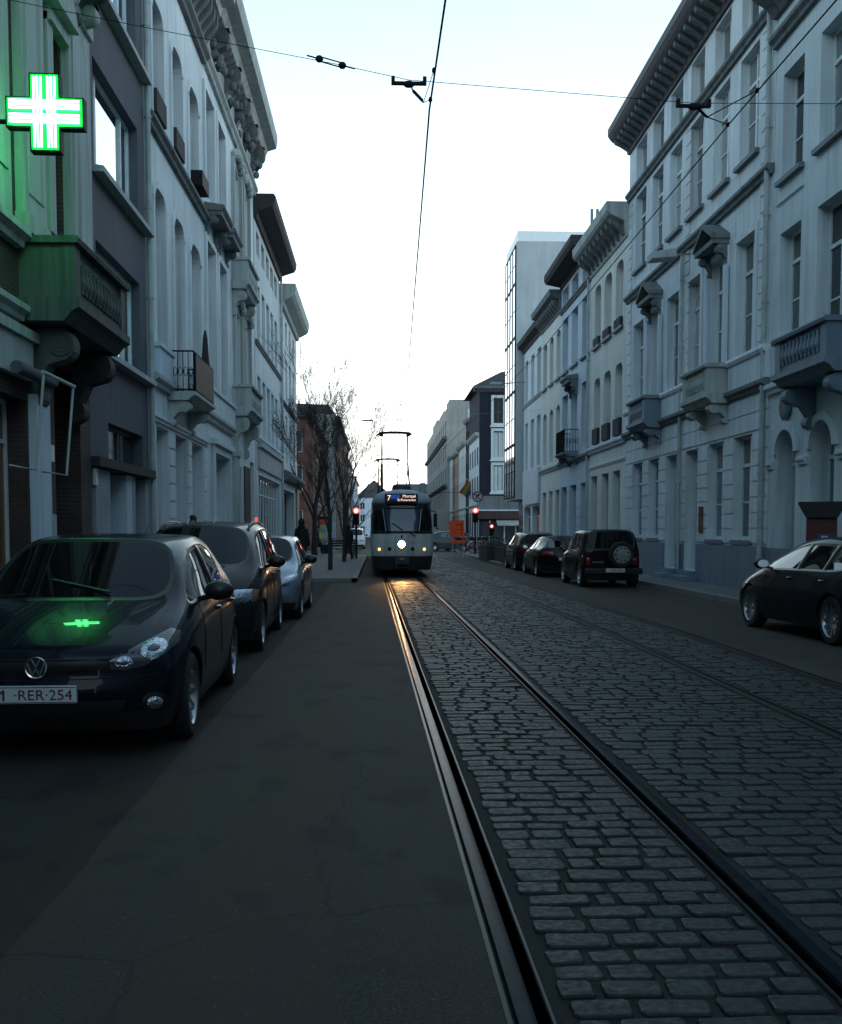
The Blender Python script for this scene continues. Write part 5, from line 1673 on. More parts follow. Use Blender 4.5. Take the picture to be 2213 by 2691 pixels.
gr = c.patch('grille', 'front', [(-.44, .655), (0, .665), (.44, .655)], [(-.44, .60), (0, .585), (.44, .60)], M['trim'], 4, .006, 0, 5)
for z in (.64, .61): c.line('grille_bar', 'front', [(-.42, z), (-.1, z)], M['chrome'], .004); c.line('grille_bar', 'front', [(.1, z), (.42, z)], M['chrome'], .004)
c.patch('air_intake', 'front', [(-.55, .40), (0, .405), (.55, .40)], [(-.5, .27), (0, .26), (.5, .27)], M['trim'], 4, .005, 0, 5)
bp, nn, d = c.hit('front', 0, .624)
g = MB()
g.lathe([(.058, 0), (.060, -.012), (.068, -.014), (.072, -.008), (.072, 0.0)], (0, 0, 0), 'y', 32)
def stroke(pts, w=.0095):
    for a, b in zip(pts, pts[1:]):
        a, b = Vector((a[0], 0, a[1])), Vector((b[0], 0, b[1])); dd = (b - a).normalized(); n = Vector((-dd.z, 0, dd.x)) * w / 2
        a = a - dd * w * .3; b = b + dd * w * .3
        g.prism([(v.x, v.z) for v in (a - n, b - n, b + n, a + n)], 'y', -.012, -.002)
stroke([(-.024, .052), (0, .004), (.024, .052)])
stroke([(-.052, .028), (-.024, -.050), (0, -.006), (.024, -.050), (.052, .028)])
bd = g.build('round_badge', M['chrome'], c.root); bd.location = (0, bp.y - .006, .624)
MB().lathe([(0, -.001), (.06, -.001)], (0, 0, 0), 'y', 24).build('badge_field', M['plate'] if False else M['trim'], bd)
npl = num_plate(c, 'front', .0, .455, .52, .112, '', .094)
text_obj('·RER·254', .094, M['plate_red'], npl, (.238, -.0095, -.004), (R(90), 0, 0), 'lettering', .002, 'RIGHT', 1.06)
MB().prism([(x + .026, z) for x, z in ((-.226, -.036), (-.212, -.036), (-.212, .033), (-.222, .033), (-.244, .017), (-.244, .002), (-.226, .013))], 'y', -.0115, -.0085).build('digit', M['plate_red'], npl)
c.line('bonnet_gap', 'front', [(-.66, .70), (-.4, .675), (0, .672), (.4, .675), (.66, .70)], M['trim'], .005, 8)
c.line('bumper_gap', 'front', [(-.80, .56), (-.5, .545), (0, .54), (.5, .545), (.80, .56)], M['trim'], .0035, 8)
for dx in (-.35, .25):
    a = c.hit('top', dx, 1.02)[0]; b = c.hit('top', dx - .45, 1.16)[0]
    if a and b: MB().tube([tuple(a + Vector((0, 0, .02))), tuple(b + Vector((0, 0, .02)))], .01, 5).build('wiper', M['trim'], c.root)
c.line('bonnet_seam', 'top', [(.66, .5), (.70, .95)], M['trim'], .004); c.line('bonnet_seam', 'top', [(-.66, .5), (-.70, .95)], M['trim'], .004)
MB().tube([(0, 3.55, 1.44), (0, 3.75, 1.56)], .008, 5).build('aerial', M['trim'], c.root)
golf = c

# ---- second car: black people carrier with roof rails
c = Car('mpv', 'black tall estate car with roof rails, parked between the navy hatchback and the silver car', 'car', (-2.29, 11.85, 0), R(1.0), P_['graphite'], L=4.35, spokes=7)
for sg in (1, -1):
    c.patch('headlight', 'front', [(.46 * sg, .77), (.60 * sg, .80), (.77 * sg, .80)], [(.47 * sg, .66), (.60 * sg, .635), (.775 * sg, .65)], M['reflector'], 5, .008, .02)
    c.patch('indicator', 'front', [(.775 * sg, .80), (.83 * sg, .785)], [(.78 * sg, .65), (.835 * sg, .67)], M['amber'], 5, .008, .01)
    P = [tuple(c.hit('top', sg * .58, y)[0] + Vector((0, 0, .035))) for y in (1.9, 2.4, 3.0, 3.6)]
    MB().tube([(P[0][0], P[0][1] - .1, P[0][2] - .06)] + P + [(P[-1][0], P[-1][1] + .1, P[-1][2] - .06)], .017, 6).build('roof_rail', M['trim'], c.root, True)
c.patch('grille', 'front', [(-.40, .73), (0, .74), (.40, .73)], [(-.4, .64), (0, .63), (.4, .64)], M['trim'], 4, .006, 0, 4)
num_plate(c, 'front', 0, .48, .52, .11, '', .08)
for dx in (-.25, .1): MB().tube([tuple(c.hit('top', dx, 1.92)[0]), tuple(c.hit('top', dx, 1.92)[0] + Vector((.02, .09, .07)))], .008, 5).build('roof_bar_mount', M['frame'], c.root)

# ---- third: small silver hatchback
c = Car('hatch', 'small silver blue hatchback, farthest of the three cars parked on the left', 'car', (-2.15, 16.7, 0), 0, P_['silver'], L=3.9, W=.85, H=1.42, spokes=7)
for sg in (1, -1):
    c.patch('headlight', 'front', [(.42 * sg, .68), (.58 * sg, .74), (.76 * sg, .78)], [(.42 * sg, .57), (.60 * sg, .58), (.78 * sg, .66)], M['reflector'], 5, .006, .02)
c.patch('grille', 'front', [(-.38, .62), (0, .63), (.38, .62)], [(-.38, .56), (0, .55), (.38, .56)], M['trim'], 3, .006, 0, 4)
c.patch('air_intake', 'front', [(-.5, .42), (0, .43), (.5, .42)], [(-.45, .26), (0, .25), (.45, .26)], M['trim'], 4, .005, 0, 4)
num_plate(c, 'front', 0, .47, .52, .11, '', .08)

def rear_dress(c, zt, xt, plate=''):
    for sg in (1, -1):
        c.patch('tail_light', 'rear', [(xt[0] * sg, zt[1]), (xt[1] * sg, zt[1])], [(xt[0] * sg, zt[0]), (xt[1] * sg, zt[0])], M['tail'], 5, .008, .015, 5)

# ---- right side: estate at the frame edge (facing away)
c = Car('estate', 'dark blue five-door hatchback parked on the right in front of the pay kiosk', 'car', (6.62, 16.5, 0), R(182.6), P_['blueblack'], L=4.3, W=.9, H=1.42, spokes=12)
for sg in (1, -1):
    c.patch('headlight', 'front', [(.42 * sg, .66), (.6 * sg, .73), (.78 * sg, .79)], [(.42 * sg, .58), (.62 * sg, .6), (.79 * sg, .68)], M['reflector'], 5, .006, .02)
rear_dress(c, (.78, .92), (.45, .76))

# ---- black off-roader with the spare wheel on its tail
c = Car('offroad', 'black off-roader with a spare wheel on its back door, parked on the right', 'car', (6.10, 29.85, 0), R(180.6), P_['black'], L=3.55, W=.80, H=1.56, spokes=6, low_trim=True)
sp = MB().lathe([(.0, .0), (.30, 0), (.335, .03), (.34, .09), (.335, .15), (.30, .18), (.22, .175)], (0, 0, 0), 'y', 28).build('spare_wheel', M['rubber'], c.root, True)
sp.location = (-.17, c.L + .03, .88)
g = MB(); g.lathe([(.065, .186), (.225, .186), (.225, .17)], (0, 0, 0), 'y', 24); g.lathe([(0, .176), (.066, .176)], (0, 0, 0), 'y', 18)
g.build('wheel_disc', M['alloy'], sp)
g = MB()
for k in range(9):
    a = 2 * math.pi * k / 9; g.lathe([(0, .19), (.026, .19), (.026, .18)], (.175 * math.cos(a), 0, .175 * math.sin(a)), 'y', 8)
g.build('disc_hole', M['black'], sp)
for sg in (1, -1):
    c.patch('tail_light', 'rear', [(.56 * sg, .80), (.68 * sg, .80)], [(.56 * sg, .60), (.69 * sg, .60)], M['tail'], 4, .01, .015, 4)
    c.patch('headlight', 'front', [(.40 * sg, .72), (.58 * sg, .72)], [(.40 * sg, .56), (.58 * sg, .56)], M['lamp_glass'], 4, .01, .02, 4)
MB().box(-.76, .76, c.L - .02, c.L + .09, .36, .52).build('rear_bumper', M['trim'], c.root, bevel=.03)
pl = num_plate(c, 'rear', -.02, .47, .5, .11, '1-EXB-154', .085); pl.location.y = c.L + .13
lt = text_obj('SAMURAI', .075, M['steel'], c.root, (.42, c.L + .03, .68), (R(90), 0, R(180)), 'lettering')

c = Car('coupe', 'low dark saloon parked between the black off-roader and the farther hatchback on the right', 'car', (5.98, 36.65, 0), R(180.5), P_['black'], L=4.4, W=.88, H=1.34, spokes=8)
rear_dress(c, (.70, .84), (.42, .78))
num_plate(c, 'rear', 0, .6, .5, .11, '', .08)
c = Car('hatch', 'black hatchback parked farthest in the right row, beside the dark planter boxes', 'car', (5.95, 41.6, 0), R(180.5), P_['graphite'], L=4.15, W=.88, H=1.46, spokes=8)
rear_dress(c, (.76, .95), (.5, .77))
num_plate(c, 'rear', 0, .6, .5, .11, '', .08)
c = Car('mpv', 'white car far down the street, between the traffic light pole and the tram', 'car', (-2.0, 84, 0), 0, P_['white'], L=4.2, H=1.7, spokes=6, lod=1)
for sg in (1, -1):
    c.patch('headlight', 'front', [(.42 * sg, .74), (.74 * sg, .76)], [(.43 * sg, .64), (.75 * sg, .63)], M['lamp_glass'], 4, .008, .02)
c = Car('hatch', 'teal grey car behind the terrace planters, half hidden by chairs', 'car', (7.3, 73, 0), R(50), paint('teal_grey_paint', (.04, .065, .07)), L=4.2, H=1.5, spokes=6, lod=1)
for sg in (1, -1):
    c.patch('headlight', 'front', [(.42 * sg, .70), (.76 * sg, .80)], [(.43 * sg, .60), (.76 * sg, .68)], M['lamp_glass'], 4, .008, .02)
# ================================================================ tram
M['tram_cream'] = plaster('tram_cream_paint', (0.50, 0.53, 0.53), 0.68, 0.4)
M['tram_roof'] = plaster('tram_grey_roof', (0.34, 0.40, 0.43), 0.75, 0.5)
M['tram_mask'] = glass_mat('tram_dark_mask', (0.012, 0.012, 0.011), 0.12)
M['tram_screen'] = glass_mat('tram_windscreen', (0.035, 0.05, 0.10), 0.05, 0.6)  # blue of the reflected sky is put into the glass colour
M['tram_skirt'] = simple('tram_dark_skirt', (0.030, 0.032, 0.032), 0.6)

def tram(label, x, y, rz, front):
    r = thing('tram', label, 'tram', (x, y, 0), rz, 'coupled tram cars')
    Lt = 13.6
    rows = [(.24, .94, .20, .30), (.69, 1.0, .02, .34), (.75, 1.005, 0, .34), (1.1, 1.01, 0, .34), (1.40, 1.0, .03, .34), (1.47, .995, .05, .34), (1.8, .985, .12, .34), (2.22, .96, .23, .36), (2.38, .95, .28, .36),
            (2.43, .975, .23, .38), (2.58, .93, .29, .44), (2.70, .82, .42, .48), (2.79, .62, .60, .5), (2.84, .35, .85, .4), (2.86, .05, 1.1, .2)]
    nf = 16
    loops = []
    V = []
    for (z, w, yf, sw) in rows:
        lp = []
        def add(px, py): V.append((px, py, z)); lp.append(len(V) - 1)
        add(-w, Lt)
        for k in range(6): add(-w, Lt - 1 - (Lt - 1 - yf - sw - .9) * k / 5)
        for k in range(nf + 1):
            a = math.pi * k / nf - math.pi / 2
            s_, c_ = math.sin(a), math.cos(a)
            sx = math.copysign(abs(s_) ** .62, s_); cx = abs(c_) ** .9
            add(w * (sx * .9 + (.1 * s_)), yf + (sw + .25) * (1 - cx) * .9)
        for k in range(6): add(w, Lt - 1 - (Lt - 1 - yf - sw - .9) * (5 - k) / 5)
        add(w, Lt)
        loops.append(lp)
    def strip_(name, i0, i1, m, parent=r):
        F = []
        for i in range(i0, i1):
            a, b = loops[i], loops[i + 1]
            for q in range(len(a) - 1): F.append((a[q], a[q + 1], b[q + 1], b[q]))
            F.append((a[-1], a[0], b[0], b[-1]))
        return poly_mesh(name, V, F, m, parent)
    strip_('skirt', 0, 1, M['tram_skirt'])
    body = strip_('body', 1, 4, M['tram_cream'])
    strip_('window_band', 4, 8, M['tram_mask'])
    strip_('roof', 8, len(rows) - 1, M['tram_roof'])
    fb = BVHTree.FromPolygons(V, [(a[q], a[q + 1], b[q + 1], b[q]) for a, b in zip(loops, loops[1:]) for q in range(len(a) - 1)])
    def fy(px, pz):
        h = fb.ray_cast(Vector((px, -3, pz)), Vector((0, 1, 0)))
        return h[0].y if h[0] else .3
    def fpatch(name, tl, tr, bl, br, zt, zb, m, off=.012, n=8, parent=r):
        g = MB()
        for i in range(n + 1):
            z = zt + (zb - zt) * i / n; a = tl + (bl - tl) * i / n; c = tr + (br - tr) * i / n
            for k in range(n + 1):
                px = a + (c - a) * k / n
                g.v.append((px, fy(px, z) - off, z))
        for i in range(n):
            for k in range(n): g.f.append((i * (n + 1) + k, (i + 1) * (n + 1) + k, (i + 1) * (n + 1) + k + 1, i * (n + 1) + k + 1))
        return poly_mesh(name, g.v, g.f, m, parent)
    if front:
        fpatch('windscreen', -.56, .56, -.47, .47, 2.20, 1.49, M['tram_screen'], .02)
        g = MB()
        for (p, q) in (((-.58, 2.22), (-.49, 1.46)), ((.58, 2.22), (.49, 1.46)), ((-.49, 1.465), (.49, 1.465)), ((-.58, 2.22), (.58, 2.22))):
            g.tube([(p[0] + (q[0] - p[0]) * t / 6, fy(p[0] + (q[0] - p[0]) * t / 6, p[1] + (q[1] - p[1]) * t / 6) - .02, p[1] + (q[1] - p[1]) * t / 6) for t in range(7)], .022, 6)
        g.build('windscreen_frame', M['iron'], r, True)
        g = MB()
        for s_ in (-1, 1):
            g.tube([(s_ * (.62 - .09 * t / 5), fy(s_ * (.62 - .09 * t / 5), 2.2 - .7 * t / 5) - .012, 2.2 - .7 * t / 5) for t in range(6)], .012, 5)
        g.build('pillar_trim', M['steel'], r, True)
        for s_ in (-1, 1): fpatch('corner_window', s_ * .66, s_ * .92, s_ * .56, s_ * .92, 2.18, 1.52, M['car_glass'], .008, 6)
        g = MB(); g.tube([(-.32, fy(-.32, 1.72) - .05, 1.74), (.02, fy(0, 1.5) - .06, 1.52)], .014, 6); g.tube([(.25, fy(.25, 1.42) - .04, 1.44), (.42, fy(.4, 1.34) - .05, 1.33)], .016, 6)
        g.build('wiper', M['iron'], r, True)
        # destination box
        yd = fy(0, 2.42) - .12
        db = MB().prism([(-.56, 2.44), (-.53, 2.41), (.47, 2.41), (.50, 2.44), (.50, 2.66), (.47, 2.69), (-.53, 2.69), (-.56, 2.66)], 'y', yd, .6).build('destination_sign', M['iron'], r)
        dsp = MB().box(-.52, .46, yd - .004, yd - .001, 2.44, 2.66).build('display', simple('display_blue_black', (.010, .012, .05), .3), db)
        MB().box(-.36, -.08, yd - .006, yd - .0045, 2.53, 2.66).build('blue_field', emit('display_blue', (.02, .05, .30), .2), db)
        led = emit('warm_led_text', (1.0, .66, .50), .42)
        text_obj('7', .24, led, db, (-.43, yd - .009, 2.545), (R(90), 0, 0), 'line_number')
        text_obj('Mortsel', .135, led, db, (.43, yd - .009, 2.605), (R(90), 0, 0), 'destination', .002, 'RIGHT')
        text_obj('St.Pietersvliet', .108, led, db, (.43, yd - .009, 2.485), (R(90), 0, 0), 'destination', .002, 'RIGHT', 1.0)
        # lamps
        yh = fy(0, 1.07)
        g = MB().lathe([(.0, -.03), (.09, -.025), (.108, 0), (.108, .05)], (-.03, yh, 1.07), 'y', 40).build('headlight', emit('tram_headlight', (1.0, .62, .30), 26), r, True)
        MB().lathe([(.109, .03), (.14, .03), (.145, -.005), (.13, -.02), (.109, -.02)], (-.03, yh, 1.07), 'y', 24).build('rim', M['steel'], g, True)
        ld = bpy.data.lights.new('headlight_beam', 'SPOT'); ld.energy = 190; ld.color = (1.0, .52, .18); ld.spot_size = R(29); ld.spot_blend = 1.0; ld.shadow_soft_size = .11
        lo = link('headlight_beam', ld, r, (-.03, yh - .06, 1.07), (R(82), 0, R(180))); lo.rotation_euler = (R(75), 0, R(180))
        for px in (-.74, .70):
            MB().lathe([(0, -.03), (.04, -.02), (.045, 0), (.045, .05)], (px, fy(px, .91), .91), 'y', 12).build('indicator', emit('amber_lamp', (1.0, .50, .16), 1.1), r, True)
        for px in (-.41, .32):
            MB().lathe([(0, -.02), (.05, -.02), (.065, .0), (.065, .05)], (px, fy(px, .92), .92), 'y', 14).build('dark_lamp', M['iron'], r, True)
        MB().box(-.045, .0, fy(0, 1.32) - .03, fy(0, 1.32), 1.28, 1.36).build('hook', M['iron'], r)
        g = MB()
        for (a, b_) in (((-.22, 1.385), (-.22, .72)), ((.2, 1.385), (.2, .72)), ((-.62, 1.12), (-.22, 1.12)), ((.2, 1.12), (.62, 1.12))):
            g.tube([(a[0] + (b_[0] - a[0]) * t / 5, fy(a[0] + (b_[0] - a[0]) * t / 5, a[1] + (b_[1] - a[1]) * t / 5) - .0005, a[1] + (b_[1] - a[1]) * t / 5) for t in range(6)], .005, 4)
        g.build('panel_seam', M['tram_skirt'], r)
        g = MB(); g.box(-.22, .2, -.12, .5, .42, .66); g.box(-.1, .08, -.34, -.1, .46, .60); g.tube([(-.22, -.02, .64), (-.22, -.14, .34), (.2, -.14, .34), (.2, -.02, .64)], .02, 6); g.build('coupler', M['tram_skirt'], r)
        mr = MB(); mr.box(1.02, 1.14, .42, .5, 1.62, 2.05); mr.tube([(.95, .5, 2.15), (1.08, .46, 2.12), (1.08, .46, 2.0)], .018, 6); mr.build('wing_mirror', M['iron'], r, bevel=.015)
    for s_ in (-1, 1):
        for k in range(8):
            y0 = 1.6 + k * 1.48
            MB().box(s_ * 1.0 if s_ > 0 else -1.006, 1.006 if s_ > 0 else -1.0, y0, y0 + 1.3, 1.5, 2.2).build('side_window', M['car_glass'], r)
    g = MB()
    for yy in (2.2, 4.2, 9.2, 11.2):
        for s_ in (-1, 1): g.lathe([(0, -.06), (.31, -.06), (.31, .06), (0, .06)], (s_ * .5, yy, .32), 'x', 16)
        g.box(-.8, .8, yy - .1, yy + .1, .3, .45)
    g.box(-.85, .85, .6, 13, .26, .5)
    g.build('bogie', M['black'], r)
    MB().lathe([(.0, .2), (.22, .2), (.3, .15), (.33, .0)], (.02, 1.7, 2.86), 'z', 16).build('roof_ventilator', M['tram_skirt'], r, True)
    MB().box(.62, .80, 1.0, 1.6, 2.68, 3.08).build('roof_box', M['tram_roof'], r, bevel=.02)
    # pantograph
    py = 5.6; pg = link('pantograph', None, r, (-.1, py, 0))
    g = MB()
    zb, zk, zt = 2.92, 3.98, 5.13
    for s_ in (-1, 1):
        g.tube([(s_ * .52, -1.0, zb), (s_ * .50, .35, zk)], .034, 7); g.tube([(s_ * .50, .35, zk), (s_ * .48, -.2, zt - .06)], .019, 6)
        g.tube([(s_ * .44, 1.0, zb), (s_ * .46, -.35, zk - .25)], .02, 6); g.tube([(s_ * .46, -.35, zk - .25), (s_ * .47, .2, zt - .06)], .014, 6)
    g.tube([(-.50, .35, zk), (.48, -.2, zt - .08)], .011, 5); g.tube([(.50, .35, zk), (-.48, -.2, zt - .08)], .011, 5)
    g.tube([(-.52, -1.0, zb), (.5, .3, zk - .1)], .009, 5)
    g.tube([(-.5, .35, zk), (.5, .35, zk)], .012, 5)
    g.build('frame', M['iron'], pg, True)
    g = MB()
    for yy in (-.2, .2):
        g.tube([(-.74, yy, zt - .2), (-.66, yy, zt - .07), (-.54, yy, zt), (-.2, yy, zt + .025), (.2, yy, zt + .025), (.54, yy, zt), (.66, yy, zt - .07), (.74, yy, zt - .2)], [.01, .012, .03, .032, .032, .03, .012, .01], 7)
    for s_ in (-1, 1): g.box(s_ * .5 - .07, s_ * .5 + .07, -.24, .24, zt - .1, zt - .03)
    g.build('collector_bar', M['iron'], pg, True)
    MB().box(-.6, .6, -1.1, 1.1, 2.84, 2.92).build('base_frame', M['tram_skirt'], pg)
    return r
tram('cream and black tram with lit destination sign and headlight, coming along the left track', .755, 32.45, R(.55), True)
tram('rear tram car coupled behind the lit leading car, mostly hidden, with a raised pantograph', .62, 46.45, R(.55), False)

# ================================================================ overhead line
def cat_wire(label, pts, r=.009):
    o = MB().tube(pts, r, 6).build('contact_wire', M['iron'], None, True)
    return tag(o, label, 'overhead wire')
cat_wire('contact wire above the left track, running down the sky to the tram pantograph', [(.66, -4, 5.62), (.49, 9.88, 5.5), (.70, 24, 5.3), (.62, 38.05, 5.175), (1.2, 42, 5.25), (.55, 52.05, 5.175), (.3, 75, 5.5), (.0, 120, 5.6)])
cat_wire('contact wire above the right track, crossing in front of the right facades', [(3.7, -4, 5.75), (3.56, 10.4, 5.62), (3.72, 24, 5.62), (3.5, 38, 5.62), (3.1, 60, 5.62), (2.6, 110, 5.62)], .0075)
sw = thing('span_wire', 'thin sagging cable across the street carrying a turnbuckle and two insulators', 'cable', (0, 10.05, 0), 0)
P = [(-5.0, 0, 6.78), (-2.2, 0, 6.28), (-.42, 0, 5.98), (.30, 0, 5.84), (3.08, 0, 5.67), (4.6, 0, 5.69), (8.7, 0, 6.2)]
MB().tube(P, .0035, 5).build('cable', M['iron'], sw)
def lerp3(a, b, t): return tuple(p + (q - p) * t for p, q in zip(a, b))
tb = MB()
a, b = lerp3(P[1], P[2], .78), lerp3(P[1], P[2], .95)
a = (-.56, 0, 6.022); b = (-.34, 0, 5.965)
for dz in (-.022, .022): tb.tube([(a[0], 0, a[2] + dz), (b[0], 0, b[2] + dz)], .007, 5)
for q in (a, b): tb.blob(q, .04, .03, .035, 8, 5)
tb.tube([(a[0] - .12, 0, a[2] + .03), a], .008, 5); tb.tube([b, (b[0] + .12, 0, b[2] - .03)], .008, 5)
tb.build('turnbuckle', M['iron'], sw, True)
def insulator(x, z, name):
    g = MB()
    g.box(x - .17, x + .17, -.02, .02, z - .025, z + .0); g.box(x - .17, x - .135, -.02, .02, z, z + .05); g.box(x + .135, x + .17, -.02, .02, z, z + .05)
    g.blob((x, 0, z - .02), .06, .03, .035, 8, 5)
    return g.build(name, M['iron'], sw, True)
insulator(.30, 5.82, 'insulator'); insulator(3.08, 5.655, 'insulator')
g = MB(); g.tube([(.31, 0, 5.80), (.34, 0, 5.74), (.44, 0, 5.63)], .008, 5); g.tube([(.34, 0, 5.74), (.43, -.02, 5.64)], .015, 6); g.tube([(.44, -.0, 5.63), (.50, -.35, 5.52)], .004, 4); g.tube([(.44, 0, 5.63), (.49, -.95, 5.515)], .004, 4)
for yy in (-.35, -.95): g.blob((.49, yy, 5.515), .02, .03, .025, 7, 5)
g.build('wire_hanger', M['iron'], sw, True)
g = MB(); g.tube([(3.1, 0, 5.64), (3.25, .1, 5.58)], .014, 6); g.tube([(3.25, .1, 5.58), (3.56, .4, 5.63)], .006, 5); g.tube([(3.25, .1, 5.58), (3.56, -.4, 5.63)], .006, 5)
for yy in (-.4, .4): g.blob((3.56, yy, 5.63), .02, .03, .025, 7, 5)
g.build('wire_hanger', M['iron'], sw, True)
s2 = thing('span_wire', 'small hanger fitting in the sky above the tram pantograph on a fine cable', 'cable', (0, 43, 0), 0)
MB().tube([(-5, 0, 6.55), (.9, 0, 6.22), (1.3, 0, 6.22), (8.7, 0, 6.75)], .004, 4).build('cable', M['steel'], s2)
g = MB(); g.box(.72, 1.14, -.02, .02, 6.17, 6.21); g.tube([(.95, 0, 6.17), (.7, -.3, 5.95), (.72, -.9, 5.3)], .007, 5); g.build('wire_hanger', M['steel'], s2)
s3 = thing('span_wire', 'distant cable across the street at roof height of the tram', 'cable', (0, 92, 0), 0)
MB().tube([(-5, 0, 5.2), (1, 0, 5.0), (8.9, 0, 4.95)], .02, 4).build('cable', M['iron'], s3)

# ================================================================ pharmacy cross
M['cross_tube'] = emit('green_white_tube', (.13, 1.0, .32), 10)
M['cross_face'] = emit('green_panel_tube_glow', (.0, .30, .03), .5)  # panel glows by itself, standing in for the tubes' green glow on it
cr = thing('pharmacy_cross', 'lit green neon pharmacy cross hanging off the facade at upper left', 'illuminated sign', (-4.08, 13.0, 6.62), R(1.5))
h1, h2 = .47, .185
def cross_out(a, b): return [(-b, -a), (b, -a), (b, -b), (a, -b), (a, b), (b, b), (b, a), (-b, a), (-b, b), (-a, b), (-a, -b), (-b, -b)]
hz = cross_out(h1, h2)
def cross_prism(a, b, y0, y1):
    g = MB(); g.box(-b, b, y0, y1, -a, a); g.box(-a, -b - .0005, y0, y1, -b, b); g.box(b + .0005, a, y0, y1, -b, b); return g
cross_prism(h1, h2, -.07, .07).build('housing', M['iron'], cr)
cross_prism(h1 - .018, h2 - .018, -.074, .074).build('face_panel', M['cross_face'], cr)
M['cross_tube_back'] = emit('green_white_tube_back', (.10, 1.0, .30), 5.5)
for s_, nm in ((-1, 'cross_tube'), (1, 'cross_tube_back')):
    g = MB()
    for dx in (-.125, -.083, -.041, .041, .083, .125): g.tube([(dx, s_ * .085, -.42), (dx, s_ * .085, .42)], .0125, 6)
    for dz in (-.125, -.083, -.041, .041, .083, .125): g.tube([(-.42, s_ * .098, dz), (.42, s_ * .098, dz)], .0125, 6)
    g.build1('neon_tube_grid', M[nm], cr, True)
MB().tube([(-h1, 0, -.1), (-.9, 0, -.1)], .03, 8).build('bracket', M['iron'], cr)

# ================================================================ traffic lights and signs
def traffic_light(label, x, y, z, r=.11, base=0.12, name='traffic_light', strength=22):
    o = thing(name, label, 'traffic light', (x, y, base), 0)
    MB().tube([(0, .1, 0), (0, .1, z - base + .2)], .055, 8).build('pole', M['black'], o, True)
    hgt = MB(); zc = z - base
    hgt.box(-.15, .15, -.08, .08, zc - .72, zc + .2); hgt.build('lamp_box', M['black'], o, bevel=.02)
    v = MB()
    for k in range(3): v.lathe([(r + .02, -.05), (r + .02, -.2)], (0, 0, 0), 'y', 16, math.pi) if False else None
    for k in range(3):
        n = MB().lathe([(r + .012, -.081), (r + .012, -.2), (r + .022, -.2), (r + .022, -.081)], (0, 0, zc - .27 * k), 'y', 20, math.pi)
        n.build('visor', M['black'], o, True)
    lens = MB().lathe([(0, -.10), (r * .7, -.095), (r, -.0815)], (0, 0, zc), 'y', 20).build('red_lens', emit('red_signal', (1.0, .05, .035), strength * .09), o, True)
    MB().lathe([(0, -.107), (r * .52, -.1055)], (0, 0, zc), 'y', 16).build('lamp_core', emit('red_signal_core', (1.0, .45, .36), strength * .12), lens)
    for k in (1, 2): MB().lathe([(0, -.09), (r * .7, -.088), (r, -.0815)], (0, 0, zc - .27 * k), 'y', 16).build('dark_lens', M['iron'], o, True)
    return o
traffic_light('traffic light showing red left of the tram, on the pavement with the bare trees', -1.13, 50.8, 2.5, .15)
tl = traffic_light('taller traffic light showing red at the right under the round no-turn sign', 5.73, 60.2, 2.7, .16)
sg_ = MB().lathe([(0, -.01), (.33, -.01), (.33, .012), (0, .012)], (0, 0, 0), 'y', 32)
ns = thing('road_sign', 'round red-bordered no right turn sign on a tall post', 'road sign', (5.88, 60.5, 0), 0)
MB().tube([(0, .06, .12), (0, .06, 3.9)], .04, 8).build('post', M['steel'], ns, True)
pl = MB().lathe([(0, -.01), (.325, -.01), (.325, .012), (0, .012)], (0, 0, 3.53), 'y', 32).build('sign_plate', simple('sign_white', (.5, .5, .52), .5, 0, .04), ns)
MB().lathe([(.25, -.0125), (.325, -.0125), (.325, -.0105)], (0, 0, 3.53), 'y', 32).build('red_border', simple('sign_red', (.28, .01, .02), .4), pl)
g = MB()
g.prism([(-.1, 3.36), (-.05, 3.36), (-.05, 3.56), (.03, 3.6), (.03, 3.54), (.17, 3.64), (.03, 3.74), (.03, 3.67), (-.1, 3.6)], 'y', -.018, -.0135)
g.prism([(-.2, 3.70), (-.165, 3.735), (.2, 3.36), (.165, 3.325)], 'y', -.023, -.0185)
g.build('arrow', M['black'], pl)
traffic_light('small red signal low in front of the café at the right crossing', 6.95, 62.5, 1.78, .10)
traffic_light('far red light seen just right of the tram', 4.35, 96, 1.9, .12, 0)
# orange works sign
ow = thing('works_sign', 'orange square roadworks sign with a black route diagram, right of the tram', 'road sign', (4.52, 58.0, 0), 0)
M['orange'] = simple('fluorescent_orange', (.95, .10, .015), .6, 0, .06)
pl = MB().box(-.43, .43, -.015, .015, 1.15, 2.1).build('sign_plate', M['orange'], ow); pl.rotation_euler = (0, R(-2), 0)
g = MB(); g.box(.25, .285, -.018, -.0155, 1.25, 2.0); g.box(-.03, .34, -.019, -.0185, 1.84, 1.87); g.box(-.16, .34, -.019, -.0185, 1.55, 1.58); g.box(-.05, -.02, -.0195, -.0155, 1.78, 1.93); g.box(-.16, .0, -.019, -.0155, 1.36, 1.38)
g.build('route_diagram', M['black'], pl)
MB().box(-.42, .42, -.02, .02, .78, .95).build('lower_panel', M['orange'], ow)
g = MB()
for s_ in (-.3, .3): g.box(s_ - .02, s_ + .02, .016, .05, .0, 2.0); g.box(s_ - .03, s_ + .03, -.3, .35, 0, .05)
g.build('stand', M['steel'], ow)
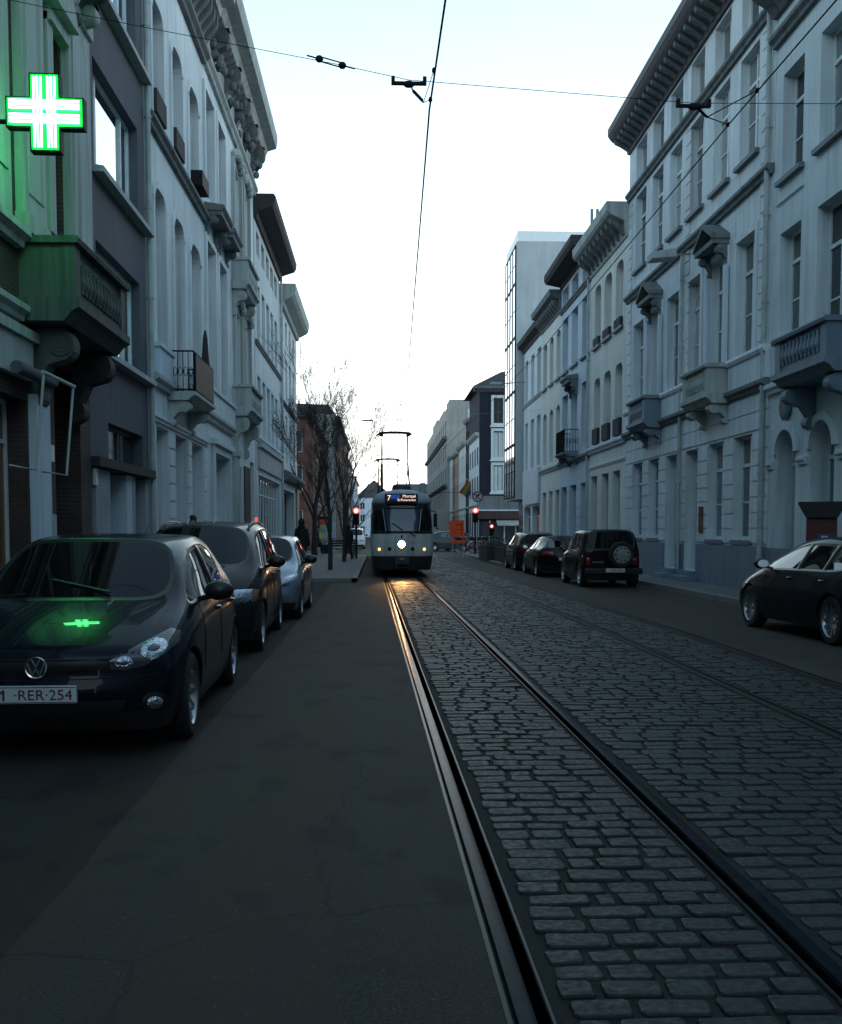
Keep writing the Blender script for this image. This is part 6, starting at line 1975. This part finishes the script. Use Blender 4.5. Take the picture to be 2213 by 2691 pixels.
# rainbow flag
fg = thing('rainbow_flag', 'rainbow flag hanging from a slanted pole on the far right facades', 'flag', (8.55, 98, 6.2), 0); fg.scale = (.6, .6, .6)
cols = [(.5, .03, .02), (.6, .2, .02), (.5, .45, .03), (.05, .25, .06), (.03, .08, .35), (.15, .03, .25)]
for k, c_ in enumerate(cols):
    g = MB()
    def fp(u, v): return (u * .75 - v * 1.35 + .06 * math.sin(u * 5 + v * 3), .1 * math.sin(u * 6 + v * 4), -v * 1.9 - u * .55 + .3)
    nn = 8
    for i in range(nn): g.quad(fp(k / 3.2, i / nn), fp((k + 1) / 3.2, i / nn), fp((k + 1) / 3.2, (i + 1) / nn), fp(k / 3.2, (i + 1) / nn))
    g.build('stripe', simple('flag_colour', dk(c_, .45), .9), fg, True)
MB().tube([(-.5, 0, .9), (1.4, 0, -1.0)], .03, 6).build('pole', M['frame'], fg)
# pay kiosk with P
kk = thing('pay_kiosk', 'dark red pay kiosk with flared roof and blue P plate, behind a parked car', 'parking kiosk', (8.0, 18.05, .12), R(-24))
M['dark_red'] = simple('kiosk_dark_red', (.085, .014, .012), .5, 0, .2)
MB().box(-.26, .26, -.2, .2, 0, 1.62).build('cabinet', M['dark_red'], kk, bevel=.015)
MB().prism([(-.27, 1.62), (-.36, 1.78), (-.40, 1.86), (-.40, 1.90), (.40, 1.90), (.40, 1.86), (.36, 1.78), (.27, 1.62)], 'y', -.3, .3).build('roof', M['black'], kk)
MB().box(-.06, .22, -.207, -.2005, 1.0, 1.33).build('parking_plate', simple('parking_blue', (.03, .05, .13), .4), kk)
text_obj('P', .27, M['frame'], kk, (.05, -.212, 1.19), (R(90), 0, 0), 'letter')
MB().box(-.04, .18, -.212, -.2075, .96, .98).build('plate_line', M['frame'], kk)
# ================================================================ bare street trees
M['bark'] = simple('dark_bark', (.04, .036, .035), .9, 0, .3, 12)
M['bark_brown'] = simple('brown_bark', (.06, .046, .04), .9, 0, .3, 12)
M['dead_leaf'] = simple('brown_leaf', (.06, .042, .028), .8)
def tree(label, x, y, h, r0, seed, fork=.3, spread=.35, leaves=60, m='bark', depth=6, lean=0.0, z=.12):
    rnd = random.Random(seed)
    o = thing('bare_tree', label, 'tree', (x, y, z), 0, 'bare trees on the left pavement')
    tr = MB(); br = MB(); tips = []
    def limb(p, d, length, r, lev):
        n = 5; pts = [p]; rr = [r]
        for i in range(n):
            d = (d + Vector((rnd.uniform(-1, 1), rnd.uniform(-1, 1), rnd.uniform(-.3, .9))) * (.045 if lev == 0 else .16)).normalized()
            p = p + d * length / n
            pts.append(p); rr.append(max(r * (1 - .5 * (i + 1) / n), .0052))
        (tr if lev == 0 else br).tube(pts, rr, 8 if lev < 2 else 4)
        if lev >= depth:
            tips.extend(pts[2:]); return
        k = rnd.choice((2, 3, 3, 4)) if lev else 6
        for i in range(k):
            t = 1.0 if i == 0 else rnd.uniform(.35, .98)
            q = pts[min(n, max(1, int(round(t * n))))]
            s_ = spread * (1.3 if i else .5)
            nd = (d + Vector((rnd.uniform(-1, 1), rnd.uniform(-1, 1), rnd.uniform(-.15, .5))) * s_ * 1.6).normalized()
            limb(q, nd, length * rnd.uniform(.52, .78) if lev else (h - length) * rnd.uniform(.35, .55), rr[min(n, int(t * n))] * (.75 if i == 0 else .55), lev + 1)
    limb(Vector((0, 0, -.05)), Vector((lean, 0, 1)).normalized(), h * fork, r0, 0)
    tr.build('trunk', M[m], o, True)
    cr_ = br.build('crown', M[m], o, True)
    g = MB()
    for _ in range(leaves * 2):
        p = rnd.choice(tips) + Vector((rnd.uniform(-.1, .1), rnd.uniform(-.1, .1), rnd.uniform(-.15, .02)))
        a = Vector((rnd.uniform(-1, 1), rnd.uniform(-1, 1), rnd.uniform(-1, .2))).normalized() * rnd.uniform(.05, .1); b = a.orthogonal().normalized() * .03
        g.quad(p, p + a * .5 + b, p + a, p + a * .5 - b)
    g.build('withered_leaves', M['dead_leaf'], cr_)
    return o
tree('slim bare tree standing alone at the front of the kerb island', -1.73, 36.2, 6.9, .085, 11, .42, .22, 160)
tree('second slim bare tree on the kerb island, just left of the red traffic light', -1.56, 45.3, 7.6, .085, 23, .38, .26, 220)
tree('thick-trunked bare tree beside the white corner house, behind the person in dark clothes', -3.67, 57.9, 9.6, .19, 5, .32, .3, 120)
tree('brown-trunked bare tree spreading over the red traffic light', -1.88, 63.5, 9.0, .16, 31, .34, .42, 260, 'bark_brown')
tree('bare tree farther back beside the brick row house', -3.6, 78, 10.5, .16, 44, .3, .34, 160, 'bark_brown', 5, 0, 0)
tree('distant bare tree near the gabled block left of the tram', -2.6, 98, 9.5, .16, 52, .3, .45, 160, 'bark_brown', 5, 0, 0)

# ================================================================ people
M['skin'] = simple('skin', (.33, .2, .15), .6, 0, .06)
M['hair'] = simple('dark_hair', (.012, .01, .009), .7)
M['coat'] = simple('black_coat', (.010, .010, .012), .85)
M['coat_teal'] = simple('dark_teal_jacket', (.022, .034, .042), .85)
M['jeans'] = simple('dark_jeans', (.014, .016, .022), .9)
M['hivis'] = simple('high_visibility_yellow', (.42, .5, .04), .7)
def skin_mesh(pts, edges, radii, m, name, parent):
    me = bpy.data.meshes.new('tmp'); me.from_pydata([Vector(p) for p in pts], edges, [])
    o = bpy.data.objects.new('tmp', me); col.objects.link(o)
    md = o.modifiers.new('k', 'SKIN'); md.use_smooth_shade = True
    for i, r in enumerate(radii): me.skin_vertices[0].data[i].radius = (r, r) if not isinstance(r, tuple) else r
    me.skin_vertices[0].data[0].use_root = True
    s_ = o.modifiers.new('s', 'SUBSURF'); s_.levels = 1; s_.render_levels = 1
    dg = bpy.context.evaluated_depsgraph_get(); dg.update()
    out = bpy.data.meshes.new_from_object(o.evaluated_get(dg)); out.name = name
    bpy.data.objects.remove(o); bpy.data.meshes.remove(me)
    out.materials.clear(); out.materials.append(m)
    return link(name, out, parent)
def person(label, x, y, rz, h=1.75, coat='coat', long=.9, stride=.22, hood=False, vest=False, z=.12, arms=.25):
    """local: facing -y, standing at the origin"""
    o = thing('person', label, 'person', (x, y, z), rz)
    k = h / 1.75
    S = stride
    P = [(0, 0, .95), (0, .01, 1.15), (0, .015, 1.36), (0, .0, 1.47), (0, -.01, 1.53), (0, -.015, 1.62), (0, -.012, 1.70)]
    Rr = [(.145, .105), (.125, .095), (.15, .10), (.075, .075), (.052, .055), (.076, .092), (.06, .075)]
    E = [(i, i + 1) for i in range(6)]
    def chain(start, pts, rs):
        prev = start
        for p, r in zip(pts, rs): P.append(p); Rr.append(r); E.append((prev, len(P) - 1)); prev = len(P) - 1
        return prev
    for s_, fwd in ((1, -1), (-1, 1)):
        f = fwd * S
        chain(0, [(s_ * .09, 0, .88), (s_ * .095, f * .55 - .03, .50), (s_ * .095, f + .04, .09), (s_ * .10, f - .06, .045), (s_ * .105, f - .14, .035)], [.088, .062, .045, .045, .035])
        w = chain(2, [(s_ * .17, .01, 1.38), (s_ * .215, -f * arms * .5 + .03, 1.11), (s_ * .225, -f * arms - .05, .86), (s_ * .225, -f * arms - .08, .79)], [.062, .045, .032, .03])
        for q in range(4): chain(w, [(s_ * (.225 + .004), -f * arms - .105 + .02 * q, .735 - .004 * abs(q - 1.4)), (s_ * .212, -f * arms - .112 + .02 * q, .69 + .006 * abs(q - 1.2))], [.010, .008])
        chain(w, [(s_ * .205, -f * arms - .118, .76), (s_ * .195, -f * arms - .128, .73)], [.011, .009])
    b = skin_mesh([(p[0] * k, p[1] * k, p[2] * k) for p in P], E, [tuple(q * k for q in r) if isinstance(r, tuple) else r * k for r in Rr], M['skin'], 'body', o)
    def loft(name, rings, m, kk=14):
        g = MB()
        for i, (cx, cy, cz, rx, ry) in enumerate(rings):
            for q in range(kk):
                a = 2 * math.pi * q / kk
                g.v.append(((cx + rx * math.cos(a)) * k, (cy + ry * math.sin(a)) * k, cz * k))
        for i in range(len(rings) - 1):
            for q in range(kk): g.f.append((i * kk + q, i * kk + (q + 1) % kk, (i + 1) * kk + (q + 1) % kk, (i + 1) * kk + q))
        return g.build(name, m, o, True)
    g = MB()
    for s_, fwd in ((1, -1), (-1, 1)):
        f = fwd * S
        g.tube([tuple(c * k for c in p) for p in ((s_ * .085, 0, .93), (s_ * .095, f * .55 - .03, .50), (s_ * .095, f + .04, .07))], [.105 * k, .078 * k, .07 * k], 10)
    g.build('trousers', M['jeans'], o, True)
    g = MB()
    for s_, fwd in ((1, -1), (-1, 1)):
        f = fwd * S; g.blob((s_ * .1 * k, (f - .04) * k, .045 * k), .05 * k, .14 * k, .048 * k)
    g.build('shoe', M['black'], o, True)
    ct = loft('coat', [(0, .01, 1.49, .075, .07), (0, .01, 1.45, .15, .10), (0, .01, 1.36, .205, .125), (0, .012, 1.15, .185, .13), (0, 0, .95, .20, .14), (0, 0, long, .215, .16), (0, 0, long - .005, .19, .14)], M[coat])
    g = MB()
    for s_, fwd in ((1, -1), (-1, 1)):
        f = fwd * S
        g.tube([tuple(c * k for c in p) for p in ((s_ * .15, .01, 1.41), (s_ * .215, -f * arms * .5 + .03, 1.11), (s_ * .225, -f * arms - .05, .85))], [.082 * k, .066 * k, .05 * k], 9)
    g.build('sleeve', M[coat], ct, True)
    if vest: loft('vest', [(0, .01, 1.44, .17, .12), (0, .01, 1.36, .218, .138), (0, .012, 1.15, .20, .145), (0, 0, .92, .215, .155)], M['hivis'])
    g = MB()
    if hood:
        g.blob((0, .015 * k, 1.63 * k), .115 * k, .13 * k, .15 * k); g.blob((0, .03 * k, 1.48 * k), .14 * k, .12 * k, .1 * k); g.build('hood', M[coat], o, True)
    else:
        g.blob((0, .014 * k, 1.685 * k), .092 * k, .105 * k, .095 * k); g.build('hair', M['hair'], o, True)
    f_ = MB(); f_.blob((0, -.108 * k, 1.615 * k), .014 * k, .02 * k, .022 * k, 6, 4)
    for s_ in (-1, 1): f_.blob((s_ * .085 * k, -.01 * k, 1.625 * k), .012 * k, .02 * k, .03 * k, 6, 4)
    f_.build('nose_and_ears', M['skin'], b, True) if False else f_.build('face_features', M['skin'], o, True)
    e_ = MB()
    for s_ in (-1, 1): e_.blob((s_ * .032 * k, -.098 * k, 1.635 * k), .013 * k, .008 * k, .008 * k, 6, 4)
    e_.box(-.025 * k, .025 * k, -.104 * k, -.094 * k, 1.568 * k, 1.576 * k); e_.build('eyes_and_mouth', M['hair'], o, True)
    return o
person('person with dark hair whose head shows over the roof of the black estate car', -4.28, 23.6, R(15), 1.72)
person('hooded person in a black coat near the silver car', -2.72, 36.0, R(160), 1.80, 'coat', .72, .15, True)
person('person in dark clothes walking beside the traffic light pole', -1.50, 50.0, R(200), 1.68, 'coat', .8, .26, True)
person('person in a yellow high visibility vest near the advert panel', -3.62, 61.4, R(80), 1.68, 'coat_teal', .86, .2, False, True)
person('person standing with a bicycle in the street right of the tram', 4.55, 79, R(170), 1.75, 'coat_teal', .86, .18, False, False, 0.0)
person('person in a dark coat on the far right pavement behind the works sign', 6.7, 92, R(20), 1.75, 'coat', .75, .2)

# ================================================================ bicycles
M['bike_red'] = simple('bicycle_red', (.28, .02, .015), .4)
M['bike_white'] = simple('bicycle_white', (.55, .57, .6), .5)
def bicycle(label, x, y, rz, fm, guard, z=.12, group=None):
    """local: wheels along y, front at -y"""
    o = thing('bicycle', label, 'bicycle', (x, y, z), rz, group)
    for yy in (-.53, .53):
        w = MB(); w.tube([(0, yy + .33 * math.cos(a), .34 + .33 * math.sin(a)) for a in [2 * math.pi * i / 24 for i in range(25)]], .02, 6, False)
        w = w.build('wheel', M['rubber'], o, True)
        s_ = MB()
        for i in range(10):
            a = math.pi * i / 10; s_.tube([(0, yy + .31 * math.cos(a), .34 + .31 * math.sin(a)), (0, yy - .31 * math.cos(a), .34 - .31 * math.sin(a))], .003, 3)
        s_.build('spokes', M['steel'], w)
    g = MB()
    for a, b in (((0, .53, .34), (0, .08, .28)), ((0, .08, .28), (0, .2, .85)), ((0, .2, .70), (0, .53, .34)), ((0, .08, .28), (0, -.38, .72)), ((0, .14, .55), (0, -.38, .72)), ((0, -.36, .95), (0, -.53, .34))): g.tube([a, b], .022, 6)
    g.build('frame', fm, o, True)
    MB().blob((0, .24, .92), .08, .13, .045).build('saddle', M['black'], o, True)
    MB().tube([(-.3, -.2, 1.02), (-.2, -.34, 1.04), (0, -.37, .96), (.2, -.34, 1.04), (.3, -.2, 1.02)], .015, 6).build('handlebar', M['steel'], o, True)
    g = MB(); n = 14
    for i in range(n + 1):
        a = -.35 + (math.pi + .5) * i / n
        for xx in (-.07, .07): g.v.append((xx, .53 + .39 * math.cos(a), .34 + .39 * math.sin(a)))
    for i in range(n): g.f.append((2 * i, 2 * i + 1, 2 * i + 3, 2 * i + 2))
    if guard:
        for xx in (-.075, .075):
            g.v.append((xx, .53, .36)); c_ = len(g.v) - 1
            for i in range(2, n - 2): g.f.append((c_, 2 * i + (xx > 0), 2 * i + 2 + (xx > 0)))
    mg = g.build('mudguard', M['bike_white'] if guard else M['black'], o)
    if guard: MB().box(-.08, .08, .62, .76, .48, .60).build('reflector_patch', M['black'], mg)
    MB().box(-.16, .16, -.78, -.5, .8, .98).build('basket', M['black'], o)
    return o
for k, (bx, by) in enumerate(((5.35, 62.6), (5.75, 63.4), (6.3, 62.4))):
    bicycle(('leftmost', 'middle', 'rightmost')[k] + ' of the three hire bicycles with white rear guards right of the tram', bx, by, R(-60 - 8 * k), M['bike_red'], True, .12, 'hire bicycles in a rack')
for k, (bx, by) in enumerate(((6.75, 63.0), (7.1, 62.2))):
    bicycle(('red bicycle next to the white-guarded hire bicycles', 'red bicycle at the end of the row beside the planter box')[k], bx, by, R(-75), M['bike_red'], False, .12)
bicycle('dark bicycle held by the person standing in the street', 4.9, 78.8, R(12), M['iron'], False, 0.0)

# ================================================================ planters, café terrace, street furniture
M['planter'] = simple('dark_green_grey_planter', (.020, .026, .026), .6, 0, .15, 3)
M['leaf'] = simple('evergreen_leaf', (.03, .06, .045), .6, 0, .35, 20)
M['soil'] = simple('potting_soil', (.02, .016, .013), .95)
def planter(label, x0, x1, y0, y1, h, seed):
    rnd = random.Random(seed)
    o = thing('planter_box', label, 'planter', ((x0 + x1) / 2, (y0 + y1) / 2, .12), 0)
    a, b = (x1 - x0) / 2, (y1 - y0) / 2
    g = MB()
    g.box(-a, -a + .06, -b, b, 0, h); g.box(a - .06, a, -b, b, 0, h); g.box(-a + .06, a - .06, -b, -b + .06, 0, h); g.box(-a + .06, a - .06, b - .06, b, 0, h)
    for t in (-a - .03, a - .05): g.box(t, t + .08, -b - .03, b + .03, h + .001, h + .05)
    for t in (-b - .03, b - .05): g.box(-a + .05, a - .05, t, t + .08, h + .001, h + .05)
    g.build('box', M['planter'], o); MB().box(-a + .061, a - .061, -b + .061, b - .061, .1, h - .08).build('soil', M['soil'], o)
    g = MB()
    for _ in range(900):
        p = Vector((rnd.uniform(-a + .1, a - .1), rnd.uniform(-b + .1, b - .1), h - .05 + abs(rnd.gauss(0, .13)) * (1 + .8 * math.sin(rnd.random() * 6))))
        d = Vector((rnd.uniform(-1, 1), rnd.uniform(-1, 1), rnd.uniform(-.2, 1))).normalized() * .11; e = d.orthogonal().normalized() * .035
        g.quad(p, p + d * .5 + e, p + d, p + d * .5 - e)
    g.build('shrub', M['leaf'], o)
    return o
planter('dark planter box at the right kerb next to the farthest black hatchback', 5.35, 6.35, 43.3, 46.9, .62, 1)
planter('dark planter box standing behind the first one, beside the hire bicycles', 5.1, 6.1, 47.6, 51.6, .62, 2)
planter('dark planter box across the end of the café terrace', 6.45, 8.3, 47.0, 47.9, .62, 3)
def chair(label, x, y, rz):
    o = thing('cafe_chair', label, 'chair', (x, y, .12), rz, 'café chairs on the right pavement')
    MB().box(-.22, .22, -.22, .22, .44, .47).build('seat', M['steel'], o)
    g = MB(); g.box(-.22, .22, .2, .225, .62, .88); g.tube([(-.21, .21, .46), (-.21, .23, .9)], .014, 5); g.tube([(.21, .21, .46), (.21, .23, .9)], .014, 5); g.build('backrest', M['steel'], o)
    for sx in (-1, 1):
        for sy in (-1, 1): MB().tube([(sx * .2, sy * .2, .45), (sx * .23, sy * .23, 0)], .014, 5).build('leg', M['steel'], o)
    return o
for k, (cx_, cy_, rz_, lb) in enumerate(((6.5, 54.2, 30, 'metal café chair nearest the planters, turned to the street'), (7.5, 54.6, -80, 'metal café chair close to the hoarding on the right'), (6.6, 56.0, 150, 'metal café chair behind the round table'), (7.6, 56.4, 200, 'metal café chair farthest back on the terrace'))): chair(lb, cx_, cy_, R(rz_))
t_ = thing('cafe_table', 'round metal café table among the chairs on the right pavement', 'table', (7.05, 55.3, .12), 0)
MB().lathe([(0, .72), (.35, .72), (.35, .745), (0, .745)], (0, 0, 0), 'z', 20).build('table_top', M['steel'], t_, True)
MB().lathe([(.22, 0), (.22, .02), (.03, .04), (.03, .72)], (0, 0, 0), 'z', 12).build('pedestal', M['iron'], t_, True)
ad = thing('advert_panel', 'advert panel with orange and pale poster behind the bare trees', 'advert panel', (-3.28, 62.2, .12), 0)
g = MB(); g.box(-.42, .42, -.1, .1, .35, .55); g.box(-.42, -.34, -.1, .1, .55, 2.1); g.box(.34, .42, -.1, .1, .55, 2.1); g.box(-.42, .42, -.1, .1, 2.1, 2.25); g.box(-.34, .34, .02, .1, .55, 2.1); g.box(-.2, .2, -.07, .07, 0, .35)
g.build('frame', M['black'], ad)
MB().box(-.34, .34, -.02, .019, .55, 1.72).build('poster', simple('pale_green_poster', (.42, .5, .42), .4, 0, .5, 2), ad)
MB().box(-.34, .34, -.021, .018, 1.721, 2.09).build('poster_head', simple('poster_orange', (.75, .16, .05), .4, 0, .2, 3), ad)
pc = thing('info_column', 'slim pale blue information column beside the slim bare tree', 'info column', (-2.66, 60.2, .12), 0)
MB().box(-.12, .12, -.06, .06, 0, 1.85).build('column', M['blue_wall'], pc, bevel=.02); MB().box(-.09, .09, -.064, -.0605, .9, .95).build('slot', M['black'], pc)
bn = thing('park_bench', 'low dark bench on the pavement behind the slim bare trees', 'bench', (-1.95, 55.2, .12), 0)
g = MB()
for k in range(4): g.box(-.8, .8, -.22 + k * .115, -.13 + k * .115, .40, .44)
g.build('seat', M['bark_brown'], bn)
g = MB()
for k in range(3): g.box(-.8, .8, .22, .25, .52 + k * .13, .62 + k * .13)
g.build('backrest', M['bark_brown'], bn)
for s_ in (-.6, .6):
    g = MB(); g.box(s_ - .03, s_ + .03, -.2, .2, 0, .39); g.box(s_ - .03, s_ + .03, .2, .219, .2, .95); g.build('leg', M['iron'], bn)
lp = thing('street_lamp', 'small dark lamp hung over the street, in the sky beside the contact wire', 'street lamp', (-.55, 58, 7.75), 0)
MB().blob((-.1, 0, 0), .38, .16, .05, 12, 6).build('lamp_head', M['steel'], lp, True)
MB().tube([(-4.45, 0, .3), (-.3, 0, .04)], .01, 5).build('suspension_cable', M['steel'], lp)
